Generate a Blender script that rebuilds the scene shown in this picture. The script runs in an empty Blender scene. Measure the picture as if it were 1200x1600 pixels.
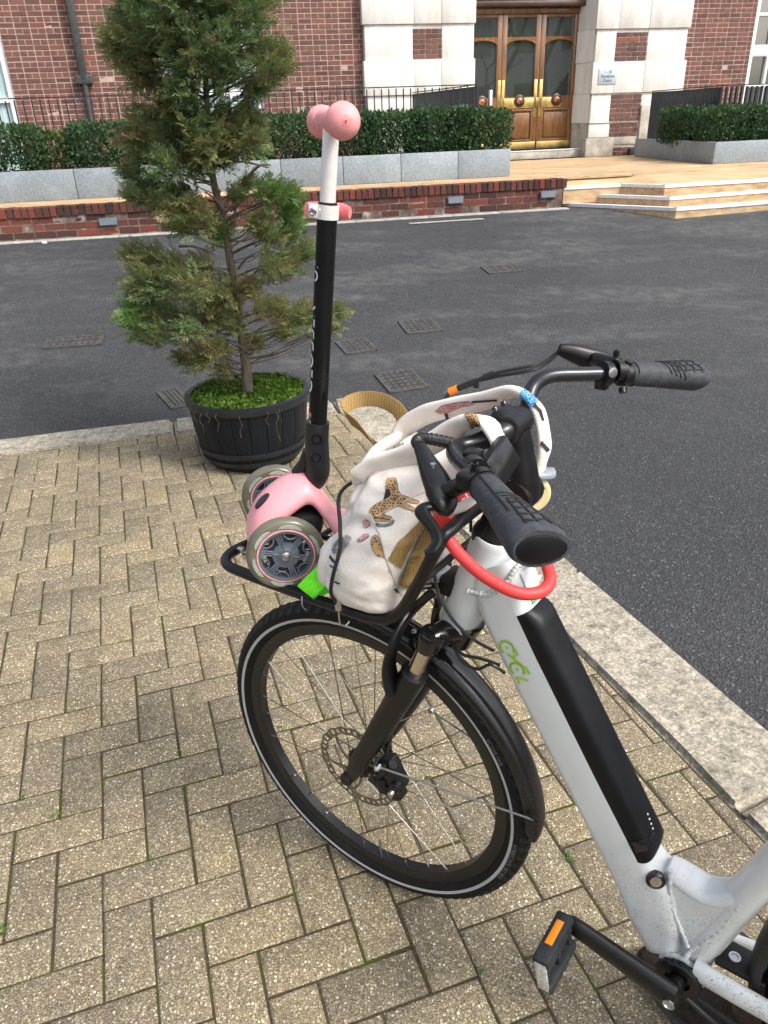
import bpy, bmesh, math, random
import numpy as np
from mathutils import Vector, Matrix, noise
from mathutils.bvhtree import BVHTree

random.seed(7); np.random.seed(7)
SC = bpy.context.scene
COL = SC.collection
PI = math.pi
def rad(d): return math.radians(d)
def V(*a): return Vector(a)

# ------------------------------------------------------------------ camera
CAM_H = 1.5161
FPX = 1180.3            # focal length in pixels of a 1200 x 1600 frame
PITCH, ROLL = rad(27.4), -0.0381
cam_d = bpy.data.cameras.new('camera'); cam = bpy.data.objects.new('camera', cam_d); COL.objects.link(cam)
fwd = V(0, math.cos(PITCH), -math.sin(PITCH)); rt = V(1, 0, 0); upv = rt.cross(fwd)
r2 = rt * math.cos(ROLL) + upv * math.sin(ROLL); u2 = upv * math.cos(ROLL) - rt * math.sin(ROLL)
cam.matrix_world = Matrix(((r2.x, u2.x, -fwd.x, 0), (r2.y, u2.y, -fwd.y, 0), (r2.z, u2.z, -fwd.z, CAM_H), (0, 0, 0, 1)))
cam_d.sensor_fit = 'VERTICAL'; cam_d.sensor_height = 36.0; cam_d.lens = FPX / 1600 * 36.0
cam_d.clip_start = 0.05; cam_d.clip_end = 500
SC.camera = cam

# ------------------------------------------------------------------ sky, sun, exposure
SUN_DIR = V(0.55, -0.38, 0.74).normalized()
w = bpy.data.worlds.new('World'); SC.world = w; w.use_nodes = True
wn = w.node_tree; wn.nodes.clear()
sky = wn.nodes.new('ShaderNodeTexSky'); sky.sky_type = 'NISHITA'; sky.sun_disc = False
sky.sun_elevation = math.asin(SUN_DIR.z); sky.sun_rotation = math.atan2(SUN_DIR.x, SUN_DIR.y)
sky.air_density = 1.0; sky.dust_density = 5.0; sky.ozone_density = 1.0
bg = wn.nodes.new('ShaderNodeBackground'); bg.inputs[1].default_value = 0.15
hsv = wn.nodes.new('ShaderNodeHueSaturation'); hsv.inputs['Saturation'].default_value = 0.45
wo = wn.nodes.new('ShaderNodeOutputWorld')
wn.links.new(sky.outputs[0], hsv.inputs['Color']); wn.links.new(hsv.outputs[0], bg.inputs[0]); wn.links.new(bg.outputs[0], wo.inputs[0])
sd = bpy.data.lights.new('sun', 'SUN'); sd.energy = 1.3; sd.angle = rad(13); sd.color = (1.0, 0.94, 0.85)
so = bpy.data.objects.new('sun', sd); COL.objects.link(so)
so.rotation_euler = SUN_DIR.to_track_quat('Z', 'Y').to_euler()
SC.view_settings.view_transform = 'Standard'; SC.view_settings.look = 'None'
SC.view_settings.gamma = 1.0; SC.view_settings.use_curve_mapping = False
SC.view_settings.exposure = 1.02

# ------------------------------------------------------------------ helpers
class MB:
    """collects geometry for one mesh"""
    def __init__(s): s.v = []; s.f = []; s.m = []
    def add(s, vs, fs, mi=0):
        b = len(s.v); s.v.extend([tuple(p) for p in vs])
        s.f.extend([tuple(i + b for i in f) for f in fs]); s.m.extend([mi] * len(fs)); return s
    def box(s, c, size, rot=None, bev=0.0, mi=0):
        hx, hy, hz = size[0] / 2, size[1] / 2, size[2] / 2
        M = rot if rot is not None else Matrix.Identity(3); c = Vector(c)
        if bev <= 0:
            p = [(x, y, z) for z in (-hz, hz) for y in (-hy, hy) for x in (-hx, hx)]
            f = [(0, 2, 3, 1), (4, 5, 7, 6), (0, 1, 5, 4), (2, 6, 7, 3), (0, 4, 6, 2), (1, 3, 7, 5)]
            return s.add([c + M @ Vector(q) for q in p], f, mi)
        bev = min(bev, hx * .95, hy * .95, hz * .95)
        bm = bmesh.new(); bmesh.ops.create_cube(bm, size=1)
        for q in bm.verts: q.co = Vector((q.co.x * size[0], q.co.y * size[1], q.co.z * size[2]))
        bmesh.ops.bevel(bm, geom=list(bm.edges), offset=bev, segments=2, profile=.5, affect='EDGES')
        bm.verts.ensure_lookup_table()
        s.add([c + M @ q.co for q in bm.verts], [[q.index for q in f.verts] for f in bm.faces], mi); bm.free(); return s
    def tube(s, pts, r, n=12, closed=False, caps=True, prof=None, up=None, mi=0):
        """sweep along pts; r scalar/list; prof = list of (a,b) multipliers for a non-round section"""
        P = [Vector(p) for p in pts]; N = len(P)
        if not hasattr(r, '__len__'): r = [r] * N
        T = []
        for i in range(N):
            if closed: d = P[(i + 1) % N] - P[i - 1]
            else: d = P[min(i + 1, N - 1)] - P[max(i - 1, 0)]
            T.append(d.normalized())
        u = Vector(up) if up is not None else (V(0, 0, 1) if abs(T[0].z) < .9 else V(1, 0, 0))
        u = (u - T[0] * u.dot(T[0])).normalized()
        rings = []; vs = []
        if prof is None: prof = [(math.cos(2 * PI * k / n), math.sin(2 * PI * k / n)) for k in range(n)]
        n = len(prof)
        for i in range(N):
            if up is not None and not isinstance(up, Vector): pass
            u = (u - T[i] * u.dot(T[i])).normalized(); w_ = T[i].cross(u)
            for a, b in prof: vs.append(P[i] + (u * a + w_ * b) * r[i])
        fs = []
        for i in range(N if closed else N - 1):
            j = (i + 1) % N
            for k in range(n):
                l = (k + 1) % n; fs.append((i * n + k, i * n + l, j * n + l, j * n + k))
        if caps and not closed:
            fs.append(tuple(range(n - 1, -1, -1))); fs.append(tuple((N - 1) * n + k for k in range(n)))
        return s.add(vs, fs, mi)
    def ribbon(s, pts, ups, width, thick, mi=0):
        """flat webbing: at each point 'ups' gives the width direction"""
        P = [Vector(p) for p in pts]; N = len(P); vs = []; fs = []
        for i in range(N):
            t = (P[min(i + 1, N - 1)] - P[max(i - 1, 0)]).normalized()
            a = Vector(ups[i]); a = (a - t * a.dot(t)).normalized(); b = t.cross(a)
            wd = width[i] if hasattr(width, '__len__') else width
            th = thick[i] if hasattr(thick, '__len__') else thick
            m = 8
            for (x, y) in [(-.5, -.35), (-.5, .35), (-.44, .5), (0, .5), (.44, .5), (.5, .35), (.5, -.35), (.44, -.5), (0, -.5), (-.44, -.5)]:
                vs.append(P[i] + a * (x * wd) + b * (y * th))
        n = 10
        for i in range(N - 1):
            for k in range(n):
                l = (k + 1) % n; fs.append((i * n + k, i * n + l, (i + 1) * n + l, (i + 1) * n + k))
        fs.append(tuple(range(n - 1, -1, -1))); fs.append(tuple((N - 1) * n + k for k in range(n)))
        return s.add(vs, fs, mi)
    def lathe(s, prof, o, ax, n=32, mi=0, closed=False, arc=None):
        """prof = [(along axis, radius)]"""
        o = Vector(o); ax = Vector(ax).normalized()
        a = ax.orthogonal().normalized(); b = ax.cross(a); vs = []; fs = []
        for (h, r) in prof:
            for k in range(n):
                t = 2 * PI * k / n; vs.append(o + ax * h + (a * math.cos(t) + b * math.sin(t)) * r)
        m = len(prof)
        for i in range(m if closed else m - 1):
            j = (i + 1) % m
            for k in range(n):
                l = (k + 1) % n; fs.append((i * n + k, i * n + l, j * n + l, j * n + k))
        if not closed:
            if prof[0][1] > 1e-5: fs.append(tuple(range(n - 1, -1, -1)))
            if prof[-1][1] > 1e-5: fs.append(tuple((m - 1) * n + k for k in range(n)))
        return s.add(vs, fs, mi)
    def prism(s, poly, o, ex, ey, ez, d0, d1, mi=0):
        """polygon (a,b) in plane ex,ey extruded along ez from d0 to d1"""
        o = Vector(o); ex = Vector(ex); ey = Vector(ey); ez = Vector(ez); n = len(poly)
        vs = [o + ex * a + ey * b + ez * d for d in (d0, d1) for a, b in poly]
        fs = [tuple(range(n - 1, -1, -1)), tuple(range(n, 2 * n))] + [(k, (k + 1) % n, n + (k + 1) % n, n + k) for k in range(n)]
        return s.add(vs, fs, mi)
    def mesh(s, name, mats, smooth=35, offset=None):
        me = bpy.data.meshes.new(name)
        vs = s.v if offset is None else [(p[0] - offset[0], p[1] - offset[1], p[2] - offset[2]) for p in s.v]
        me.from_pydata(vs, [], s.f)
        if not isinstance(mats, (list, tuple)): mats = [mats]
        for m in mats: me.materials.append(m)
        if len(mats) > 1: me.polygons.foreach_set('material_index', s.m)
        bm = bmesh.new(); bm.from_mesh(me)
        bmesh.ops.recalc_face_normals(bm, faces=bm.faces); bm.to_mesh(me); bm.free()
        if smooth:
            me.shade_smooth(); me.set_sharp_from_angle(angle=rad(smooth))
        me.update(); return me
    def build(s, name, mats, parent=None, smooth=35, label=None, cat=None, group=None, kind=None):
        off = None
        if parent is not None: off = world_loc(parent)
        o = bpy.data.objects.new(name, s.mesh(name, mats, smooth, off)); COL.objects.link(o)
        if parent is not None: o.parent = parent
        return tag(o, label, cat, group, kind)

def world_loc(o):
    l = Vector(o.location)
    while o.parent is not None: o = o.parent; l = l + Vector(o.location)
    return l
def tag(o, label=None, cat=None, group=None, kind=None):
    if label: o['label'] = label
    if cat: o['category'] = cat
    if group: o['group'] = group
    if kind: o['kind'] = kind
    return o
def thing(name, loc, label, cat, group=None):
    o = bpy.data.objects.new(name, None); COL.objects.link(o); o.location = loc; o.empty_display_size = .1
    return tag(o, label, cat, group)
def inst(name, me, loc, rot, parent, label=None, cat=None, group=None):
    """an object sharing mesh data; rot = euler or 3x3; loc in world, parents are unrotated"""
    o = bpy.data.objects.new(name, me); COL.objects.link(o)
    if parent is not None: o.parent = parent; loc = Vector(loc) - world_loc(parent)
    M = rot.to_4x4() if isinstance(rot, Matrix) else (Matrix.Rotation(rot, 4, 'Z') if isinstance(rot, (int, float)) else Matrix.Identity(4))
    o.matrix_basis = Matrix.Translation(loc) @ M
    return tag(o, label, cat, group)
def spline(pts, n=8, closed=False):
    P = [Vector(p) for p in pts]; N = len(P); out = []
    rng = range(N) if closed else range(N - 1)
    for i in rng:
        if closed: a, b, c, d = P[i - 1], P[i], P[(i + 1) % N], P[(i + 2) % N]
        else: a, b, c, d = P[max(i - 1, 0)], P[i], P[i + 1], P[min(i + 2, N - 1)]
        for k in range(n):
            t = k / n
            out.append(.5 * ((2 * b) + (c - a) * t + (2 * a - 5 * b + 4 * c - d) * t * t + (3 * b - a - 3 * c + d) * t ** 3))
    if not closed: out.append(P[-1])
    return out
def lerp_list(xs, n):
    """resample list of scalars to n values"""
    m = len(xs); o = []
    for i in range(n):
        t = i * (m - 1) / (n - 1); k = min(int(t), m - 2); o.append(xs[k] + (xs[k + 1] - xs[k]) * (t - k))
    return o
def text_mesh(txt, size=1.0, font_shear=0.0, bold=0.0):
    cu = bpy.data.curves.new('txt', 'FONT'); cu.body = txt; cu.size = size; cu.align_x = 'CENTER'; cu.align_y = 'CENTER'; cu.shear = font_shear; cu.offset = bold
    ob = bpy.data.objects.new('txt', cu); COL.objects.link(ob)
    dg = bpy.context.evaluated_depsgraph_get(); dg.update()
    me = bpy.data.meshes.new_from_object(ob.evaluated_get(dg))
    bm = bmesh.new(); bm.from_mesh(me); bmesh.ops.triangulate(bm, faces=bm.faces)
    vs = [(q.co.x, q.co.y) for q in bm.verts]; fs = [[q.index for q in f.verts] for f in bm.faces]; bm.free()
    bpy.data.objects.remove(ob); bpy.data.curves.remove(cu); bpy.data.meshes.remove(me)
    return vs, fs

# ------------------------------------------------------------------ materials
def lin(c):  # sRGB 0..255 -> linear
    return tuple((x / 255 / 12.92) if x / 255 < .04045 else ((x / 255 + .055) / 1.055) ** 2.4 for x in c) + (1,)
class Mat:
    def __init__(s, name, base=(.5, .5, .5, 1), rough=.6, metal=0.0, spec=.5, **kw):
        s.m = bpy.data.materials.new(name); s.m.use_nodes = True; s.t = s.m.node_tree; s.b = s.t.nodes['Principled BSDF']
        s.set('Base Color', base); s.set('Roughness', rough); s.set('Metallic', metal); s.set('Specular IOR Level', spec)
        for k, v in kw.items(): s.set(k.replace('_', ' '), v)
    def set(s, k, v):
        if hasattr(v, 'is_output'): s.t.links.new(v, s.b.inputs[k])
        else: s.b.inputs[k].default_value = v
        return s
    def n(s, typ, **kw):
        nd = s.t.nodes.new('ShaderNode' + typ)
        for k, v in kw.items():
            if k.startswith('_'):
                key = k[1:].replace('_', ' '); key = int(key) if key.isdigit() else key
                if hasattr(v, 'is_output'): s.t.links.new(v, nd.inputs[key])
                else: nd.inputs[key].default_value = v
            else: setattr(nd, k, v)
        return nd
    def co(s, kind='Object'): return s.n('TexCoord').outputs[kind]
    def pos(s): return s.n('NewGeometry').outputs['Position']
    def noise(s, vec, scale, detail=4, rough=.55, out=0):
        return s.n('TexNoise', _Vector=vec, _Scale=scale, _Detail=detail, _Roughness=rough).outputs[out]
    def vor(s, vec, scale, out='Color', feature='F1'):
        nd = s.n('TexVoronoi', _Vector=vec, _Scale=scale); nd.feature = feature; return nd.outputs[out]
    def ramp(s, fac, stops, interp='LINEAR'):
        nd = s.n('ValToRGB', _Fac=fac); cr = nd.color_ramp; cr.interpolation = interp
        while len(cr.elements) < len(stops): cr.elements.new(.5)
        for e, (p, c) in zip(cr.elements, stops):
            e.position = p; e.color = c if len(c) == 4 else (*c, 1)
        return nd.outputs[0]
    def mix(s, a, b, fac=.5, mode='MIX'):
        nd = s.n('Mix', data_type='RGBA', blend_type=mode)
        for i, v in ((0, fac), (6, a), (7, b)):
            if hasattr(v, 'is_output'): s.t.links.new(v, nd.inputs[i])
            else: nd.inputs[i].default_value = v
        return nd.outputs[2]
    def math(s, a, b, op='MULTIPLY'):
        nd = s.n('Math', operation=op)
        for i, v in ((0, a), (1, b)):
            if hasattr(v, 'is_output'): s.t.links.new(v, nd.inputs[i])
            else: nd.inputs[i].default_value = v
        return nd.outputs[0]
    def bump(s, h, strength=.3, dist=.01):
        nd = s.n('Bump', _Height=h, _Strength=strength, _Distance=dist); s.set('Normal', nd.outputs[0]); return s
    def rnd(s): return s.n('ObjectInfo').outputs['Random']

def g(v): return (v, v, v, 1)
def plain(name, col, rough=.5, metal=0., spec=.5, grain=.06, scale=40., bump=0.02, **kw):
    """a real-world finish: slight tone and gloss variation plus fine relief"""
    M = Mat(name, col, rough, metal, spec, **kw); c = M.co()
    nz = M.noise(c, scale, 5)
    lo = tuple(x * (1 - grain * 2) for x in col[:3]) + (1,); hi = tuple(min(1, x * (1 + grain * 2)) for x in col[:3]) + (1,)
    M.set('Base Color', M.ramp(nz, [(.3, lo), (.7, hi)]))
    r = M.noise(c, scale * .3, 4); M.set('Roughness', M.ramp(r, [(.3, g(max(.03, rough - .08))), (.7, g(min(1, rough + .08)))]))
    if bump: M.bump(nz, .25, bump * .05)
    return M.m

MT = {}
def make_materials():
    # pavers : yellow-buff exposed aggregate
    M = Mat('paver_aggregate', rough=.85, spec=.3); p = M.pos(); R = M.rnd()
    off = M.n('VectorMath', operation='ADD'); M.t.links.new(p, off.inputs[0])
    cmb = M.n('CombineXYZ', _X=M.math(R, 37.), _Y=M.math(R, 91.)); M.t.links.new(cmb.outputs[0], off.inputs[1]); pv = off.outputs[0]
    def pebbles(scale, lo, hi, cols):
        vc = M.n('TexVoronoi', _Vector=pv, _Scale=scale); sp_ = M.n('SeparateColor', _0=vc.outputs['Color'])
        mask = M.math(M.ramp(vc.outputs['Distance'], [(lo, g(1)), (hi, g(0))]), M.ramp(sp_.outputs[1], [(.30, g(0)), (.36, g(1))]))
        return mask, M.ramp(sp_.outputs[0], cols), vc.outputs['Distance']
    sand = M.ramp(M.n('SeparateColor', _0=M.vor(pv, 620.)).outputs[0], [(0, (.06, .048, .031)), (.5, (.19, .157, .104)), (1, (.38, .33, .235))])
    k1, c1, d1_ = pebbles(210., .34, .48, [(0, (.15, .125, .085)), (.4, (.31, .262, .18)), (.75, (.47, .41, .29)), (1, (.64, .585, .46))])
    k2, c2, d2_ = pebbles(120., .26, .38, [(0, (.13, .105, .075)), (.3, (.33, .275, .185)), (.7, (.53, .465, .33)), (.9, (.70, .645, .52)), (1, (.86, .83, .75))])
    col = M.mix(M.mix(sand, c1, k1), c2, k2)
    big = M.noise(p, 3.2, 5, .6); stain = M.ramp(big, [(.32, (.74, .74, .76)), (.58, (1.0, 1.0, 1.0))])
    col = M.mix(col, stain, .8, 'MULTIPLY')
    mid = M.noise(pv, 14., 5, .65); m2 = M.ramp(mid, [(.32, (.70, .69, .70)), (.52, (1.0, 1.0, .98))]); col = M.mix(col, m2, .75, 'MULTIPLY')
    tone = M.ramp(R, [(0, (.80, .79, .79)), (.25, (.92, .91, .90)), (.6, (1.0, .99, .96)), (1, (1.10, 1.06, .97))]); col = M.mix(col, tone, 1., 'MULTIPLY')
    M.set('Base Color', col)
    M.bump(M.mix(M.mix(k1, k2, .6), mid, .3), .85, .004); MT['paver'] = M.m
    # joint filling: dark sand with moss
    M = Mat('joint_sand', rough=.95, spec=.1); p = M.pos()
    base = M.ramp(M.noise(p, 160., 3), [(.3, (.032, .026, .017)), (.7, (.085, .070, .046))])
    moss = M.ramp(M.noise(p, 7., 4), [(.52, g(0)), (.62, g(1))])
    M.set('Base Color', M.mix(base, (.055, .068, .012, 1), moss)); M.bump(M.noise(p, 300., 3), .6, .004); MT['joint'] = M.m
    # asphalt
    M = Mat('asphalt', rough=.8, spec=.35); p = M.pos()
    s1 = M.n('SeparateColor', _0=M.vor(p, 130.)).outputs[0]
    ag = M.ramp(s1, [(0, (.024, .025, .027)), (.55, (.034, .0355, .038)), (.85, (.045, .0465, .049)), (.97, (.064, .065, .067)), (1, (.12, .12, .12))])
    big = M.ramp(M.noise(p, .55, 5, .6), [(.35, (.92, .93, .96)), (.65, (1.18, 1.18, 1.17))]); col = M.mix(ag, big, 1., 'MULTIPLY')
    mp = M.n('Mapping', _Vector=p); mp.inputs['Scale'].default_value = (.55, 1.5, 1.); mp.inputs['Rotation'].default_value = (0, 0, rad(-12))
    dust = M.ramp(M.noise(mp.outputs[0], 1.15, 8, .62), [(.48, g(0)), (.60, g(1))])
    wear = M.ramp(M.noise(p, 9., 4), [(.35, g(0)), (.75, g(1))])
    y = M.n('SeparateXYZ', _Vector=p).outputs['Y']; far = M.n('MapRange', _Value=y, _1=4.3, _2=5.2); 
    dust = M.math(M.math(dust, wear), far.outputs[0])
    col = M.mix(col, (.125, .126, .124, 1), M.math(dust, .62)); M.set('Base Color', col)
    M.set('Roughness', M.ramp(M.noise(p, 1.7, 4), [(.35, g(.6)), (.7, g(.9))]))
    M.bump(M.vor(p, 130., 'Distance'), .8, .006); MT['asphalt'] = M.m
    # granite kerb
    M = Mat('granite_kerb', rough=.8, spec=.3); p = M.pos()
    sp = M.n('SeparateColor', _0=M.vor(p, 150.)).outputs[0]
    c1 = M.ramp(sp, [(0, (.26, .245, .215)), (.3, (.34, .32, .275)), (.7, (.44, .41, .35)), (1, (.56, .525, .455))])
    b1 = M.ramp(M.noise(p, 21., 8, .78), [(.36, (.38, .37, .35)), (.50, (.88, .87, .85)), (.62, (1.12, 1.10, 1.06))]); c1 = M.mix(c1, b1, .9, 'MULTIPLY')
    b2 = M.ramp(M.noise(p, 4., 4), [(.35, (.84, .83, .78)), (.65, (1.05, 1.03, 1.0))]); M.set('Base Color', M.mix(c1, b2, 1., 'MULTIPLY'))
    M.bump(M.noise(p, 45., 8, .7), .9, .010); MT['kerb'] = M.m
    # bricks
    def brick(name, ramp_cols):
        M = Mat(name, rough=.88, spec=.2); R = M.rnd(); p = M.pos()
        vr = M.n('SeparateColor', _0=M.vor(p, 6.)).outputs[0]
        base = M.ramp(M.math(R, 1.), ramp_cols)
        gr = M.ramp(M.noise(p, 55., 6, .7), [(.3, (.66, .66, .68)), (.7, (1.12, 1.08, 1.05))]); c = M.mix(base, gr, .9, 'MULTIPLY')
        bl = M.ramp(M.noise(p, 1.3, 4), [(.4, (.80, .80, .82)), (.65, (1.05, 1.03, 1.0))]); M.set('Base Color', M.mix(c, bl, 1., 'MULTIPLY'))
        M.bump(M.noise(p, 120., 5, .7), .5, .004); return M.m
    MT['brick'] = brick('red_brick', [(0, (.128, .070, .061)), (.3, (.158, .082, .069)), (.65, (.188, .094, .078)), (.92, (.215, .105, .085)), (1, (.29, .105, .07))])
    MT['brick_b'] = brick('red_brick_dark', [(0, (.142, .074, .063)), (.5, (.172, .088, .073)), (1, (.195, .098, .08))])
    MT['brick_wall'] = brick('garden_brick', [(0, (.055, .032, .030)), (.35, (.092, .043, .037)), (.7, (.135, .050, .040)), (1, (.20, .056, .040))])
    M = Mat('mortar', rough=.95, spec=.1); p = M.pos()
    M.set('Base Color', M.ramp(M.noise(p, 20., 5), [(.3, (.36, .275, .235)), (.7, (.47, .37, .315))])); M.bump(M.noise(p, 200., 3), .4, .003); MT['mortar'] = M.m
    M = Mat('mortar_dark', rough=.95, spec=.1); p = M.pos()
    M.set('Base Color', M.ramp(M.noise(p, 7., 6, .7), [(.35, (.06, .05, .045)), (.55, (.17, .13, .11)), (.72, (.42, .38, .34))])); MT['mortar_dark'] = M.m
    # portland stone
    M = Mat('portland_stone', rough=.8, spec=.25); p = M.pos(); R = M.rnd()
    mp = M.n('Mapping', _Vector=p); mp.inputs['Scale'].default_value = (5., 5., .8)
    st = M.ramp(M.noise(mp.outputs[0], 1.6, 6, .6), [(.35, (.80, .795, .77)), (.65, (1, 1, 1))])
    c = M.mix(M.ramp(R, [(0, (.68, .67, .64)), (1, (.78, .775, .75))]), st, .9, 'MULTIPLY')
    ft = M.ramp(M.noise(p, 30., 7, .7), [(.3, (.86, .85, .82)), (.6, (1, 1, 1))]); M.set('Base Color', M.mix(c, ft, .8, 'MULTIPLY'))
    M.bump(M.noise(p, 60., 6), .25, .003); MT['stone'] = M.m
    M = Mat('weathered_plinth_stone', rough=.85, spec=.2); p = M.pos()
    M.set('Base Color', M.ramp(M.noise(p, 5., 7, .65), [(.3, (.24, .22, .19)), (.5, (.42, .40, .35)), (.7, (.56, .54, .49))])); M.bump(M.noise(p, 40., 6), .4, .004); MT['plinth'] = M.m
    # grey granite planter
    M = Mat('grey_granite', rough=.5, spec=.5); p = M.pos(); R = M.rnd()
    sp = M.n('SeparateColor', _0=M.vor(p, 95.)).outputs[0]
    c = M.ramp(sp, [(0, (.185, .225, .262)), (.5, (.235, .28, .32)), (1, (.31, .355, .395))])
    c = M.mix(c, M.ramp(M.noise(p, 2.5, 5), [(.4, (.86, .86, .84)), (.65, (1.06, 1.05, 1.03))]), 1., 'MULTIPLY')
    M.set('Base Color', M.mix(c, M.ramp(R, [(0, g(.86)), (1, g(1.1))]), 1., 'MULTIPLY')); MT['granite'] = M.m
    # terrace sandstone
    M = Mat('terrace_sandstone', rough=.7, spec=.35); p = M.pos(); R = M.rnd()
    mp = M.n('Mapping', _Vector=p); mp.inputs['Scale'].default_value = (1., 9., 9.); mp.inputs['Rotation'].default_value = (0, 0, rad(-11.5))
    c = M.ramp(M.noise(mp.outputs[0], 2.4, 6, .6), [(.3, (.33, .215, .115)), (.5, (.47, .33, .19)), (.7, (.60, .45, .28))])
    M.set('Base Color', M.mix(c, M.ramp(R, [(0, (.78, .78, .80)), (1, (1.08, 1.06, 1.02))]), 1., 'MULTIPLY')); MT['terrace'] = M.m
    MT['nosing'] = plain('white_step_nosing', (.62, .64, .66, 1), .5, grain=.05, scale=12)
    # wood door
    M = Mat('varnished_oak', rough=.32, spec=.5, Coat_Weight=.4, Coat_Roughness=.15); p = M.co()
    mp = M.n('Mapping', _Vector=p); mp.inputs['Scale'].default_value = (14., 14., 1.4)
    c = M.ramp(M.noise(mp.outputs[0], 2., 7, .65), [(.28, (.085, .035, .012)), (.5, (.19, .085, .028)), (.72, (.29, .145, .05))])
    M.set('Base Color', M.mix(c, M.ramp(M.noise(p, 1.7, 3), [(.35, g(.8)), (.7, g(1.1))]), 1., 'MULTIPLY')); MT['oak'] = M.m
    MT['oak_dark'] = plain('dark_stained_timber', (.05, .022, .014, 1), .4, grain=.2, scale=8)
    MT['brass'] = plain('worn_brass', (.62, .45, .18, 1), .42, 1.0, grain=.15, scale=9)
    MT['copper'] = plain('polished_copper', (.78, .38, .22, 1), .25, 1.0, grain=.1, scale=20)
    M = Mat('window_glass', (.035, .042, .036, 1), .02, 0, 1., IOR=1.9); MT['glass'] = M.m
    M = Mat('curtained_glass', rough=.06, spec=.6, Coat_Weight=.6, Coat_Roughness=.03); p = M.pos()
    wv = M.n('TexWave', _Vector=p, _Scale=5., _Distortion=2.5); M.set('Base Color', M.ramp(wv.outputs[1], [(0, (.34, .48, .48)), (1, (.50, .64, .63))])); MT['curtain_glass'] = M.m
    MT['white_paint'] = plain('white_gloss_paint', (.74, .77, .78, 1), .35, grain=.03, scale=10)
    MT['iron'] = plain('black_painted_iron', (.012, .016, .022, 1), .45, grain=.2, scale=25)
    MT['pipe'] = plain('cast_iron_pipe', (.045, .048, .05, 1), .5, grain=.15, scale=15)
    MT['steel'] = plain('brushed_steel', (.42, .45, .48, 1), .4, .9, grain=.08, scale=30)
    MT['lamp_grey'] = plain('grey_wall_lamp', (.10, .125, .155, 1), .5, .1, grain=.05)
    MT['plaque'] = plain('etched_steel_plaque', (.42, .49, .54, 1), .5, .2, grain=.04)
    MT['ink'] = plain('dark_engraving', (.07, .08, .09, 1), .6)
    MT['tarpaulin_orange'] = plain('orange_tape', (.75, .16, .04, 1), .6)
    # leaves
    def leaf(name, cols, rough=.55, sss=.33):
        M = Mat(name, rough=rough, spec=.35); p = M.pos()
        M.set('Base Color', M.ramp(M.noise(p, 9., 4, .6), [(.3, cols[0]), (.5, cols[1]), (.72, cols[2])]))
        tr = M.n('BsdfTranslucent', _Color=cols[1] + (1,) if len(cols[1]) == 3 else cols[1]); mx = M.n('MixShader', _Fac=sss)
        out = M.t.nodes['Material Output']; M.t.links.new(M.b.outputs[0], mx.inputs[1]); M.t.links.new(tr.outputs[0], mx.inputs[2]); M.t.links.new(mx.outputs[0], out.inputs[0]); return M.m
    MT['hedge'] = leaf('yew_hedge_leaf', [(0.024, 0.054, 0.024), (0.043, 0.092, 0.035), (0.074, 0.145, 0.05)])
    MT['hedge_l'] = leaf('fresh_hedge_leaf', [(.03, .06, .015), (.055, .10, .02), (.09, .15, .03)])
    MT['con_a'] = leaf('conifer_green', [(0.09, 0.15, 0.059), (0.146, 0.224, 0.091), (0.227, 0.309, 0.139)])
    MT['con_b'] = leaf('conifer_olive', [(0.133, 0.156, 0.056), (0.203, 0.227, 0.086), (0.288, 0.305, 0.133)])
    MT['con_c'] = leaf('conifer_bronze', [(0.158, 0.13, 0.059), (0.231, 0.191, 0.087), (0.317, 0.264, 0.132)])
    MT['con_d'] = leaf('conifer_bright', [(0.062, 0.138, 0.028), (0.103, 0.213, 0.041), (0.165, 0.275, 0.062)])
    MT['cover'] = leaf('ground_cover_leaf', [(0.043, 0.094, 0.009), (0.079, 0.158, 0.014), (0.137, 0.23, 0.029)], .5, .35)
    MT['weed'] = leaf('weed_leaf', [(.05, .12, .015), (.08, .19, .025), (.13, .26, .04)], .5, .3)
    M = Mat('bark', rough=.95, spec=.1); p = M.pos(); mp = M.n('Mapping', _Vector=p); mp.inputs['Scale'].default_value = (60., 60., 9.)
    nz = M.noise(mp.outputs[0], 1.5, 6, .65); M.set('Base Color', M.ramp(nz, [(.3, (.065, .052, .041)), (.6, (.165, .138, .11)), (.8, (.27, .235, .195))])); M.bump(nz, .9, .006); MT['bark'] = M.m
    MT['soil'] = plain('potting_soil', (.03, .022, .014, 1), .95, grain=.4, scale=60, bump=.2)
    M = Mat('barrel_plastic', (.012, .014, .017, 1), .5, 0, .22); p = M.pos(); mp = M.n('Mapping', _Vector=p); mp.inputs['Scale'].default_value = (40., 40., 3.)
    nz = M.noise(mp.outputs[0], 2., 6, .6); M.set('Base Color', M.ramp(nz, [(.3, (.0040, .0052, .0075)), (.7, (.0095, .0115, .0155))])); M.bump(nz, .5, .004); M.set('Roughness', .48); MT['barrel'] = M.m
    MT['hoop'] = plain('barrel_hoop', (.009, .0115, .015, 1), .42, grain=.15, scale=20)
    MT['castiron'] = plain('cast_iron_cover', (.062, .062, .060, 1), .65, .2, grain=.2, scale=30, bump=.1)
    MT['castiron_d'] = plain('cast_iron_recess', (.034, .033, .030, 1), .85, grain=.3, scale=30)
    MT['concrete'] = plain('pale_concrete', (.30, .30, .28, 1), .9, grain=.15, scale=15, bump=.1)
    MT['litter'] = plain('white_paper_scrap', (.7, .7, .68, 1), .7)
    # bicycle
    M = Mat('pearl_white_paint', (.60, .63, .635, 1), .32, 0, .5, Coat_Weight=.5, Coat_Roughness=.18); p = M.pos()
    z = M.n('SeparateXYZ', _Vector=p).outputs['Z']
    lowmask = M.n('MapRange', _Value=z, _1=.52, _2=.26)
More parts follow.
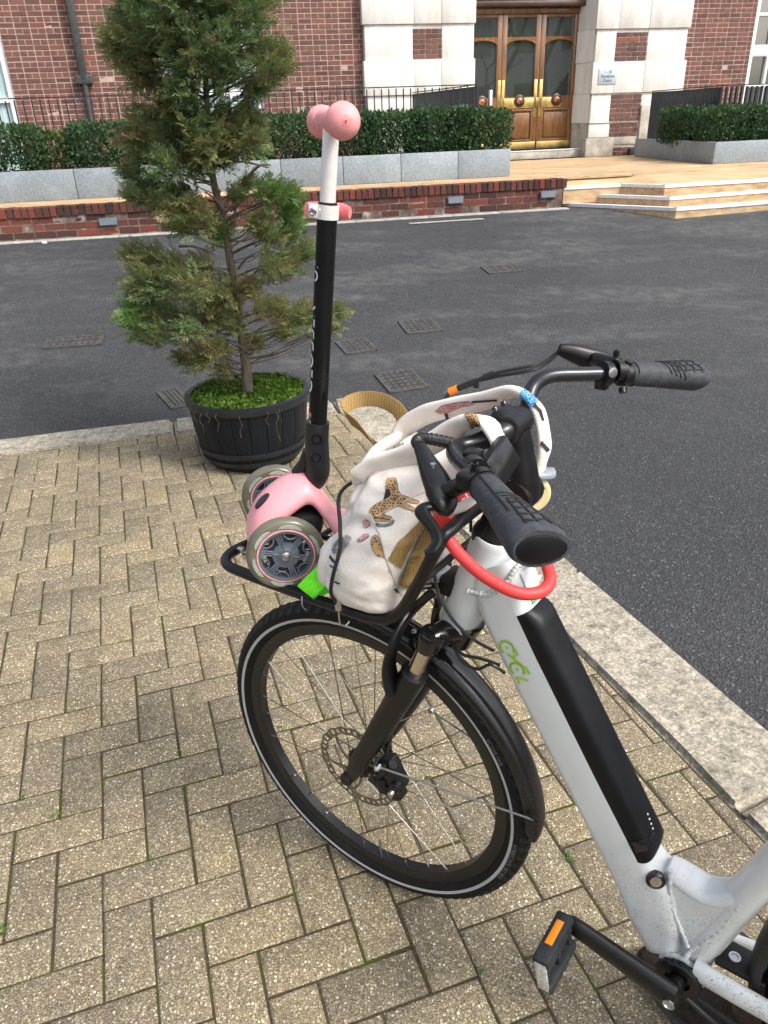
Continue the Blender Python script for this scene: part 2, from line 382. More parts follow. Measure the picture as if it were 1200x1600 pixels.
    sp = M.ramp(M.noise(p, 330., 2, .5), [(.595, g(0)), (.64, g(1))]); sp2 = M.ramp(M.noise(p, 34., 4), [(.42, g(0)), (.60, g(1))])
    dirt = M.math(M.math(sp, sp2), lowmask.outputs[0])
    film = M.math(M.ramp(M.noise(p, 22., 5, .65), [(.42, g(0)), (.7, g(1))]), M.math(lowmask.outputs[0], .38))
    base = M.ramp(M.noise(p, 6., 3), [(.3, (.575, .61, .615)), (.7, (.63, .655, .66))])
    M.set('Base Color', M.mix(M.mix(base, (.20, .18, .15, 1), film), (.035, .03, .024, 1), dirt)); MT['white'] = M.m
    MT['weld'] = plain('painted_weld', (.50, .53, .53, 1), .4, grain=.15, scale=90, bump=.15)
    MT['black'] = plain('satin_black_metal', (.0045, .0045, .0052, 1), .38, 0, .38, grain=.2, scale=30)
    MT['bar_metal'] = plain('handlebar_anodised', (.020, .023, .027, 1), .27, .3, .5, grain=.1, scale=40)
    MT['gloss'] = plain('gloss_black_plastic', (.006, .006, .007, 1), .14, 0, .55, grain=.3, scale=12, bump=0)
    M = Mat('dusty_mudguard', (.008, .008, .009, 1), .2, 0, .5); p = M.pos(); zz = M.n('SeparateXYZ', _Vector=p).outputs['Z']
    lm = M.n('MapRange', _Value=zz, _1=.70, _2=.35); d1 = M.ramp(M.noise(p, 260., 3), [(.55, g(0)), (.72, g(1))]); d0 = M.ramp(M.noise(p, 18., 4), [(.35, g(.15)), (.7, g(1))])
    dm = M.math(M.math(d1, d0), lm.outputs[0]); M.set('Base Color', M.mix((.008, .008, .009, 1), (.14, .115, .085, 1), M.math(dm, .75)))
    M.set('Roughness', M.n('MapRange', _Value=zz, _1=.70, _2=.40, _3=.12, _4=.5).outputs[0]); MT['guard'] = M.m
    MT['battery'] = plain('matte_battery_cover', (.0035, .0042, .0058, 1), .46, 0, .25, grain=.2, scale=40)
    MT['rubber'] = plain('grip_rubber', (.042, .047, .054, 1), .68, 0, .3, grain=.15, scale=120, bump=.03)
    MT['pedal'] = plain('pedal_plastic', (.016, .018, .021, 1), .55, 0, .35, grain=.2, scale=60, bump=.05)
    MT['groove'] = plain('grip_groove', (.009, .010, .012, 1), .8)
    M = Mat('tyre_rubber', (.011, .0105, .0105, 1), .65, 0, .22); p = M.pos(); nz = M.noise(p, 40., 5)
    M.set('Base Color', M.ramp(nz, [(.3, (.0055, .0055, .0055)), (.6, (.009, .0088, .0085)), (.85, (.028, .025, .020))])); M.bump(M.noise(p, 300., 3), .2, .001); MT['tyre'] = M.m
    MT['tread'] = plain('tread_rubber', (.009, .009, .009, 1), .7, grain=.3, scale=80, bump=.05)
    MT['reflect'] = plain('reflective_stripe', (.46, .47, .50, 1), .35, .3, grain=.04)
    MT['tyretext'] = plain('sidewall_lettering', (.12, .12, .12, 1), .6)
    MT['rim'] = plain('black_anodised_rim', (.008, .008, .009, 1), .38, .0, .5, grain=.15, scale=30)
    MT['spoke'] = plain('stainless_spoke', (.62, .60, .56, 1), .28, 1., grain=.05)
    MT['spoke_d'] = plain('spoke_dim_reflection', (.20, .17, .14, 1), .45, .9, grain=.1)  # same steel as the bright spokes; dim brown reflection put into the colour
    MT['disc'] = plain('brake_disc_steel', (.22, .195, .17, 1), .42, .9, grain=.12, scale=50)
    MT['stanchion'] = plain('chromed_stanchion', (.62, .57, .50, 1), .2, 1., grain=.05)
    MT['bolt'] = plain('zinc_bolt', (.52, .52, .52, 1), .3, 1., grain=.06)
    MT['lime'] = plain('lime_green_decal', (.30, .56, .015, 1), .45)
    MT['orange_refl'] = Mat('amber_reflector', (.62, .20, .012, 1), .22, 0, .6).m
    MT['clear_refl'] = plain('clear_reflector', (.55, .57, .58, 1), .15, .5, grain=.2, scale=200)
    MT['cable'] = plain('cable_housing', (.010, .010, .011, 1), .45)
    MT['orange'] = plain('orange_connector', (.85, .22, .015, 1), .45)
    MT['print_white'] = plain('white_print', (.7, .7, .7, 1), .5)
    MT['red_lock'] = plain('red_silicone', (.62, .045, .045, 1), .48, 0, .4, grain=.07, scale=18, bump=.02)
    MT['lock_dark'] = plain('dark_red_plastic', (.40, .012, .02, 1), .4)
    MT['green_stk'] = plain('green_sticker', (.02, .48, .09, 1), .35)
    MT['tape'] = plain('clear_tape_patch', (.66, .70, .72, 1), .2, grain=.02)
    # scooter
    M = Mat('pink_plastic', (.80, .36, .38, 1), .38, 0, .45, Subsurface_Weight=.0); p = M.pos()
    sc = M.ramp(M.noise(p, 85., 2), [(.70, g(0)), (.73, g(1))]); b = M.ramp(M.noise(p, 7., 3), [(.3, (.79, .34, .38)), (.7, (.84, .40, .405))])
    M.set('Base Color', M.mix(b, (.30, .10, .10, 1), M.math(sc, .55))); MT['pink'] = M.m
    MT['pink_soft'] = plain('pink_rubber_grip', (.72, .30, .31, 1), .6, 0, .3, grain=.06, scale=60, bump=.03)
    MT['pink_clamp'] = plain('coral_pink_lever', (.85, .22, .24, 1), .4)
    M = Mat('translucent_pu_tyre', (.42, .41, .27, 1), .28, 0, .5, Subsurface_Weight=.0); p = M.pos()
    M.set('Base Color', M.ramp(M.noise(p, 25., 4), [(.3, (.15, .145, .10)), (.6, (.20, .195, .14)), (.8, (.27, .26, .20))]))
    M.set('Transmission Weight', .35); MT['pu'] = M.m
    MT['pu_led'] = plain('moulded_light_insert', (.30, .33, .28, 1), .35, grain=.06)
    MT['grey_hub'] = plain('slate_grey_hub', (.085, .10, .125, 1), .42, grain=.1)
    MT['hub_deep'] = plain('hub_recess', (.022, .027, .036, 1), .6)
    MT['alu'] = plain('brushed_aluminium_tube', (.80, .79, .77, 1), .32, .35, grain=.03, scale=50)
    MT['scoot_black'] = plain('black_scooter_tube', (.004, .004, .0046, 1), .25, 0, .4, grain=.2, scale=20, bump=0)
    MT['scoot_plastic'] = plain('charcoal_nylon', (.010, .011, .013, 1), .5, grain=.15, scale=60, bump=.03)
    MT['grey_plastic'] = plain('grey_brake_plastic', (.22, .25, .29, 1), .35)
    MT['yellow_pu'] = plain('yellowed_pu_wheel', (.58, .53, .28, 1), .35, grain=.06)
    # bag and straps
    def cloth(name, c0, c1, weave=420., strength=.25, rough=.85):
        M = Mat(name, rough=rough, spec=.15, Sheen_Weight=.15); p = M.pos()
        M.set('Base Color', M.ramp(M.noise(p, 11., 5), [(.3, c0), (.7, c1)]))
        h = M.mix(M.noise(p, weave, 2), M.noise(p, 16., 5, .6), .55); M.bump(h, strength, .006); return M.m
    MT['canvas'] = cloth('cream_canvas', (.66, .61, .56), (.76, .71, .66), 500., .35)
    def web(name, c0, c1):
        M = Mat(name, rough=.7, spec=.25); c = M.co('UV'); p = M.pos()
        wv = M.n('TexWave', _Vector=p, _Scale=120., _Distortion=3.); wv.inputs['Detail Scale'].default_value = 1.
        M.set('Base Color', M.ramp(wv.outputs[1], [(0, c0), (1, c1)])); M.bump(wv.outputs[1], .6, .0015); return M.m
    MT['webbing'] = web('tan_webbing', (.20, .125, .042), (.40, .27, .105))
    MT['seam'] = plain('seam_thread', (.52, .44, .37, 1), .9)
    MT['leo_tan'] = plain('tan_print', (.42, .26, .125, 1), .85, grain=.08, scale=80)
    MT['leo_grey'] = plain('grey_green_print', (.20, .26, .26, 1), .85, grain=.08, scale=80)
    MT['leo_pink'] = plain('pink_print', (.60, .30, .29, 1), .85, grain=.08, scale=80)
    MT['leo_blue'] = plain('blue_print', (.10, .33, .62, 1), .85, grain=.08, scale=80)
    MT['leo_ink'] = plain('dark_print', (.025, .018, .016, 1), .85)
    MT['zip'] = plain('grey_zip', (.30, .30, .30, 1), .5, .1)
    M = Mat('neon_green_strap', (.14, .80, .02, 1), .7, 0, .3); M.set('Base Color', M.ramp(M.noise(M.pos(), 60., 4), [(.3, (.11, .66, .015)), (.7, (.20, .90, .03))])); MT['neon'] = M.m
    MT['elastic'] = plain('black_elastic', (.011, .011, .014, 1), .75, grain=.3, scale=200, bump=.1)
make_materials()

# =================================================================== SETTING
AL = rad(11.5)
EA = V(math.cos(AL), math.sin(AL), 0); EN = V(-math.sin(AL), math.cos(AL), 0); EZ = V(0, 0, 1)
RB = Matrix((( EA.x, EN.x, 0), (EA.y, EN.y, 0), (0, 0, 1)))      # building axes -> world
def B(s, t, z): return EA * s + EN * t + EZ * z
def road_z(t): return -.05 + .105 * min(max(t - 4.3, 0), 4.83)
TER = .80

# ---- ground far around, road sheet
m = MB(); m.add([(-90, -90, -.35), (90, -90, -.35), (90, 90, -.35), (-90, 90, -.35)], [(0, 1, 2, 3)])
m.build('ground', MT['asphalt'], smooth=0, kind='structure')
m = MB(); ts = [-30, -10, 0, 3, 4.2, 4.3, 4.4, 5, 6, 7, 8, 9, 9.13, 9.3, 16]; ss = [-30, -15, -8, -4, -2, 0, 2, 4, 6, 8, 12, 20, 35]
for t in ts:
    for s_ in ss: m.v.append(tuple(B(s_, t, road_z(t))))
nS = len(ss)
for i in range(len(ts) - 1):
    for j in range(nS - 1): m.f.append((i * nS + j, i * nS + j + 1, (i + 1) * nS + j + 1, (i + 1) * nS + j)); m.m.append(0)
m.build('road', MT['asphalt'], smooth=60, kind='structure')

# ---- kerb of long granite stones round the corner of the pavement
KI_L = (V(-1.096, 3.993, 0), V(1, .258, 0).normalized())       # inner edge, left run
KI_R = (V(.66, 1.75, 0), V(.335, -.942, 0).normalized())       # inner edge, right run
def line_x(a, da, b, db):
    d = da.x * db.y - da.y * db.x; t = ((b.x - a.x) * db.y - (b.y - a.y) * db.x) / d; return a + da * t
nL = V(-KI_L[1].y, KI_L[1].x, 0); nR = V(-KI_R[1].y, KI_R[1].x, 0)
CI = line_x(*KI_L, *KI_R); CO = line_x(KI_L[0] + nL * .255, KI_L[1], KI_R[0] + nR * .285, KI_R[1])
kerb = bpy.data.objects.new('kerb', None); COL.objects.link(kerb); kerb['kind'] = 'structure'
def kerb_stone(poly, nm='kerb_stone'):
    """rough hewn granite block, rounded top arris"""
    n = len(poly); c = sum((Vector(p) for p in poly), V(0, 0, 0)) / n
    bm = bmesh.new(); vb = [bm.verts.new((p[0], p[1], -.30)) for p in poly]; vt = [bm.verts.new((p[0], p[1], .004)) for p in poly]
    bm.faces.new(list(reversed(vb))); tf = bm.faces.new(vt)
    for k in range(n): bm.faces.new((vb[k], vb[(k + 1) % n], vt[(k + 1) % n], vt[k]))
    bmesh.ops.bevel(bm, geom=[e for e in tf.edges] + [e for e in bm.edges if abs(e.verts[0].co.z - e.verts[1].co.z) > .1], offset=.018, segments=3, affect='EDGES')
    bmesh.ops.triangulate(bm, faces=[f for f in bm.faces if len(f.verts) > 4])
    bmesh.ops.subdivide_edges(bm, edges=[e for e in bm.edges if e.calc_length() > .12 and max(v.co.z for v in e.verts) > -.05], cuts=4, use_grid_fill=True)
    for v in bm.verts:
        if v.co.z > -.2:
            q = v.co * 9; d = V(noise.noise(q), noise.noise(q + V(9, 3, 1)), noise.noise(q + V(2, 8, 5)))
            v.co += V(d.x * .007, d.y * .007, d.z * .0035)
    me = bpy.data.meshes.new(nm); bm.to_mesh(me); bm.free(); me.materials.append(MT['kerb']); me.shade_smooth(); me.set_sharp_from_angle(angle=rad(50))
    o = bpy.data.objects.new(nm, me); COL.objects.link(o); o.parent = kerb; return o
gp = .004
x0 = 0.02
for ln in (.95, 1.02, .9, 1.0, .95, 1.0, .9, 1.):                                            # left run going away from the corner
    a = CI - KI_L[1] * (x0 + gp); b = CI - KI_L[1] * (x0 + ln - gp)
    kerb_stone([b, a, a + nL * .255, b + nL * .255]); x0 += ln
kerb_stone([CI - KI_L[1] * .012, CI + KI_R[1] * .55, CI + KI_R[1] * .55 + nR * .285, CO + KI_R[1] * .10, CO - KI_L[1] * .10 + nL * .0, CI - KI_L[1] * .012 + nL * .255])
x0 = .554
tj = (V(.782, 1.262, 0) - CI).dot(KI_R[1])
cuts = [x0, x0 + .78, x0 + 1.5, tj, tj + .95, tj + 1.9, tj + 2.9]
for a_, b_ in zip(cuts[:-1], cuts[1:]):
    a = CI + KI_R[1] * (a_ + gp); b = CI + KI_R[1] * (b_ - gp); sk = KI_R[1] * .03
    kerb_stone([a, b, b + nR * .285 - sk, a + nR * .285 - sk])

# ---- block paving: 200 x 100 blocks laid in 90 degree herringbone
pav = MB(); A0 = CI - KI_L[1] * 8; B0 = CI + KI_R[1] * 5.2
pav.add([(A0.x, A0.y, -.0046), (CI.x, CI.y, -.0046), (B0.x, B0.y, -.0046), (-3, -3.2, -.0046), (-7, -1.0, -.0046)], [(0, 1, 2, 3, 4)])
pavement = pav.build('pavement', MT['joint'], smooth=0, kind='structure')
YA, OX, OY, GS = .31086, -.8071, 1.2389, .1015
gu = V(math.cos(YA), math.sin(YA), 0); gv = V(math.sin(YA), -math.cos(YA), 0)
def gpt(i, j): return V(OX, OY, 0) + gu * (i * GS) + gv * (j * GS)
def paver_bm(w_, h_, bev=.0065, cut=None):
    bm = bmesh.new()
    if cut is None:
        pts = [(-w_ / 2, -h_ / 2), (w_ / 2, -h_ / 2), (w_ / 2, h_ / 2), (-w_ / 2, h_ / 2)]
    else: pts = cut
    n = len(pts)
    ar = sum(pts[k][0] * pts[(k + 1) % n][1] - pts[(k + 1) % n][0] * pts[k][1] for k in range(n))
    if ar < 0: pts = pts[::-1]
    cx = sum(p[0] for p in pts) / n; cy = sum(p[1] for p in pts) / n
    def ring(ins, z):
        o = []; P_ = pts if ar >= 0 else pts
        for k in range(n):
            a, b, c_ = P_[k - 1], P_[k], P_[(k + 1) % n]
            d1 = (b[0] - a[0], b[1] - a[1]); d2 = (c_[0] - b[0], c_[1] - b[1]); l1 = math.hypot(*d1) + 1e-9; l2 = math.hypot(*d2) + 1e-9
            n1 = (-d1[1] / l1, d1[0] / l1); n2 = (-d2[1] / l2, d2[0] / l2); dn = max(.35, 1 + n1[0] * n2[0] + n1[1] * n2[1]); j = random.uniform(-.0006, .0006)
            o.append(bm.verts.new((b[0] + (n1[0] + n2[0]) / dn * ins + j, b[1] + (n1[1] + n2[1]) / dn * ins + j, z + random.uniform(-.0005, .0005))))
        return o
    r0 = ring(0, -.055); r1 = ring(0, -bev); r2_ = ring(bev * .45, -bev * .25); r3 = ring(bev * 1.2, 0)
    for a, b in ((r0, r1), (r1, r2_), (r2_, r3)):
        for k in range(n): bm.faces.new((a[k], a[(k + 1) % n], b[(k + 1) % n], b[k]))
    bm.faces.new(r3); return bm
def to_me(bm, nm, mat, sm=60):
    me = bpy.data.meshes.new(nm); bm.to_mesh(me); bm.free(); me.materials.append(mat); me.shade_smooth(); me.set_sharp_from_angle(angle=rad(sm)); return me
PAV_ME = [to_me(paver_bm(.1996, .0986), 'paver', MT['paver']) for _ in range(6)]
def clip(poly, p, nrm):
    out = []; n = len(poly)
    for k in range(n):
        a, b = poly[k], poly[(k + 1) % n]; da = (a - p).dot(nrm); db = (b - p).dot(nrm)
        if da >= 0: out.append(a)
        if (da >= 0) != (db >= 0): out.append(a + (b - a) * (da / (da - db)))
    return out
camp = V(0, 0, CAM_H)
def pix(P):
    d = Vector(P) - camp; z = d.dot(fwd)
    if z < .02: return None
    return (600 + FPX * d.dot(r2) / z, 800 - FPX * d.dot(u2) / z, z)
blocks = []
for k in range(-70, 50):
    for mm in range(-16, 17):
        blocks.append((k + 4 * mm, k, 0)); blocks.append((k + 4 * mm, k + 1, 1))
cand = []
for (i, j, o_) in blocks:
    c = gpt(i + 1, j + .5) if o_ == 0 else gpt(i + .5, j + 1)
    if c.y < -.6 or c.x < -3.6 or c.x > 2.2 or c.y > 4.6: continue
    w_, h_ = (.1996, .0986) if o_ == 0 else (.0986, .1996)
    poly = [c + gu * (a * w_ / 2) + gv * (b * h_ / 2) for a, b in ((-1, -1), (1, -1), (1, 1), (-1, 1))]
    cl = clip(clip(poly, KI_L[0] - nL * .006, -nL), KI_R[0] - nR * .006, -nR)
    if len(cl) < 3: continue
    full = len(cl) == 4 and all((a - b).length < 1e-6 for a, b in zip(cl, poly))
    cc = sum(cl, V(0, 0, 0)) / len(cl)
    area = abs(sum(cl[q].x * cl[(q + 1) % len(cl)].y - cl[(q + 1) % len(cl)].x * cl[q].y for q in range(len(cl)))) / 2
    if area < .0012: continue
    px = pix(cc); vis = px is not None and -60 < px[0] < 1260 and 560 < px[1] < 1680
    size = area / px[2] ** 3 if vis else 0
    cand.append((size, c, o_, full, cl, cc))
cand.sort(key=lambda q: -q[0])
rest = MB()
for idx, (size, c, o_, full, cl, cc) in enumerate(cand):
    dz = max(-.0012, min(.0012, random.gauss(0, .0006))); tx, ty = max(-.012, min(.012, random.gauss(0, .006))), max(-.006, min(.006, random.gauss(0, .003)))
    ang = YA + (0 if o_ == 0 else PI / 2) + random.gauss(0, .006) + (PI if random.random() < .5 else 0)
    if idx < 300:
        if full:
            R_ = (Matrix.Rotation(ang, 3, 'Z') @ Matrix.Rotation(tx, 3, 'X') @ Matrix.Rotation(ty, 3, 'Y'))
            inst('paver', random.choice(PAV_ME), (c.x + random.gauss(0, .0007), c.y + random.gauss(0, .0007), dz), R_, pavement)
        else:
            me = to_me(paver_bm(0, 0, cut=[(p.x - cc.x, p.y - cc.y) for p in cl]), 'paver', MT['paver']); inst('paver', me, (cc.x, cc.y, dz), 0, pavement)
    else:
        bm = paver_bm(0, 0, cut=[(p.x - cc.x, p.y - cc.y) for p in cl])
        bm.verts.index_update(); rest.add([v.co + V(cc.x, cc.y, dz) for v in bm.verts], [[v.index for v in f.verts] for f in bm.faces]); bm.free()
rest.build('paver', MT['paver'], pavement, smooth=60, kind='stuff')

# ---- small weeds in the joints
WEED = [(152, 538 + 298, .018), (232, 1172, .0), (88, 1258 + 16, .020), (2, 1456, .024), (279, 1176, .013), (262, 1000, 0), (313, 828, .012), (250, 978, 0), (886, 1342, .018), (750, 1518, .014), (508, 1118, .013), (670, 1215, .014), (437, 1137, .012), (355, 742, .016), (36, 1246, .012)]
def gnd(px, py, z=0.):
    d = fwd + r2 * ((px - 600) / FPX) - u2 * ((py - 800) / FPX); return camp + d * ((z - CAM_H) / d.z)
for k, (px, py, r_) in enumerate(WEED):
    if r_ <= 0: continue
    p = gnd(px, py); m = MB()
    r_ *= .62
    for q in range(int(8 + 500 * r_)):
        a = random.uniform(0, 2 * PI); l = r_ * random.uniform(.5, 1.2); d = V(math.cos(a), math.sin(a), 0); s_ = V(-d.y, d.x, 0) * l * .28
        b = p + d * r_ * random.uniform(0, .4) + EZ * random.uniform(-.002, .006); h = random.uniform(.15, .6) * l
        m.add([b, b + d * l * .5 + s_ + EZ * h, b + d * l + EZ * h * .7, b + d * l * .5 - s_ + EZ * h], [(0, 1, 2, 3)])
    lab = {0: 'small green weed in the paving joint well left of the bicycle', 2: 'green weed tuft in paving joint near the left edge', 3: 'green weed at the very left edge of the paving',
           4: 'small weed just left of the front tyre of the bicycle', 6: 'tiny weed left of the scooter wheels', 8: 'leafy weed between the front wheel and the pedal', 9: 'tiny weed beside the pedal at the bottom of the photo',
           10: 'small weed seen through the upper spokes of the front wheel', 11: 'weed seen through the spokes right of the brake disc', 12: 'tiny weed seen through the left part of the front wheel', 13: 'small weed at the foot of the black barrel planter', 14: 'tiny pale weed in a joint at the left edge'}.get(k, 'small weed in paving joint')
    m.build('weed', MT['weed'], smooth=0, label=lab, cat='weed', group='weeds in the paving joints')

# ---- drain and utility covers in the road
def road_at(px, py):
    d = fwd + r2 * ((px - 600) / FPX) - u2 * ((py - 800) / FPX); lo, hi = .5, 60.
    for _ in range(60):
        mid = (lo + hi) / 2; p = camp + d * mid
        if p.z > road_z(p.dot(EN)): lo = mid
        else: hi = mid
    return camp + d * lo
def cover(quad, lab, rows, cols, grating=False):
    P = [road_at(*q) for q in quad]; c = sum(P, V(0, 0, 0)) / 4
    th = thing('drain_cover', c, lab, 'drain cover', 'iron covers in the road')
    ex = ((P[1] - P[0]) + (P[2] - P[3])) / 2; ey = ((P[3] - P[0]) + (P[2] - P[1])) / 2
    L, W = ex.length, ey.length; ex.normalize(); nz = ex.cross(ey).normalized(); nz = nz if nz.z > 0 else -nz; ey = nz.cross(ex)
    R_ = Matrix((ex, ey, nz)).transposed()
    m = MB(); m.box(c + nz * .002, (L + .02, W + .02, .008), R_); m.build('recess', MT['castiron_d'], th, smooth=0)
    m = MB()
    for sx in (-1, 1): m.box(c + ex * (sx * L / 2) + nz * .005, (.022, W, .012), R_)
    for sy in (-1, 1): m.box(c + ey * (sy * W / 2) + nz * .0045, (L - .022, .022, .012), R_)
    m.build('frame', MT['castiron'], th, smooth=0)
    if grating:
        for k in range(cols):
            x = -L / 2 + (k + .5) * L / cols; m = MB(); m.box(c + ex * x + nz * .006, (L / cols * .5, W * .9, .008), R_); m.build('bar', MT['castiron'], th, smooth=0)
    else:
        m = MB()
        for a in range(cols):
            for b in range(rows):
                x = -L / 2 + (a + .5) * L / cols; y = -W / 2 + (b + .5) * W / rows
                m.box(c + ex * x + ey * y + nz * .0062, (L / cols * .62, W / rows * .62, .006), R_)
        m.build('tread_pattern', MT['castiron'], th, smooth=0)
cover([(73, 531), (155, 525), (163, 538), (72, 545)], 'long narrow iron drain cover in road at far left', 2, 9)
cover([(587, 586), (640, 579), (669, 605), (611, 615)], 'square iron drain cover nearest the tan strap loop', 6, 6)
cover([(622, 504), (670, 499), (692, 517), (640, 522)], 'square iron cover higher up the road behind the nearest cover', 6, 6)
cover([(527, 536), (570, 529), (588, 548), (542, 554)], 'iron cover in road just right of the scooter tube', 6, 6)
cover([(255, 612), (282, 607), (296, 632), (262, 642)], 'iron grating beside the black barrel planter', 3, 5, True)
cover([(752, 418), (800, 414), (815, 424), (765, 428)], 'small faint cover far out in the road', 4, 4)

# ---- brick retaining wall below the terrace
wall = thing('retaining_wall', B(1, 9.55, .45), 'low red brick retaining wall with brick-on-edge coping along the road', 'wall')
WS0, WS1 = -4.6, 4.36
def course_z(s_): return 0
m = MB(); m.box(B((WS0 + WS1) / 2, 9.60, .55), (WS1 - WS0, .20, .42), RB); m.build('mortar_core', MT['mortar_dark'], wall, smooth=0)
def brick_me(l, h, d, mat, bev=.004, nm='brick'):
    out = []
    for _ in range(3):
        b = MB(); b.box((0, 0, 0), (l, d, h), bev=bev)
        b.v = [(x + random.uniform(-1, 1) * .0012, y + random.uniform(-1, 1) * .001, z + random.uniform(-1, 1) * .0012) for x, y, z in b.v]
        bm = bmesh.new(); tmp = b.mesh(nm, mat, 40); bm.free(); out.append(tmp)
    return out
def brick_cheap(l, h, d, mat, nm='brick'):
    """box with a chamfered face: 5 visible quads + 4 chamfers"""
    out = []
    for _ in range(3):
        c = .003; x, z = l / 2, h / 2; b = MB(); j = lambda: random.uniform(-.0012, .0012)
        p = [(sx * x, d / 2, sz * z) for sx, sz in ((-1, -1), (1, -1), (1, 1), (-1, 1))]
        p += [(sx * x, -d / 2 + c, sz * z) for sx, sz in ((-1, -1), (1, -1), (1, 1), (-1, 1))]
        p += [(sx * (x - c) + j(), -d / 2 + j() * .8, sz * (z - c) + j()) for sx, sz in ((-1, -1), (1, -1), (1, 1), (-1, 1))]
        f = [(0, 1, 2, 3), (8, 9, 10, 11)] + [(q, (q + 1) % 4, 4 + (q + 1) % 4, 4 + q) for q in range(4)] + [(4 + q, 4 + (q + 1) % 4, 8 + (q + 1) % 4, 8 + q) for q in range(4)]
        b.add(p, f); out.append(b.mesh(nm, mat, 30))
    return out
EDGE = brick_cheap(.064, .100, .22, MT['brick_wall']); STR = brick_cheap(.215, .064, .1, MT['brick_wall']); HDR = brick_cheap(.1025, .064, .1, MT['brick_wall'])
s_ = WS0
while s_ < WS1:
    inst('brick', random.choice(EDGE), B(s_ + .037, 9.59 + random.gauss(0, .003), .745 + random.gauss(0, .002)), RB @ Matrix.Rotation(random.gauss(0, .012), 3, 'Y'), wall); s_ += .0745
for r_ in range(3):
    z = .66 - r_ * .0745; s_ = WS0 - (.11 if r_ % 2 else 0)
    while s_ < WS1 - .05:
        l = .225; me = STR
        if (r_ + int(s_ * 7)) % 5 == 0: l = .1125; me = HDR
        if s_ + l < WS1 + .02:
            inst('brick', random.choice(me), B(s_ + l / 2, 9.548 + random.gauss(0, .002), z + random.gauss(0, .0015)), RB @ Matrix.Rotation(random.gauss(0, .006), 3, 'Y'), wall)
        s_ += l
for k, (s_, z) in enumerate([(-1.10, .61), (2.96, .624), (4.16, .627)]):
    th = thing('wall_light', B(s_, 9.47, z), ['recessed grey wall light left of the potted tree', 'recessed grey wall light right of the scooter pole', 'recessed grey wall light at the end of the wall beside the steps'][k], 'wall light', 'lights in the retaining wall')
    m = MB(); m.box(B(s_, 9.475, z), (.20, .02, .085), RB, bev=.006); m.build('plate', MT['lamp_grey'], th)
    m = MB(); m.prism([(0, 0), (.012, 0), (0, .055)], B(s_ - .09, 9.464, z - .03), -EN, EZ, EA, 0, .18); m.build('hood', MT['lamp_grey'], th, smooth=0)
m = MB(); s_ = WS0
gut = thing('edging_strip', B(0, 9.33, .455), 'whitish stone edging strip at the foot of the brick retaining wall', 'kerb')
while s_ < 4.2:
    m = MB(); m.box(B(s_ + .45, 9.40, .445), (.894, .15, .05), RB, bev=.01); m.build('edging_block', MT['concrete'], gut); s_ += .9
m = MB(); m.prism([(0, 0), (.9, 0), (.9, .09), (0, .09)], B(2.25, 8.95, road_z(9.0) + .002), EA, EN, EZ, 0, .006)
m.build('road_patch', MT['concrete'], smooth=0, label='pale concrete strip set in the road near the brick wall', cat='road patch')
m = MB(); pp = road_at(70, 381); m.box(pp + EZ * .012, (.05, .03, .018), RB, bev=.007); m.build('litter', MT['litter'], label='crumpled white scrap lying by the wall at far left', cat='litter')

# ---- terrace slabs
ter = MB(); ter.box(B(3.2, 11.82, .58), (16, 4.2, .395), RB); terrace = ter.build('terrace', MT['mortar_dark'], smooth=0, kind='structure')
SLAB = {}
def slab(l, w_):
    key = (round(l, 3), round(w_, 3))
    if key not in SLAB:
        b = MB(); b.box((0, 0, 0), (l, w_, .03), bev=.003); SLAB[key] = b.mesh('terrace_slab', MT['terrace'], 40)
    return SLAB[key]
t_ = 9.69
rows = []
while t_ < 13.85: rows.append((t_, .145)); t_ += .15
for k, (t0, w_) in enumerate(rows):
    if t0 > 10.35:  s_ = 3.9 - (k % 3) * .3; e_ = 8.6
    else: s_ = -3.6 - (k % 2) * .45; e_ = 8.6
    while s_ < e_:
        l = .9
        inst('terrace_slab', slab(l - .004, w_), B(s_ + l / 2, t0 + w_ / 2, TER - .015 + random.gauss(0, .0008)), RB, terrace); s_ += l
# ---- steps with white nosings
steps = thing('entrance_steps', B(6, 9, .4), 'three sandstone entrance steps with white nosing strips and an angled corner', 'steps')
def step(pl, z, zb, nm):
    """pl: plan polyline (s,t) of the front edge, the body runs back to t=9.8"""
    poly = list(pl) + [(pl[-1][0], 9.72), (pl[0][0], 9.72)]
    m = MB(); m.prism([(a, b) for a, b in poly], V(0, 0, 0), EA, EN, EZ, zb, z - .03); o = m.build('step', MT['terrace'], steps, smooth=0)
    for (a, b) in zip(pl[:-1], pl[1:]):
        d = V(b[0] - a[0], b[1] - a[1], 0); L = d.length; d.normalize(); nn = V(-d.y, d.x, 0)
        n_ = max(1, round(L / .85))
        q = MB(); q.prism([(0, 0), (L, 0), (L, .085), (0, .085)], B(a[0], a[1], 0) - (EA * nn.x + EN * nn.y) * .012, EA * d.x + EN * d.y, EA * nn.x + EN * nn.y, EZ, z - .034, z + .003); q.build('nosing', MT['nosing'], o, smooth=0)
        for c_ in range(n_):
            q = MB(); l0, l1 = L * c_ / n_ + .002, L * (c_ + 1) / n_ - .002
            q.prism([(l0, -.003), (l1, -.003), (l1, .02), (l0, .02)], B(a[0], a[1], 0), EA * d.x + EN * d.y, EA * nn.x + EN * nn.y, EZ, zb, z - .04); q.build('riser_slab', MT['terrace'], o, smooth=0)
    return o
step([(4.38, 9.70), (5.30, 8.43), (6.58, 8.54), (10.6, 8.95)], .50, .25, 'a')
step([(4.79, 9.61), (5.375, 8.72), (6.83, 8.88), (10.6, 9.25)], .59, .4, 'b')
step([(4.385, 9.53), (5.15, 9.50), (5.48, 9.03), (6.72, 9.05), (10.6, 9.5)], .70, .5, 'c')
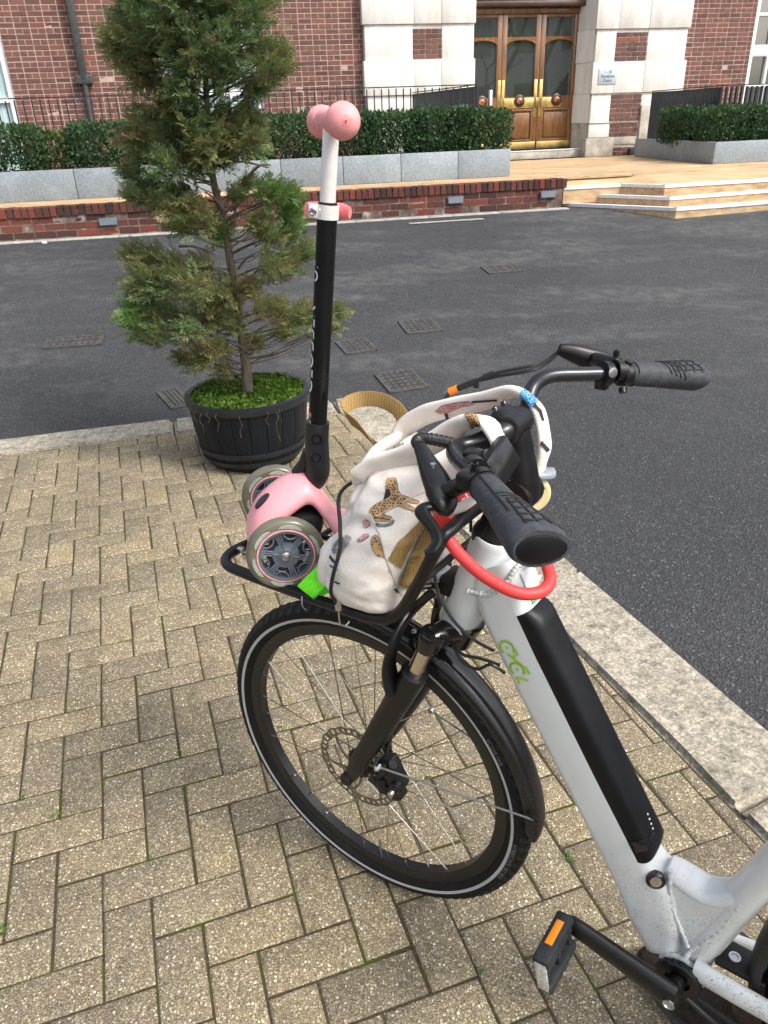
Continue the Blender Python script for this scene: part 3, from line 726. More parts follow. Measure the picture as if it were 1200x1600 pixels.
fr_pts = [(4.385, 9.60), (5.15, 9.58), (5.50, 9.11), (6.72, 9.13), (10.6, 9.6)]; m = MB()
m.add([B(a, b, .702) for a, b in fr_pts] + [B(a, 9.80, TER - .002) for a, b in fr_pts], [(k, k + 1, k + 6, k + 5) for k in range(4)])
m.build('landing', MT['terrace'], steps, smooth=0)

# ---- grey granite planter walls
def planter(name, runs, lab, z0, z1, thick=.06):
    th = thing(name, B(runs[0][0][0], runs[0][0][1], z0), lab, 'planter')
    for (a, b, joints) in runs:
        d = V(b[0] - a[0], b[1] - a[1], 0); L = d.length; d.normalize(); ex = EA * d.x + EN * d.y; ey = V(-ex.y, ex.x, 0)
        js = [0] + joints + [L]
        for l0, l1 in zip(js[:-1], js[1:]):
            q = MB(); q.box(B(a[0], a[1], (z0 + z1) / 2) + ex * (l0 + l1) / 2 + ey * (thick / 2 + random.uniform(0, .003)), (l1 - l0 - .007, thick, z1 - z0), Matrix((ex, ey, EZ)).transposed(), bev=.004)
            q.build('granite_slab', MT['granite'], th)
    return th
pl = planter('granite_planter', [((-4.2, 10.3), (3.97, 10.3), [x + 4.2 for x in (-3.1, -1.48, .13, .96, 1.74, 2.49, 3.25)])], 'long grey granite planter wall below the left hedge', TER + .003, 1.13)
m = MB(); m.box(B(-.12, 10.65, .96), (8.1, .56, .24), RB); m.build('soil', MT['soil'], pl, smooth=0)
m = MB(); m.box(B(3.94, 10.68, .96), (.06, .60, .32), RB); m.build('granite_slab', MT['granite'], pl)
pr = planter('granite_planter', [((7.45, 13.4), (7.08, 10.5), [1.0, 1.95]), ((7.08, 10.5), (10.8, 10.68), [.93, 1.9, 2.8])], 'grey granite planter with an angled corner right of the door', TER + .003, 1.085)
m = MB(); m.prism([(7.2, 10.62), (10.8, 10.78), (10.8, 11.3), (7.75, 11.3), (7.75, 13.3), (7.55, 13.3)], V(0, 0, 0), EA, EN, EZ, .82, 1.05); m.build('soil', MT['soil'], pr, smooth=0)

# ---- clipped hedge shrubs
def bush_mesh(sx, sy, sz, n, mat, leaf=.035, seed=0, dens=.75):
    rnd = np.random.RandomState(seed); m = MB()
    vs = []; fs = []
    for k in range(n):
        # points biased towards the outer skin of a rounded box
        p = rnd.uniform(-1, 1, 3); q = np.abs(p) ** 5
        sc = (q.sum()) ** (1 / 5.); p = p / sc * (1 - abs(rnd.normal(0, .22))) if rnd.rand() < dens else p * .9
        p = p * np.array([sx / 2, sy / 2, sz / 2]); p *= 1 + .10 * noise.noise(Vector(p * 5) + V(seed * 3.1, 0, 0)); p[2] += sz / 2
        if p[2] < sz * .22 and rnd.rand() < .55: continue
        d = rnd.normal(0, 1, 3) + p * np.array([1, 1, .6]) * 2 + np.array([0, 0, .7]); d /= np.linalg.norm(d)
        a = np.cross(d, rnd.normal(0, 1, 3)); a /= np.linalg.norm(a); l = leaf * rnd.uniform(.6, 1.3)
        b = len(vs); e = a * l * .34
        vs += [p, p + d * l * .5 + e, p + d * l, p + d * l * .5 - e]; fs.append((b, b + 1, b + 2, b + 3))
    m.add(vs, fs); return m
def stem_mesh(sx, sz, seed):
    rnd = random.Random(seed); m = MB()
    for k in range(7):
        x = rnd.uniform(-sx * .3, sx * .3); p = [(x, rnd.uniform(-.05, .05), 0), (x + rnd.uniform(-.05, .05), rnd.uniform(-.08, .08), sz * .35), (x + rnd.uniform(-.16, .16), rnd.uniform(-.1, .1), sz * .7)]
        m.tube(p, [.012, .009, .005], 6)
    return m
BM = [(bush_mesh(.95, .55, .54, 5200, MT['hedge'], .046, 11 + q).mesh('foliage', [MT['hedge']], 0), stem_mesh(.9, .5, q).mesh('stems', MT['bark'], 40)) for q in range(3)]
BL = (bush_mesh(.34, .34, .44, 800, MT['hedge_l'], .05, 31).mesh('foliage', [MT['hedge_l']], 0), stem_mesh(.3, .4, 9).mesh('stems', MT['bark'], 40))
def bush(s_, t_, z, var, sc, lab, rotz=0.):
    th = thing('hedge_shrub', B(s_, t_, z), lab, 'shrub', 'clipped shrubs in the granite planters')
    fo, st = BM[var] if var >= 0 else BL
    for nm, me in (('foliage', fo), ('stems', st)):
        o = bpy.data.objects.new(nm, me); COL.objects.link(o); o.parent = th
        o.matrix_basis = (RB @ Matrix.Rotation(rotz, 3, 'Z')).to_4x4() @ Matrix.Diagonal((sc[0], sc[1], sc[2], 1))
SH = [(-3.2, 'leftmost clipped shrub, cut off by the left edge'), (-2.22, 'dark shrub at the left edge beside the pale small bush'), (-1.10, 'dark clipped shrub right of the small yellowish bush'), (-.42, 'dark shrub just left of the conifer, below the downpipe'), (.40, 'clipped shrub mostly hidden behind the conifer'),
      (1.15, 'clipped shrub between the conifer and the scooter grips'), (1.86, 'clipped shrub directly behind the scooter grips'), (2.52, 'clipped shrub just right of the scooter grips'), (3.12, 'clipped shrub below the dark railing panel'), (3.62, 'rightmost shrub of the left hedge, near the door')]
for k, (s_, lab) in enumerate(SH):
    bush(s_, 10.64, 1.06, k % 3, (random.uniform(.86, .98), .95, random.uniform(1.0, 1.08) * (.98 if k < 3 else 1)), lab, PI * (k % 2))
bush(-1.66, 10.62, 1.06, -1, (1., 1., 1.05), 'small yellow-green bush between dark shrubs of the left hedge')
for k, (s_, t_, lab) in enumerate([(7.42, 11.9, 'hedge shrub along the receding side of the right planter'), (7.55, 10.98, 'clipped shrub at the angled corner of the right planter'), (8.25, 11.0, 'clipped shrub on the right planter, second from its corner'), (9.0, 11.05, 'clipped shrub at the right edge of the photo'), (9.8, 11.1, 'clipped shrub past the right edge of the planter')]):
    bush(s_, t_, 1.0, k % 3, (.92, .9, 1.0), lab, PI * (k % 2) + (PI / 2 if k == 0 else 0))

# ---- black iron railings
def railing(runs, z0, z1, pitch, lab, w_=.014, extra=None):
    th = thing('railing', B(runs[0][0][0], runs[0][0][1], z0), lab, 'railing')
    for (a, b, pt) in runs:
        d = V(b[0] - a[0], b[1] - a[1], 0); L = d.length; d.normalize(); ex = EA * d.x + EN * d.y; ey = V(-ex.y, ex.x, 0); R_ = Matrix((ex, ey, EZ)).transposed()
        bb = MB(); bb.box((0, 0, 0), (w_, w_, z1 - z0 - .02)); me = bb.mesh('baluster', MT['iron'], 0)
        n_ = int(L / pt)
        for k in range(n_ + 1):
            inst('baluster', me, B(a[0], a[1], (z0 + z1) / 2 - .01) + ex * (k * L / n_), R_, th)
        for z in (z1, z0 + .08):
            q = MB(); q.box(B(a[0], a[1], z) + ex * L / 2 - ey * .0, (L, .045, .012), R_); q.build('rail', MT['iron'], th, smooth=0)
    return th
railing([((-4.0, 11.15), (3.74, 11.15), .098)], .9, 1.90, .098, 'black iron railing of thin bars behind the left hedge')
railing([((3.78, 11.15), (3.56, 13.75), .072)], .9, 1.90, .072, 'dark close-barred railing panel running back beside the door', .030)
railing([((7.75, 13.5), (7.62, 11.35), .075), ((7.62, 11.35), (10.9, 11.5), .085)], .9, 1.80, .09, 'black iron railing behind the right hedge', .03)
th = thing('entry_post', B(4.02, 11.3, .8), 'slim pale metal entry post at the end of the left railing', 'post')
m = MB(); m.box(B(4.02, 11.3, 1.32), (.045, .05, 1.03), RB, bev=.006); m.build('post', MT['steel'], th)
m = MB(); m.box(B(4.02, 11.272, 1.62), (.03, .012, .14), RB, bev=.003); m.build('keypad', MT['plaque'], th)

# =================================================================== BUILDING
bld = thing('brick_building', B(3, 14.2, .8), 'red brick building with white stone pilasters and an oak double door', 'building')
T_W = 14.02                     # brick face plane
WINS = [(-3.9, -2.64, .3, 3.0), (-.42, 1.13, .3, 3.2), (9.88, 12.2, .6, 3.9)]
PILS = [(2.77, 4.66), (6.76, 8.56)]
Z0, Z1 = .30, 4.2
# mortar backing in pieces round the openings
bw = MB()
def wallpiece(s0, s1, z0, z1): bw.box(B((s0 + s1) / 2, T_W + .16, (z0 + z1) / 2), (s1 - s0, .30, z1 - z0), RB)
wallpiece(-7, -3.9, Z0, Z1); wallpiece(-2.64, -.42, Z0, Z1); wallpiece(1.13, 4.60, Z0, Z1); wallpiece(6.80, 9.88, Z0, Z1); wallpiece(12.2, 15, Z0, Z1)
for (a, b, c, d) in WINS[:2]: wallpiece(a, b, d, Z1)
wallpiece(9.88, 12.2, 3.9, Z1); wallpiece(9.88, 12.2, Z0, .6); wallpiece(4.60, 6.80, 3.75, Z1)
brickwall = bw.build('brick_wall', MT['mortar'], bld, smooth=0)
HB = .0595; CR = .0715
FST = brick_cheap(.202, HB, .05, MT['brick']); FHD = brick_cheap(.0945, HB, .05, MT['brick_b'])
FCL = brick_cheap(.045, HB, .05, MT['brick'])
def brick_rows(s0, s1, z0, z1, tface, phase=0):
    """English bond: alternate courses of stretchers and headers"""
    out = []; z = z0; r_ = phase
    while z + CR <= z1 + .001:
        st = (r_ % 2 == 0); l = .215 if st else .1075; x = s0
        while x < s1 - .02:
            ll = min(l, s1 - x)
            out.append((x + ll / 2, z + CR / 2, ll, st, tface)); x += ll
        z += CR; r_ += 1
    return out
allb = brick_rows(-2.64, -.42, .9, 3.6, T_W) + brick_rows(1.13, 2.80, .9, 3.6, T_W) + brick_rows(8.50, 9.88, .9, 3.6, T_W) + brick_rows(-6.0, -3.9, .9, 3.6, T_W, 1)
scored = []
for (s_, z, l, st, tf) in allb:
    p = pix(B(s_, tf, z)); ok = p is not None and -20 < p[0] < 1220 and -10 < p[1] < 235
    hid = ok and 215 < p[0] < 400                                     # behind the conifer
    scored.append(((l * (1.6 if not hid else .3)) / p[2] if ok else 0, s_, z, l, st, tf))
scored.sort(key=lambda q: -q[0])
restb = MB()
def add_brick(parent, s_, z, l, st, tf, proud=.006):
    src = FST if l > .2 else (FHD if l > .09 else FCL); me = random.choice(src); k = l / (.215 if l > .2 else (.1075 if l > .09 else .053))
    o = inst('brick', me, B(s_, tf + .031 + random.gauss(0, .0015), z), RB, parent)
    if abs(k - 1) > .02: o.scale = (k, 1, 1)
for i, (sc_, s_, z, l, st, tf) in enumerate(scored):
    if i < 300 and sc_ > 0: add_brick(brickwall, s_, z, l, st, tf)
    else:
        c_ = B(s_, tf + .031 + random.gauss(0, .0015), z); restb.box(c_, (l - .013, .05, HB), RB, mi=random.choice((0, 0, 1, 2)))
# materials of the joined bricks: three fired shades (no per-object random on one mesh)
def shade(name, cols):
    M = Mat(name, rough=.88, spec=.2); p = M.pos(); vr = M.n('SeparateColor', _0=M.vor(p, 9.)).outputs[0]
    M.set('Base Color', M.mix(M.ramp(vr, [(0, cols[0]), (.5, cols[1]), (1, cols[2])]), M.ramp(M.noise(p, 55., 6, .7), [(.3, (.66, .66, .68)), (.7, (1.12, 1.08, 1.05))]), .9, 'MULTIPLY')); M.bump(M.noise(p, 120., 5, .7), .5, .004); return M.m
restb.build('brick', [shade('brick_shade_a', [(.142, .073, .062), (.172, .086, .072), (.198, .097, .08)]), shade('brick_shade_b', [(.128, .068, .059), (.158, .080, .067), (.18, .09, .075)]), shade('brick_shade_c', [(.16, .08, .066), (.196, .096, .078), (.235, .105, .08)])], brickwall, smooth=0, kind='stuff')

# stone pilasters: proud and set-back rows, brick infill panels
def pilaster(s0, s1, rows_, pan, nm, plinth=None, infill=True, right=False):
    ps = MB(); ps.box(B((s0 + s1) / 2, 14.0, 2.4), (s1 - s0 - .16, .16, 3.6), RB); core = ps.build('stone_pilaster', MT['stone'], bld, smooth=0)
    for k in range(len(rows_) - 1):
        zt, zb = rows_[k], rows_[k + 1]; proud = k % 2 == 0
        e = 0 if proud else .035; tf = 13.88 if proud else 13.912
        if proud: cuts = [s0, pan[0], pan[1], s1]
        else: cuts = [s0 + e, pan[0] - .02, pan[1] + .012, s1 - e]
        for q in range(3):
            if not proud and q == 1:
                for (x, z, l, st, t2) in brick_rows(cuts[1], cuts[2], zb + .005, zt - .005, 13.90, k // 2): add_brick(core, x, z, l, st, t2)
                continue
            a, b = cuts[q], cuts[q + 1]; m = MB(); m.box(B((a + b) / 2, tf + .10 + (.004 if q == 1 else 0), (zt + zb) / 2), (b - a - .004, .20, zt - zb - .005), RB, bev=.007); m.build('stone_block', MT['stone'], core)
    return core
pL = pilaster(2.77, 4.66, [3.36, 2.867, 2.375, 1.873, 1.40, .80], (3.62, 4.08), 'L')
pR = pilaster(6.78, 8.55, [3.22, 2.753, 2.274, 1.798, 1.346, 1.346], (7.20, 7.76), 'R')
for core, rows_ in ((pL, None), (pR, None)): pass
# top rows (continue above the frame)
for core, s0, s1, pan, z0 in ((pL, 2.80, 4.63, (3.60, 4.09), 3.36), (pR, 6.81, 8.52, (7.18, 7.77), 3.22)):
    for a, b in ((s0, pan[0]), (pan[0], pan[1]), (pan[1], s1)):
        m = MB(); m.box(B((a + b) / 2, 14.012, z0 + .25), (b - a - .004, .20, .49), RB, bev=.007); m.build('stone_block', MT['stone'], core)
# foot of the right pilaster: stone below the last proud row, plinth, brick beside it
for (a, b, zt, zb, mt, tf) in [(6.80, 7.20, 1.342, 1.11, 'stone', 13.90), (6.74, 7.28, 1.105, .80, 'plinth', 13.84), (7.285, 7.76, 1.105, .98, 'plinth', 13.89), (7.765, 7.98, 1.6, .80, 'plinth', 13.86)]:
    m = MB(); m.box(B((a + b) / 2, tf + .10, (zt + zb) / 2), (b - a - .003, .20, zt - zb - .004), RB, bev=.01); m.build('stone_block', MT[mt], pR)
for (x, z, l, st, t2) in brick_rows(7.205, 7.76, 1.11, 1.342, 13.90, 1) + brick_rows(7.29, 7.76, .80, .975, 13.90, 1): add_brick(pR, x, z, l, st, t2)
m = MB(); m.box(B(7.62, 13.82, .86), (.10, .08, .12), RB, bev=.01); m.build('vent_box', MT['iron'], bld)
# splayed stone jamb between the door and the right pilaster
for k, (zt, zb) in enumerate([(3.7, 3.22), (3.22, 2.76), (2.76, 2.28), (2.28, 1.80), (1.80, 1.35), (1.35, .80)]):
    m = MB(); j = .012 if k % 2 == 0 else 0
    m.prism([(6.66 - j, 14.30), (6.785, 13.93 - j), (6.785, 14.42), (6.66 - j, 14.42)], V(0, 0, 0), EA, EN, EZ, zb + .002, zt - .002); m.build('jamb_stone', MT['stone'] if k < 5 else MT['plinth'], pR, smooth=0)
m = MB(); m.box(B(4.635, 14.2, 2.2), (.05, .44, 2.9), RB); m.build('jamb_stone', MT['stone'], pL)
# door
door = MB(); door.box(B(5.64, 14.46, 2.0), (2.12, .04, 2.2), RB); doorset = door.build('door', MT['oak_dark'], bld, smooth=0)
TD = 14.36
def frame_rect(mb, s0, s1, z0, z1, w_, t0, d): 
    mb.box(B((s0 + s1) / 2, t0, z1 - w_ / 2), (s1 - s0, d, w_), RB, bev=.004); mb.box(B((s0 + s1) / 2, t0, z0 + w_ / 2), (s1 - s0, d, w_), RB, bev=.004)
    mb.box(B(s0 + w_ / 2, t0 + .001, (z0 + z1) / 2), (w_, d, z1 - z0 - 2 * w_), RB, bev=.004); mb.box(B(s1 - w_ / 2, t0 + .001, (z0 + z1) / 2), (w_, d, z1 - z0 - 2 * w_), RB, bev=.004)
for k, s0 in enumerate((4.59, 5.29, 5.99)):
    s1 = s0 + .694; c = (s0 + s1) / 2; lf = MB()
    st_ = .085
    lf.box(B(s0 + st_ / 2, TD, 1.99), (st_, .055, 2.08), RB, bev=.005); lf.box(B(s1 - st_ / 2, TD, 1.99), (st_, .055, 2.08), RB, bev=.005)
    for z0, z1 in ((.95, 1.09), (1.60, 1.80), (2.665, 2.70), (2.985, 3.03)): lf.box(B(c, TD + .0015, (z0 + z1) / 2), (s1 - s0 - 2 * st_, .05, z1 - z0), RB)
    lo = lf.build('door_leaf', MT['oak'], doorset)
    # arched head of the tall pane
    hw = (s1 - s0 - 2 * st_) / 2; ar = [(hw * math.cos(a), .085 * math.sin(a)) for a in [PI * q / 16 for q in range(17)]]
    m = MB()
    for a, b in zip(ar[:-1], ar[1:]):
        P = [B(c + a[0], TD - .02, 2.575 + a[1]), B(c + b[0], TD - .02, 2.575 + b[1]), B(c + b[0], TD - .02, 2.668), B(c + a[0], TD - .02, 2.668)]
        m.add(P + [p + EN * .045 for p in P], [(0, 1, 2, 3), (4, 7, 6, 5), (0, 4, 5, 1)])
    m.tube([B(c + x, TD - .026, 2.578 + y) for x, y in ar], .014, 6); m.build('arched_head', MT['oak'], doorset)
    for z0, z1 in ((1.80, 2.665), (2.70, 2.985)):
        m = MB(); m.box(B(c, TD + .012, (z0 + z1) / 2), (s1 - s0 - 2 * st_, .008, z1 - z0), RB); m.build('pane', MT['glass'], doorset, smooth=0)
    m = MB(); m.box(B(c, TD + .01, 1.345), (hw * 2, .02, .51), RB); m.box(B(c, TD - .006, 1.345), (hw * 2 - .10, .02, .40), RB, bev=.012); frame_rect(m, c - hw, c + hw, 1.09, 1.60, .025, TD - .012, .03); m.build('raised_panel', MT['oak'], doorset)
    # brass plates: push plates up the meeting stiles, mid rail, kick plate
    m = MB()
    if k == 1: px_, mr = (s1 - .05,), (s0 + .0, s1)
    elif k == 2: px_, mr = (s0 + .045,), (s0, s0 + .44)
    else: px_, mr = (s1 - .03,), (s1 - .06, s1)
    for x in px_: m.box(B(x, TD - .031, 1.77), (.055, .006, .58), RB, bev=.002); m.build('push_plate', MT['brass'], doorset); m = MB()
    m.box(B((mr[0] + mr[1]) / 2, TD - .0315, 1.70), (mr[1] - mr[0] - .004, .005, .16), RB, bev=.002)
    m.build('mid_rail_plate', MT['brass'], doorset); m = MB()
    if k == 1: m.box(B(s0 + .038, TD - .031, 1.77), (.05, .006, .58), RB, bev=.002); m.build('push_plate', MT['brass'], doorset); m = MB()
    m.box(B(c, TD - .0295, 1.02), (s1 - s0 - .03, .005, .12), RB, bev=.002); m.build('kick_plate', MT['brass'], doorset)
    m = MB(); m.lathe([(0, .10), (.012, .10), (.02, .085), (.022, .0)], B(c, TD - .028, 1.735), -EN, 24); m.build('door_roundel', MT['oak_dark'], doorset)
    m = MB(); m.lathe([(0, .052), (.012, .055), (.022, .045), (.026, 0)], B(c, TD - .052, 1.735), -EN, 18); m.box(B(c, TD - .082, 1.75), (.05, .012, .05), RB, bev=.01); m.build('door_emblem', MT['copper'], doorset)
m = MB(); m.box(B(6.672, TD + .0, 2.0), (.055, .10, 2.12), RB, bev=.008); m.box(B(5.64, TD - .02, 3.075), (2.1, .10, .085), RB, bev=.01); m.build('door_frame', MT['oak'], doorset)
m = MB(); m.box(B(5.64, TD - .09, 3.16), (2.16, .20, .085), RB, bev=.02); m.box(B(5.64, TD - .05, 3.24), (2.16, .14, .07), RB, bev=.01); m.build('transom', MT['oak_dark'], doorset)
for k in range(3):
    m = MB(); m.box(B(4.94 + k * .7, TD + .02, 3.5), (.60, .01, .42), RB); m.build('fanlight_pane', MT['glass'], doorset, smooth=0)
    m = MB(); frame_rect(m, 4.59 + k * .7, 5.288 + k * .7, 3.28, 3.75, .05, TD, .05); m.build('fanlight_frame', MT['oak_dark'], doorset)
m = MB(); m.box(B(5.68, 14.24, .875), (2.2, .36, .146), RB, bev=.012); m.build('threshold_step', MT['plinth'], bld)
m = MB(); m.box(B(5.68, 14.215, .938), (2.19, .33, .02), RB, bev=.006); m.build('threshold_nosing', MT['nosing'], bld)
m = MB(); m.box(B(5.6, 15.4, 2.2), (4.0, 1.8, 3.2), RB); m.build('lobby_interior', MT['oak_dark'], bld, smooth=0)
# windows: white timber with glazing bars
def window(s0, s1, z0, z1, cols, zs, glass='glass'):
    f = MB(); frame_rect(f, s0, s1, z0, z1, .09, T_W + .10, .10); wo_ = f.build('window', MT['white_paint'], bld)
    for c_ in range(1, cols):
        m = MB(); x = s0 + (s1 - s0) * c_ / cols; m.box(B(x, T_W + .10, (z0 + z1) / 2), (.05, .07, z1 - z0 - .18), RB, bev=.004); m.build('mullion', MT['white_paint'], wo_)
    for z, h in zs:
        m = MB(); m.box(B((s0 + s1) / 2, T_W + .099, z), (s1 - s0 - .18, .065, h), RB, bev=.004); m.build('glazing_bar', MT['white_paint'], wo_)
    for c_ in range(cols):
        a = s0 + (s1 - s0) * c_ / cols + .03; b = s0 + (s1 - s0) * (c_ + 1) / cols - .03; zz = [z0 + .05] + sorted(z for z, h in zs) + [z1 - .05]
        for q in range(len(zz) - 1):
            m = MB(); m.box(B((a + b) / 2, T_W + .125, (zz[q] + zz[q + 1]) / 2), (b - a, .006, zz[q + 1] - zz[q] - .02), RB); m.build('pane', MT[glass], wo_, smooth=0)
    return wo_
window(-3.9, -2.64, .5, 3.0, 2, [(1.98, .07), (2.62, .12)], 'curtain_glass')
window(-.42, 1.13, .5, 3.2, 3, [(1.98, .07), (2.55, .12)], 'curtain_glass')
window(9.88, 12.0, .6, 3.8, 5, [(2.40, .18), (1.85, .05), (2.95, .05)])
m = MB(); m.prism([(9.86, 0), (9.3, 0), (9.3, .0), (9.86, .05)], B(0, T_W - .01, 1.80), EA, EZ, -EN, 0, .012) if False else None
# downpipe
dp = thing('downpipe', B(-1.58, 13.95, .9), 'dark cast iron downpipe on the brick wall left of the conifer', 'downpipe')
m = MB(); m.box(B(-1.57, 13.93, 3.2), (.105, .085, 1.98), RB, bev=.012); m.build('pipe', MT['pipe'], dp)
m = MB(); m.tube([B(-1.575, 13.94, 2.22), B(-1.585, 13.94, 1.2)], .042, 14); m.build('lower_pipe', MT['pipe'], dp)
m = MB(); m.box(B(-1.575, 13.945, 2.22), (.25, .11, .125), RB, bev=.01)
for sx in (-.1, .1):
    for sz in (-.035, .035): m.lathe([(0, .012), (.012, .012), (.016, 0)], B(-1.575 + sx, 13.89, 2.22 + sz), -EN, 8)
m.build('bracket', MT['pipe'], dp)
# name plaque
pq = thing('wall_plaque', B(7.06, 13.87, 2.06), 'small grey steel name plaque on the stone right of the door', 'sign')
m = MB(); m.box(B(7.06, 13.872, 2.06), (.34, .012, .24), RB, bev=.003); plate = m.build('plate', MT['plaque'], pq)
m = MB()
for txt, zz, sz in (('1 - 42', .062, .062), ('Ravalpine', 0, .066), ('Court', -.066, .066)):
    vs, fs = text_mesh(txt, sz, 0, .0012); m.add([B(7.06 + x, 13.8645, 2.06 + zz + y) for x, y in vs], fs)
m.build('lettering', MT['ink'], pq, smooth=0)

# ---- bare trees and a pale house across the forecourt (seen only as reflections in the door glass)
def bare_tree(loc, H_, seed, lab):
    th = thing('bare_tree', loc, lab, 'tree', 'bare trees across the forecourt'); rnd = random.Random(seed); m = MB()
    def grow(p, d, L, r_, lev):
        q = p + d * L * .5 + V(rnd.gauss(0, .04), rnd.gauss(0, .04), 0) * L; e = p + d * L; m.tube([p, q, e], [r_, r_ * .85, r_ * .68], 5 if lev > 1 else 8, caps=False)
        if lev >= 5: return
        for k in range(3 if lev < 4 else 2):
            nd = (d + V(rnd.gauss(0, .55), rnd.gauss(0, .55), rnd.gauss(.12, .3))).normalized(); grow(e if k else q, nd, L * rnd.uniform(.6, .82), r_ * .6, lev + 1)
    grow(Vector(loc), V(0, 0, 1), H_ * .32, H_ * .018, 0); m.build('trunk', MT['bark'], th)
for k, (x, y, h, lab) in enumerate([(13, -2, 9, 'bare tree mirrored in the middle door pane'), (17, -5, 11, 'bare tree mirrored in the right door pane'), (10.5, -7, 10, 'bare tree mirrored in the left door pane'), (20, 1, 10, 'bare tree mirrored in the right window')]): bare_tree((x, y, -.05), h, 50 + k, lab)
hs = thing('pale_house', V(25, -14, -.05), 'pale rendered house mirrored in the door glass', 'house')
Rh = Matrix.Rotation(rad(60), 3, 'Z'); hc_ = V(25, -14, 0)
m = MB(); m.box(hc_ + EZ * 4, (12, 6, 8.1), Rh); m.build('wall', MT['stone'], hs, smooth=0)
m = MB(); m.prism([(-3.4, 0), (3.4, 0), (0, 2.4)], hc_ + EZ * 8.06 - Rh @ V(6.2, 0, 0), Rh @ V(0, 1, 0), EZ, Rh @ V(1, 0, 0), 0, 12.4); m.build('roof', MT['oak_dark'], hs, smooth=0)
for i in range(4):
    for j in range(2):
        for sd in (1, -1):
            m = MB(); m.box(hc_ + Rh @ V(-4.2 + i * 2.8, sd * 3.02, 0) + EZ * (2.2 + j * 3.3), (1.2, .08, 1.8), Rh); m.build('window', MT['glass'], hs, smooth=0)

# =================================================================== BARREL PLANTER
PC = V(-.655, 3.615, 0)
pot = thing('barrel_planter', PC, 'black half-barrel planter standing on the paving by the kerb', 'planter')
prof = [(.0, .212), (.012, .232), (.05, .252), (.10, .266), (.20, .283), (.30, .293), (.345, .298)]
def pr(z):
    for (z0, r0), (z1, r1) in zip(prof[:-1], prof[1:]):
        if z <= z1: return r0 + (r1 - r0) * (z - z0) / (z1 - z0)
    return prof[-1][1]
NST = 22
for k in range(NST):
    a0, a1 = 2 * PI * k / NST + .005, 2 * PI * (k + 1) / NST - .005; m = MB(); zs = [.004, .014, .05, .1, .2, .3, .345]
    for z in zs:
        for q in range(5):
            a = a0 + (a1 - a0) * q / 4; r_ = pr(z) + (-.0014 if q in (0, 4) else .0); m.v.append((PC.x + math.cos(a) * r_, PC.y + math.sin(a) * r_, z))
        for q in range(5):
            a = a1 + (a0 - a1) * q / 4; r_ = pr(z) - .018; m.v.append((PC.x + math.cos(a) * r_, PC.y + math.sin(a) * r_, z))
    for i in range(len(zs) - 1):
        for q in range(10): m.f.append((i * 10 + q, i * 10 + (q + 1) % 10, (i + 1) * 10 + (q + 1) % 10, (i + 1) * 10 + q)); m.m.append(0)
    m.f.append(tuple(range(10))); m.m.append(0); m.f.append(tuple(60 + q for q in range(10))); m.m.append(0)
    m.build('stave', MT['barrel'], pot, smooth=25)
for z0, z1, e in ((.315, .352, .008), (.085, .112, .006), (.035, .062, .006)):
    m = MB(); m.lathe([(z0, pr(z0) - .01), (z0, pr(z0) + e), ((z0 + z1) / 2, pr((z0 + z1) / 2) + e + .002), (z1, pr(z1) + e), (z1 + (.004 if z0 > .3 else 0), pr(z1) - .004), (z1, pr(z1) - .02)], PC, EZ, 64, closed=True); m.build('hoop', MT['hoop'], pot)
m = MB(); m.lathe([(0, .20), (.02, .20)], PC, EZ, 32); m.build('base', MT['barrel'], pot)
m = MB(); m.lathe([(.30, .272), (.315, .20), (.325, .10), (.328, .0)], PC, EZ, 40); m.build('soil', MT['soil'], pot)
# lush ground cover in the barrel
rs = np.random.RandomState(4); m = MB(); vs = []; fs = []
for k in range(5200):
    a = rs.uniform(0, 2 * PI); r_ = .285 * math.sqrt(rs.uniform(0, 1)); p = np.array([PC.x + math.cos(a) * r_, PC.y + math.sin(a) * r_, .315 + rs.uniform(0, .035) + .03 * max(0, noise.noise(V(math.cos(a) * r_ * 9, math.sin(a) * r_ * 9, 0)))])
    d = rs.normal(0, 1, 3); d[2] = abs(d[2]) * 1.1 + .2; d /= np.linalg.norm(d); s_ = np.cross(d, rs.normal(0, 1, 3)); s_ /= np.linalg.norm(s_); l = rs.uniform(.008, .020); b = len(vs)
    vs += [p, p + d * l * .6 + s_ * l * .38, p + d * l, p + d * l * .6 - s_ * l * .38]; fs.append((b, b + 1, b + 2, b + 3))
for k in range(700):   # grass blades
    a = rs.uniform(0, 2 * PI); r_ = .28 * math.sqrt(rs.uniform(0, 1)); p = np.array([PC.x + math.cos(a) * r_, PC.y + math.sin(a) * r_, .315]); d = np.array([rs.normal(0, .6), rs.normal(0, .6), 1]); d /= np.linalg.norm(d); l = rs.uniform(.025, .06); s_ = np.array([d[1], -d[0], 0]) * .004 + np.array([.001, .001, 0]); b = len(vs)
    vs += [p - s_, p + s_, p + d * l]; fs.append((b, b + 1, b + 2))
m.add(vs, fs); m.build('ground_cover', MT['cover'], smooth=0, kind='stuff', label='bright green mossy ground cover filling the barrel planter', cat='ground cover')
for k, (ang, l) in enumerate([(-2.35, .08), (-2.2, .12), (-2.05, .06), (-1.9, .10), (-1.55, .13), (-1.15, .08), (-1.0, .17), (-.95, .09), (-2.5, .10)]):
    m = MB(); p0_ = PC + V(math.cos(ang), math.sin(ang), 0) * .27 + EZ * .35
    pts = [p0_ + V(math.cos(ang), math.sin(ang), 0) * (.045 if q else 0) - EZ * (l * q / 4) + V(math.sin(q * 2.1 + k) * .008, 0, 0) for q in range(5)]
    m.tube(spline(pts, 4), .0008, 5); m.build('trailing_root', MT['bark'], pot)

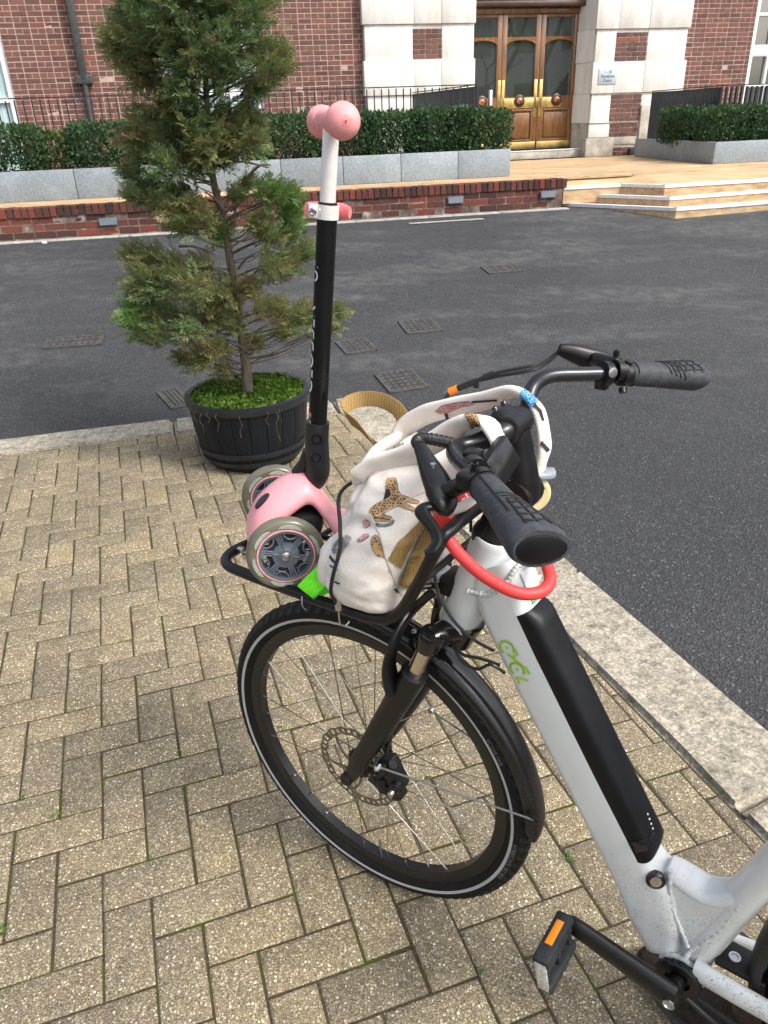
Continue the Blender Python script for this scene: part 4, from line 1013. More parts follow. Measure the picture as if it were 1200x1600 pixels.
# =================================================================== CONIFER
tree = thing('conifer_tree', PC + EZ * .32, 'young sparse conifer with olive green foliage growing in the barrel planter', 'tree')
TY = 3.62
def at_y(px, py, y):
    d = fwd + r2 * ((px - 600) / FPX) - u2 * ((py - 800) / FPX); return camp + d * (y / d.y)
TR = [at_y(x, y, TY + o) for x, y, o in [(388, 612, 0), (383, 560, 0), (373, 485, .01), (360, 410, 0), (350, 345, -.01), (334, 285, 0), (327, 220, .01), (322, 140, 0), (318, 60, 0), (316, -20, 0), (312, -110, 0), (306, -200, 0), (300, -270, 0)]]
tp = spline(TR, 6); m = MB(); rr = lerp_list([.026, .024, .021, .018, .0165, .015, .013, .012, .010, .009, .007, .005, .003], len(tp))
rr = [r_ * (1 + .10 * noise.noise(p * 30)) for r_, p in zip(rr, tp)]; m.tube(tp, rr, 12); m.build('trunk', MT['bark'], tree)
CL = [(205, 12, 42, 0), (262, 8, 58, 0), (335, 12, 60, 0), (400, 14, 46, 0), (190, 72, 38, 1), (165, 62, 18, 1), (240, 68, 50, 0), (300, 78, 50, 0), (368, 66, 50, 0), (428, 84, 30, 1), (448, 92, 14, 1), (212, 112, 34, 1), (282, 132, 38, 0), (436, 112, 22, 1), (404, 134, 26, 0), (345, 120, 30, 0),
      (262, 165, 36, 1), (314, 190, 42, 0), (352, 196, 36, 1), (385, 178, 16, 1), (214, 178, 14, 1), (216, 212, 34, 2), (262, 222, 42, 0), (322, 222, 44, 1), (372, 216, 30, 1), (404, 226, 24, 1), (404, 190, 12, 1), (254, 258, 30, 0), (198, 268, 18, 1), (310, 252, 30, 1), (352, 250, 20, 1),
      (222, 292, 30, 0), (272, 302, 30, 1), (196, 304, 12, 1), (288, 328, 32, 1), (256, 318, 24, 0), (392, 284, 12, 1), (376, 306, 14, 1), (434, 304, 30, 3), (456, 332, 24, 3), (468, 300, 12, 3), (452, 358, 20, 3),
      (302, 346, 34, 1), (346, 362, 26, 1), (396, 350, 22, 1), (420, 372, 22, 1), (276, 352, 18, 1), (206, 396, 17, 2), (234, 402, 22, 1), (268, 410, 24, 1), (462, 400, 26, 1), (430, 416, 28, 1), (484, 390, 16, 1), (312, 410, 18, 2),
      (214, 438, 22, 1), (246, 446, 30, 0), (300, 446, 36, 1), (346, 458, 36, 2), (386, 452, 26, 2), (222, 482, 34, 3), (268, 490, 38, 0), (320, 494, 34, 1), (358, 498, 32, 1), (426, 482, 26, 2), (462, 492, 28, 1), (500, 494, 26, 2), (524, 488, 14, 1), (206, 506, 20, 3), (242, 522, 24, 0), (296, 520, 26, 0), (446, 516, 18, 1), (516, 510, 14, 1), (494, 522, 12, 1),
      (312, 556, 24, 2), (340, 546, 22, 2), (286, 558, 14, 2), (398, 536, 12, 1), (352, 580, 16, 2),
      (222, -46, 44, 0), (300, -56, 60, 0), (384, -48, 48, 0), (262, -122, 46, 0), (345, -122, 46, 0), (303, -190, 40, 0), (300, -245, 26, 0)]
def spray_template(seed):
    rnd = np.random.RandomState(seed); vs = []; fs = []
    def quad(p, d, l, w_, nrm):
        s_ = np.cross(d, nrm); s_ /= np.linalg.norm(s_) + 1e-9; b = len(vs); vs.extend([p, p + d * l * .55 + s_ * w_, p + d * l, p + d * l * .55 - s_ * w_]); fs.append((b, b + 1, b + 2, b + 3))
    stem = [np.array([t, .05 * math.sin(t * 3 + seed), -.10 * t * t]) for t in np.linspace(0, 1, 9)]
    for i in range(1, 9):
        p = stem[i]; t = (stem[i] - stem[i - 1]); t /= np.linalg.norm(t)
        for sd in (-1, 1):
            a = sd * rnd.uniform(.45, .95); nrm = np.array([rnd.normal(0, .35), rnd.normal(0, .35), 1.]); d = np.array([t[0] * math.cos(a) - t[1] * math.sin(a), t[0] * math.sin(a) + t[1] * math.cos(a), t[2] + rnd.normal(.05, .22)]); d /= np.linalg.norm(d)
            l = (.46 - .30 * i / 8) * rnd.uniform(.75, 1.25); quad(p, d, l, .026, nrm)
            for f in (.35, .6, .82):
                b2 = rnd.choice([-1, 1]) * rnd.uniform(.4, .9); e = np.array([d[0] * math.cos(b2) - d[1] * math.sin(b2), d[0] * math.sin(b2) + d[1] * math.cos(b2), d[2] + rnd.normal(0, .25)]); e /= np.linalg.norm(e); quad(p + d * l * f, e, l * .45, .022, nrm)
    quad(stem[7], stem[8] - stem[7], 2.2, .026, np.array([0, 0, 1.])); 
    for i in range(8): quad(stem[i], (stem[i + 1] - stem[i]) / .125, .135, .012, np.array([0, 1., .3]))
    return np.array(vs), np.array(fs)
TPL = [spray_template(q) for q in range(7)]
rs = np.random.RandomState(12)
FV = {k: [] for k in range(4)}; FF = {k: [] for k in range(4)}; FN = {k: 0 for k in range(4)}
branch = MB(); limbs = []
def trunk_at(z):
    best = min(tp, key=lambda p: abs(p.z - z)); return best
def put_spray(p, d, L, mi):
    V_, F_ = TPL[rs.randint(7)]
    d = d / np.linalg.norm(d); s_ = np.cross(d, np.array([rs.normal(0, .5), rs.normal(0, .5), 1.])); s_ /= np.linalg.norm(s_); n_ = np.cross(s_, d)
    W = p + (V_[:, 0:1] * d + V_[:, 1:2] * s_ + V_[:, 2:3] * n_) * L
    FV[mi].append(W); FF[mi].append(F_ + FN[mi]); FN[mi] += len(W)
for (cx, cy, cr, col) in CL:
    for lay in range(2):
        dy = rs.uniform(.02, .24) * (-1 if lay == 0 else 1); 
        if cr < 20: dy *= .5
        jx, jy = (0, 0) if lay == 0 else (rs.uniform(-.3, .3) * cr, rs.uniform(-.3, .3) * cr)
        c = at_y(318 + (cx - 318) * (.92 if cy < 330 else 1) + jx, cy + jy, TY + dy); R_ = cr / 345.0 * (.84 if cy < 330 else 1)
        a = trunk_at(c.z - .04 - .25 * abs(c.x - trunk_at(c.z).x)); mid = a.lerp(c, random.uniform(.35, .65)) + V(random.gauss(0, .02), random.gauss(0, .02), random.uniform(-.04, .02))
        pts = spline([a, mid, c], 5); branch.tube(pts, lerp_list([.0055, .0035, .0015] if lay == 0 else [.003, .002, .001], len(pts)), 6)
        out = np.array(c - a); out[2] *= .5; on = np.linalg.norm(out) + 1e-6; out /= on
        ns = int((16 + 30 * (cr / 36) ** 2) * (1. if lay == 0 else .8) * (1.15 if cy < 330 else 1.0))
        for k in range(ns):
            v = rs.normal(0, 1, 3); v /= np.linalg.norm(v); q = np.array(c) + v * R_ * (rs.uniform(0, 1) ** .45) * np.array([1, .9, .85])
            d = out * .75 + v * .55 + np.array([0, 0, rs.uniform(.0, .65)]) + rs.normal(0, .25, 3)
            L = rs.uniform(.06, .115) * (1 if cr > 18 else .85)
            u = rs.rand()
            mi = {0: 0 if u < .72 else (1 if u < .95 else 2), 1: 1 if u < .60 else (0 if u < .85 else 2), 2: 2 if u < .45 else (1 if u < .9 else 0), 3: 3 if u < .6 else (0 if u < .85 else 1)}[col]
            put_spray(q - d / np.linalg.norm(d) * L * .5, d, L, mi)
            if k % 5 == 0:
                branch.tube([c.lerp(a, rs.uniform(.05, .5)), Vector(q)], [.0022, .001], 4)
for q in ((393, 270, 423, 258), (338, 255, 420, 262), (280, 385, 335, 398), (330, 430, 285, 425), (360, 330, 410, 300), (372, 420, 398, 400), (355, 445, 340, 470), (385, 530, 440, 500), (380, 545, 345, 530), (345, 300, 305, 285), (350, 330, 320, 300), (330, 265, 352, 240), (365, 350, 372, 315)):
    a = at_y(q[0], q[1], TY - .03); b = at_y(q[2], q[3], TY - .08); branch.tube(spline([a, a.lerp(b, .5) + V(0, 0, .015), b], 5), lerp_list([.006, .0035], 11), 6)
branch.build('branches', MT['bark'], tree)
vs = []; fs = []; mi = []; base = 0
for k in range(4):
    if not FV[k]: continue
    v = np.concatenate(FV[k]); f = np.concatenate(FF[k]) + base; base += len(v); vs.append(v); fs.append(f); mi.append(np.full(len(f), k))
vs = np.concatenate(vs) - np.array(tree.location); fs = np.concatenate(fs); mi = np.concatenate(mi)
me = bpy.data.meshes.new('crown'); me.vertices.add(len(vs)); me.vertices.foreach_set('co', vs.astype(np.float32).ravel())
me.loops.add(len(fs) * 4); me.loops.foreach_set('vertex_index', fs.astype(np.int32).ravel()); me.polygons.add(len(fs)); me.polygons.foreach_set('loop_start', np.arange(0, len(fs) * 4, 4, dtype=np.int32)); me.polygons.foreach_set('loop_total', np.full(len(fs), 4, dtype=np.int32))
for k in ('con_a', 'con_b', 'con_c', 'con_d'): me.materials.append(MT[k])
me.polygons.foreach_set('material_index', mi.astype(np.int32)); me.update(); me.validate()
o = bpy.data.objects.new('crown', me); COL.objects.link(o); o.parent = tree
print('crown quads', len(fs))

# =================================================================== BICYCLE
G0 = V(-.0474, 1.153, 0); PIVB = V(.04, 1.097, 0)
def axes(deg):
    h = rad(deg); return V(math.cos(h), math.sin(h), 0), V(-math.sin(h), math.cos(h), 0)
fS, lS = axes(145.5); fF, lF = axes(143.0)
def S(u, v, w_): return G0 + fS * u + lS * v + EZ * w_          # steered parts: forward, left, up from the front contact
def Fr(u, v, w_): return PIVB + fF * u + lF * v + EZ * w_       # frame parts
RS = Matrix((fS, lS, EZ)).transposed(); RF = Matrix((fF, lF, EZ)).transposed()
def rotY(a): return Matrix.Rotation(a, 3, 'Y')
bike = thing('bicycle', G0, 'white electric bicycle with black battery and front rack carrying a scooter', 'bicycle')
def part(mb, nm, mt, par=None, sm=35, label=None):
    return mb.build(nm, MT[mt] if isinstance(mt, str) else mt, par if par is not None else bike, smooth=sm, label=label)

# ---- wheels
def wheel(C_, ax, fdir, near, nm, detail=True):
    """C_ hub centre, ax = left axle direction"""
    ty = [(.0235 * math.cos(a), .3345 + .0245 * math.sin(a)) for a in [2 * PI * k / 20 for k in range(20)]]
    m = MB(); m.lathe([(-.0105, .289), (.0105, .289), (.013, .296), (.0132, .3135), (.0105, .3135), (.0105, .305), (-.0105, .305), (-.0105, .3135), (-.0132, .3135), (-.013, .296)], C_, ax, 96, closed=True)
    rim = part(m, nm, 'rim', bike, 40)
    m = MB(); m.lathe(ty, C_, ax, 112, closed=True); tyre = part(m, 'tyre', 'tyre', rim, 60)
    up_ = EZ; e1 = fdir; e2 = ax.cross(e1); e2 = e2 if e2.z > 0 else -e2
    # tread: raised shoulder ribs and centre chevrons
    m = MB(); N_ = 84
    for k in range(N_):
        for sd in (-1, 1):
            a0 = 2 * PI * k / N_
            def P(an, phi, h=.0008):
                r_ = .3345 + (.0245 + h) * math.sin(phi); x = (.0235 + h) * math.cos(phi) * sd
                return C_ + (e1 * math.cos(an) + e2 * math.sin(an)) * r_ + ax * x
            w_ = 2 * PI / N_
            a1 = a0 + .10 * w_; a2 = a0 + .82 * w_
            m.add([P(a1, .42), P(a2 - .2 * w_, .42), P(a2, .95), P(a1 + .35 * w_, .95), P(a1, .42, -.002), P(a2 - .2 * w_, .42, -.002), P(a2, .95, -.002), P(a1 + .35 * w_, .95, -.002)], [(0, 1, 2, 3), (0, 4, 5, 1), (1, 5, 6, 2), (2, 6, 7, 3), (3, 7, 4, 0)])
            m.add([P(a1 + .2 * w_, 1.0), P(a2, 1.0), P(a2 + .25 * w_, 1.45), P(a1 + .45 * w_, 1.45), P(a1 + .2 * w_, 1.0, -.002), P(a2, 1.0, -.002), P(a2 + .25 * w_, 1.45, -.002), P(a1 + .45 * w_, 1.45, -.002)], [(0, 1, 2, 3), (0, 4, 5, 1), (1, 5, 6, 2), (2, 6, 7, 3), (3, 7, 4, 0)])
    part(m, 'tread', 'tread', rim, 0)
    # reflective line on both walls
    for sd in (1, -1):
        ph = [-.34, -.26, -.17, -.09]
        m = MB(); m.lathe([(sd * (.0235 + .0007) * math.cos(p), .3345 + (.0245 + .0007) * math.sin(p)) for p in ph], C_, ax, 112); m.f = m.f[:-2]; m.m = m.m[:-2]
        part(m, 'reflective_line', 'reflect', rim, 60)
    # spokes
    for k in range(32):
        side = 1 if k % 2 == 0 else -1; grp = (k // 2) % 2; ar = 2 * PI * (k + .5) / 32; off = (1 if grp == 0 else -1) * 1.12
        ah = ar + off; rh = .030
        hp = C_ + ax * (side * .030 - .002) + (e1 * math.cos(ah) + e2 * math.sin(ah)) * rh
        rp = C_ + ax * (side * .003) + (e1 * math.cos(ar) + e2 * math.sin(ar)) * .290
        m = MB(); m.tube([hp, rp], .00105, 6); sp = part(m, 'spoke', 'spoke' if (k * 7) % 3 else 'spoke_d', rim)
        if detail:
            d = (hp - rp).normalized(); m = MB(); m.tube([rp, rp + d * .011], .0021, 6); part(m, 'nipple', 'bolt', rim)
    m = MB(); m.lathe([(-.05, .010), (-.035, .013), (-.034, .034), (-.029, .034), (-.026, .022), (.018, .021), (.024, .034), (.030, .034), (.031, .024), (.05, .016)], C_, ax, 28); part(m, 'hub', 'black', rim)
    if detail:
        av = -1.62; p = C_ + (e1 * math.cos(av) + e2 * math.sin(av)) * .290; q = C_ + (e1 * math.cos(av) + e2 * math.sin(av)) * .252
        m = MB(); m.tube([p, q], .0028, 8); m.tube([q + (p - q) * .25, q], .0034, 8); part(m, 'valve', 'bolt', rim)
    return rim, tyre
HUBC = S(0, 0, .3585)
fw_, fty = wheel(HUBC, lS, fS, 1, 'front_wheel')
RHUB = Fr(-1.015, 0, .3585)
rw_, rty = wheel(RHUB, lF, fF, 1, 'rear_wheel', False)
# sidewall lettering arcs
def arc_text(txt, C_, ax, e1, e2, r_, a_mid, size, vfun, par, mt):
    vs, fs = text_mesh(txt, size, .2); m = MB()
    P = []
    for x, y in vs:
        an = a_mid + x / r_; rr_ = r_ - y; P.append(C_ + (e1 * math.cos(an) + e2 * math.sin(an)) * rr_ + ax * vfun(rr_))
    m.add(P, fs); part(m, 'lettering', mt, par, 0)
e2S = EZ
arc_text('HURRICANE  BIG BEN', HUBC, lS, fS, EZ, .3385, PI + .25, .012, lambda r_: .0240 * math.sqrt(max(.05, 1 - ((r_ - .3345) / .0247) ** 2)) + .0007, fw_, 'tyretext')
arc_text('ACTIVE LINE', HUBC, lS, fS, EZ, .3385, PI - .55, .010, lambda r_: .0240 * math.sqrt(max(.05, 1 - ((r_ - .3345) / .0247) ** 2)) + .0007, fw_, 'tyretext')
# brake disc: wavy outer ring with slots, six arms
DC = HUBC + lS * .041; e1, e2 = fS, EZ
def ringpt(an, r_, v): return DC + (e1 * math.cos(an) + e2 * math.sin(an)) * r_ + lS * v
m = MB(); N_ = 144
def band(r0f, r1f, a_list):
    for i in range(len(a_list) - 1):
        a, b = a_list[i], a_list[i + 1]
        q = [ringpt(a, r0f(a), -.0009), ringpt(b, r0f(b), -.0009), ringpt(b, r1f(b), -.0009), ringpt(a, r1f(a), -.0009)]
        q += [p + lS * .0018 for p in q]; m.add(q, [(0, 3, 2, 1), (4, 5, 6, 7), (0, 1, 5, 4), (2, 3, 7, 6), (1, 2, 6, 5), (3, 0, 4, 7)])
AL_ = [2 * PI * k / N_ for k in range(N_ + 1)]
wav = lambda a: .0955 + .0016 * math.sin(a * 18)
band(lambda a: .0915 + .001 * math.sin(a * 18), wav, AL_)
band(lambda a: .0785 + .0015 * math.sin(a * 18 + 1), lambda a: .0825, AL_)
for k in range(36):
    a0 = 2 * PI * k / 36; band(lambda a: .0822, lambda a: .0920, [a0 + .0, a0 + .035, a0 + .075 + (.03 if k % 3 == 0 else 0)])
for k in range(6):
    a0 = 2 * PI * k / 6 + .3
    for i in range(8):
        t0, t1 = i / 8, (i + 1) / 8; r0, r1 = .021 + .059 * t0, .021 + .059 * t1; aa, ab = a0 + .55 * t0, a0 + .55 * t1
        q = [ringpt(aa - .0032 / r0, r0, -.0009), ringpt(aa + .0032 / r0, r0, -.0009), ringpt(ab + .0032 / r1, r1, -.0009), ringpt(ab - .0032 / r1, r1, -.0009)]; q += [p + lS * .0018 for p in q]
        m.add(q, [(0, 3, 2, 1), (4, 5, 6, 7), (0, 1, 5, 4), (2, 3, 7, 6), (1, 2, 6, 5), (3, 0, 4, 7)])
part(m, 'brake_disc', 'disc', fw_, 0)
m = MB(); m.lathe([(0, .025), (.004, .025), (.004, .018), (.012, .016)], DC - lS * .002, lS, 24); part(m, 'disc_carrier', 'black', fw_)

# ---- suspension fork
fk = MB()
for sd in (1, -1):
    v = sd * .068
    pts = spline([S(.004, v * .92, .350), S(-.022, v, .405), S(-.075, v, .515), S(-.125, v, .622), S(-.155, v, .684)], 6)
    fk.tube(pts, lerp_list([.013, .0185, .0225, .0245, .0240], len(pts)), 18, up=lS)
    fk.lathe([(-.012, .014), (.012, .014), (.016, .010)], S(.006, v * .98, .352), lS * sd, 16)
    fk.lathe([(0, .0240), (.010, .0245), (.014, .021)], S(-.152, v, .677), (S(-.193, v, .785) - S(-.155, v, .684)), 22)
fork = part(fk, 'fork', 'black')
# arch in front of the tyre joining the lowers
ap = spline([S(-.118, .080, .640), S(-.112, .082, .690), S(-.122, .074, .745), S(-.128, .045, .775), S(-.130, 0, .782), S(-.128, -.045, .775), S(-.122, -.074, .745), S(-.112, -.082, .69), S(-.118, -.080, .64)], 6)
m = MB(); m.tube(ap, lerp_list([.017, .015, .012, .010, .0105, .010, .012, .015, .017], len(ap)), 12, prof=[(1.25 * math.cos(2 * PI * k / 12), .62 * math.sin(2 * PI * k / 12)) for k in range(12)], up=lS); part(m, 'fork_arch', 'black', fork)
for sd in (1, -1):
    m = MB(); m.tube([S(-.150, sd * .068, .672), S(-.190, sd * .068, .778)], .0148, 20); part(m, 'stanchion', 'stanchion', fork)
    m = MB(); d = (S(-.193, 0, .785) - S(-.155, 0, .684)).normalized(); m.lathe([(-.030, .0195), (-.026, .0215), (.004, .0215), (.008, .019), (.0085, .012), (.006, .011), (.006, 0)], S(-.189, sd * .068, .775), d, 26); part(m, 'stanchion_cap', 'gloss', fork)
m = MB(); cp = [S(-.186, .066, .765), S(-.197, .035, .765), S(-.204, 0, .757), S(-.197, -.035, .765), S(-.186, -.066, .765)]; m.tube(spline(cp, 5), lerp_list([.019, .021, .026, .021, .019], 21), 16)
m.lathe([(-.02, .024), (.015, .030), (.032, .033), (.036, .030)], S(-.205, 0, .745), V(*(S(-.26, 0, .94) - S(-.205, 0, .757))), 28); part(m, 'fork_crown', 'gloss', fork)
m = MB(); m.box(S(-.092, .052, .405), (.034, .036, .070), RS @ rotY(.45), bev=.007); m.box(S(-.078, .060, .375), (.022, .030, .036), RS @ rotY(.2), bev=.005); m.box(S(-.104, .060, .372), (.026, .030, .034), RS @ rotY(.6), bev=.006); m.lathe([(0, .011), (.014, .011), (.017, .006)], S(-.108, .062, .392), lS, 12); m.lathe([(0, .008), (.016, .008)], S(-.085, .064, .430), lS, 10)
m.tube([S(-.066, .064, .39), S(-.10, .064, .44)], .009, 10); m.tube([S(-.045, .066, .378), S(-.095, .066, .36)], .0075, 10); part(m, 'brake_caliper', 'black', fork)
m = MB(); m.lathe([(0, .005), (.004, .0075), (.010, .006), (.012, 0)], S(-.108, .080, .388), lS, 10); part(m, 'caliper_bolt', 'bolt', fork)
for sd in (1, -1):   # mudguard stays
    a, b = (S(-.080, .084, .440), S(-.372, .033, .428)) if sd > 0 else (S(-.100, -.078, .462), S(-.345, -.028, .452))
    m = MB(); m.tube([a, b], .0021, 8); m.lathe([(-.004, .006), (.006, .0065), (.010, .003)], a, lS * sd, 10); part(m, 'mudguard_stay', 'bolt', fork)
    if sd > 0: m = MB(); m.box(b + fS * .004, (.026, .004, .012), RS @ rotY(-.1), bev=.0015); part(m, 'stay_clip', 'black', fork)
# brake hose down the fork
m = MB(); m.tube(spline([S(-.175, .03, .80), S(-.165, .052, .735), S(-.135, .056, .64), S(-.105, .060, .545), S(-.085, .064, .45)], 6), .0026, 8); part(m, 'brake_hose', 'cable', fork)
# front mudguard (curved shell)
m = MB(); n_ = 44; a0, a1 = rad(84), rad(181); sec = [(-.0285, -.012), (-.027, -.004), (-.020, .0035), (-.010, .0062), (0, .0070), (.010, .0062), (.020, .0035), (.027, -.004), (.0285, -.012)]
def shell(C_, e1_, e2_, ax_, r_, a0, a1, n_, sec, th=.002):
    m = MB(); k = len(sec)
    for i in range(n_ + 1):
        an = a0 + (a1 - a0) * i / n_; tip = min(1, (n_ - i) / 2.5 + .25) if i > n_ - 3 else 1
        for lay in (0, 1):
            for (x, h) in (sec if lay == 0 else sec[::-1]):
                rr_ = r_ + h * tip - (th if lay else 0); m.v.append(tuple(C_ + (e1_ * math.cos(an) + e2_ * math.sin(an)) * rr_ + ax_ * (x * (.55 + .45 * tip))))
    K = 2 * k
    for i in range(n_):
        for q in range(K): m.f.append((i * K + q, i * K + (q + 1) % K, (i + 1) * K + (q + 1) % K, (i + 1) * K + q)); m.m.append(0)
    m.f.append(tuple(range(K))); m.m.append(0); m.f.append(tuple(n_ * K + q for q in range(K))); m.m.append(0); return m
fg = part(shell(HUBC, fS, EZ, lS, .371, a0, a1, n_, sec), 'front_mudguard', 'guard', bike, 50)
for q in (-.014, .014):
    m = MB(); m.lathe([(0, .005), (.002, .005), (.003, .002)], HUBC + (fS * math.cos(rad(104 + q * 300)) + EZ * math.sin(rad(104 + q * 300))) * .3805 + lS * .012, fS * math.cos(rad(104)) + EZ * math.sin(rad(104)), 10)
    part(m, 'rivet', 'bolt', fg)
part(shell(RHUB, fF, EZ, lF, .376, rad(-25), rad(160), 60, sec), 'rear_mudguard', 'guard', bike, 50)

# ---- frame: head tube, deep down tube with battery, seat tube, stays
LD = V(-.525, 0, -.852).normalized(); LP = V(-.852, 0, .525).normalized(); B0_ = V(-.171, 0, .779)
def DT(l, p, v):
    q = B0_ + LD * l + LP * p; return Fr(q.x, v, q.z)
def rrect(hw, p0, p1, r_, n=5):
    o = []
    for (cx, cy, s0) in ((hw - r_, p1 - r_, 0), (-hw + r_, p1 - r_, PI / 2), (-hw + r_, p0 + r_, PI), (hw - r_, p0 + r_, 1.5 * PI)):
        for k in range(n + 1): a = s0 + k * PI / 2 / n; o.append((cx + r_ * math.cos(a), cy + r_ * math.sin(a)))
    return o
m = MB(); st = [(-.115, .034, .020, .112, .030), (-.08, .0345, .006, .106, .026), (-.03, .0345, 0, .094, .022), (.05, .0345, 0, .084, .018), (.25, .0345, 0, .082, .018), (.42, .0345, 0, .086, .020), (.48, .0350, -.004, .104, .026), (.54, .0365, -.010, .090, .026), (.600, .036, -.006, .062, .024)]
sect = []
for i in range(len(st) - 1):
    for k in range(5):
        t = k / 5; t2 = t * t * (3 - 2 * t); sect.append(tuple(st[i][q] + (st[i + 1][q] - st[i][q]) * (t if q == 0 else t2) for q in range(5)))
sect.append(st[-1]); K = 24
for (l, hw, p0, p1, r_) in sect:
    for v, p in rrect(hw, p0, p1, r_): m.v.append(tuple(DT(l, p, v)))
for i in range(len(sect) - 1):
    for q in range(K): m.f.append((i * K + q, i * K + (q + 1) % K, (i + 1) * K + (q + 1) % K, (i + 1) * K + q)); m.m.append(0)
m.f.append(tuple(range(K))); m.m.append(0); m.f.append(tuple((len(sect) - 1) * K + q for q in range(K))); m.m.append(0)
HTd = (Fr(-.158, 0, .952) - Fr(-.099, 0, .768)); HTl = HTd.length
m.lathe([(0, .034), (.004, .0352), (.05, .0335), (.10, .0325), (HTl - .012, .0305), (HTl - .003, .031), (HTl, .0295)], Fr(-.099, 0, .768), HTd, 36)
m.box(Fr(-.066, 0, .838), (.03, .034, .045), RF @ rotY(-.3), bev=.008)     # rack mount boss
# seat tube, gusset, bottom bracket, stays
m.tube([Fr(-.552, 0, .275), Fr(-.59, 0, .42), Fr(-.645, 0, .61), Fr(-.69, 0, .76)], [.030, .0275, .0265, .0265], 24)
gus = spline([V(-.497, 0, .470), V(-.520, 0, .452), V(-.555, 0, .448), V(-.600, 0, .478)], 5); gp_ = [(-.486, .440), (-.520, .440), (-.555, .438), (-.598, .452), (-.575, .36), (-.545, .32), (-.50, .38)]
m.prism([(a, b - .004) for a, b in gp_], PIVB, fF, EZ, lF, -.0235, .0235)
gt = spline([Fr(-.490, 0, .452), Fr(-.504, 0, .446), Fr(-.525, 0, .440), Fr(-.555, 0, .437), Fr(-.590, 0, .462), Fr(-.612, 0, .500)], 6); m.tube(gt, lerp_list([.012, .017, .019, .019, .018, .014], len(gt)), 18, prof=[(1.42 * math.copysign(abs(math.cos(2 * PI * k / 18)) ** .8, math.cos(2 * PI * k / 18)), .85 * math.sin(2 * PI * k / 18)) for k in range(18)], up=lF)
m.lathe([(-.040, .030), (-.036, .0325), (.036, .0325), (.040, .030)], Fr(-.546, 0, .267), lF, 30)
for sd in (1, -1):
    m.tube(spline([Fr(-.566, sd * .034, .292), Fr(-.66, sd * .046, .304), Fr(-.80, sd * .058, .322), Fr(-1.01, sd * .066, .352)], 5), lerp_list([.0165, .0155, .0145, .012], 16), 14, prof=[(1.25 * math.cos(2 * PI * k / 14), .85 * math.sin(2 * PI * k / 14)) for k in range(14)], up=EZ)
    m.tube([Fr(-.655, sd * .025, .66), Fr(-.75, sd * .055, .60), Fr(-1.01, sd * .066, .365)], .010, 12)
frame = part(m, 'frame', 'white', bike, 45)
# weld beads
def weld(pts, r_=.0036, closed=False):
    P = spline(pts, 14, closed); m = MB(); m.tube(P, [r_ * (1 + .28 * math.sin(i * 2.1)) for i in range(len(P))], 7, closed=closed); part(m, 'weld_bead', 'weld', frame, 70)
weld([DT(-.088, .012, .036), DT(-.075, .045, .0365), DT(-.085, .085, .036), DT(-.10, .106, .024), DT(-.105, .113, 0), DT(-.10, .106, -.024)], .0042)
weld([DT(-.06, .098, .031), DT(-.058, .101, 0), DT(-.06, .098, -.031)], .003)
weld([Fr(-.578, .021, .345), Fr(-.555, .026, .325), Fr(-.548, .034, .300), Fr(-.553, .036, .285)], .004); weld([Fr(-.600, .023, .470), Fr(-.585, .024, .40), Fr(-.560, .025, .335)], .0042); weld([Fr(-.498, .024, .468), Fr(-.510, .026, .40), Fr(-.547, .027, .325)], .0038)
ring = [Fr(-.546 + .034 * math.cos(a), .036, .267 + .034 * math.sin(a)) for a in [k * PI / 9 for k in range(1, 10)]]; weld(ring, .0045)
# battery
m = MB(); K0 = None; bs = []
L0, L1 = -.030, .418
for i in range(29):
    t = i / 28; l = L0 + (L1 - L0) * t; e = min(1., min((t + .004) / .05, (1.004 - t) / .05)); hh = .35 + .65 * math.sqrt(max(0, 1 - (1 - e) ** 2)); bs.append((l, hh))
prof_b = []
for k in range(13):
    a = PI * k / 12; prof_b.append((.0338 * math.cos(a) * (abs(math.cos(a)) ** -.35 if abs(math.cos(a)) > 1e-3 else 0), .028 * math.sin(a) ** .75))
for (l, hh) in bs:
    for v, h in prof_b: m.v.append(tuple(DT(l, .0785 + h * hh, v * 1.035)))
    for v, h in prof_b[::-1]: m.v.append(tuple(DT(l, .055 + h * hh * .3, v * .9)))
K = 26
for i in range(28):
    for q in range(K): m.f.append((i * K + q, i * K + (q + 1) % K, (i + 1) * K + (q + 1) % K, (i + 1) * K + q)); m.m.append(0)
m.f.append(tuple(range(K))); m.m.append(0); m.f.append(tuple(28 * K + q for q in range(K))); m.m.append(0)
bat_bvh = BVHTree.FromPolygons([Vector(v) for v in m.v], list(m.f)); bat = part(m, 'battery', 'battery', bike, 50)
m = MB(); m.tube([DT(.383, .0722 + h * 1.02 + .0004, v * 1.042) for v, h in prof_b], .0009, 5); part(m, 'cover_seam', 'gloss', bat)
Rd = Matrix((fF * LD.x + EZ * LD.z, lF, fF * LP.x + EZ * LP.z)).transposed()
def on_bat(px, py):
    d = (fwd + r2 * ((px - 600) / FPX) - u2 * ((py - 800) / FPX)).normalized(); h = bat_bvh.ray_cast(camp, d)
    if h[0] is None: return None
    return h[0], (h[1] if h[1].dot(camp - h[0]) > 0 else -h[1])
for k in range(4):
    q = on_bat(1012 + k * 2.6, 1272 + k * 7.5)
    if q: m = MB(); m.lathe([(-.0004, .0019), (.0007, .0016)], q[0], q[1], 10); part(m, 'charge_light', 'print_white', bat)
q = on_bat(1020, 1309)
if q: m = MB(); m.lathe([(-.001, .0085), (.001, .008), (.0013, .006)], q[0], q[1], 18); part(m, 'power_button', 'gloss', bat)
q = on_bat(1000, 1322)
if q:
    m = MB(); zz = q[1]; xx = (fF * LD.x + EZ * LD.z); xx = (xx - zz * xx.dot(zz)).normalized(); m.box(q[0], (.020, .020, .003), Matrix((xx, zz.cross(xx), zz)).transposed(), bev=.0012); part(m, 'release_tab', 'gloss', bat)
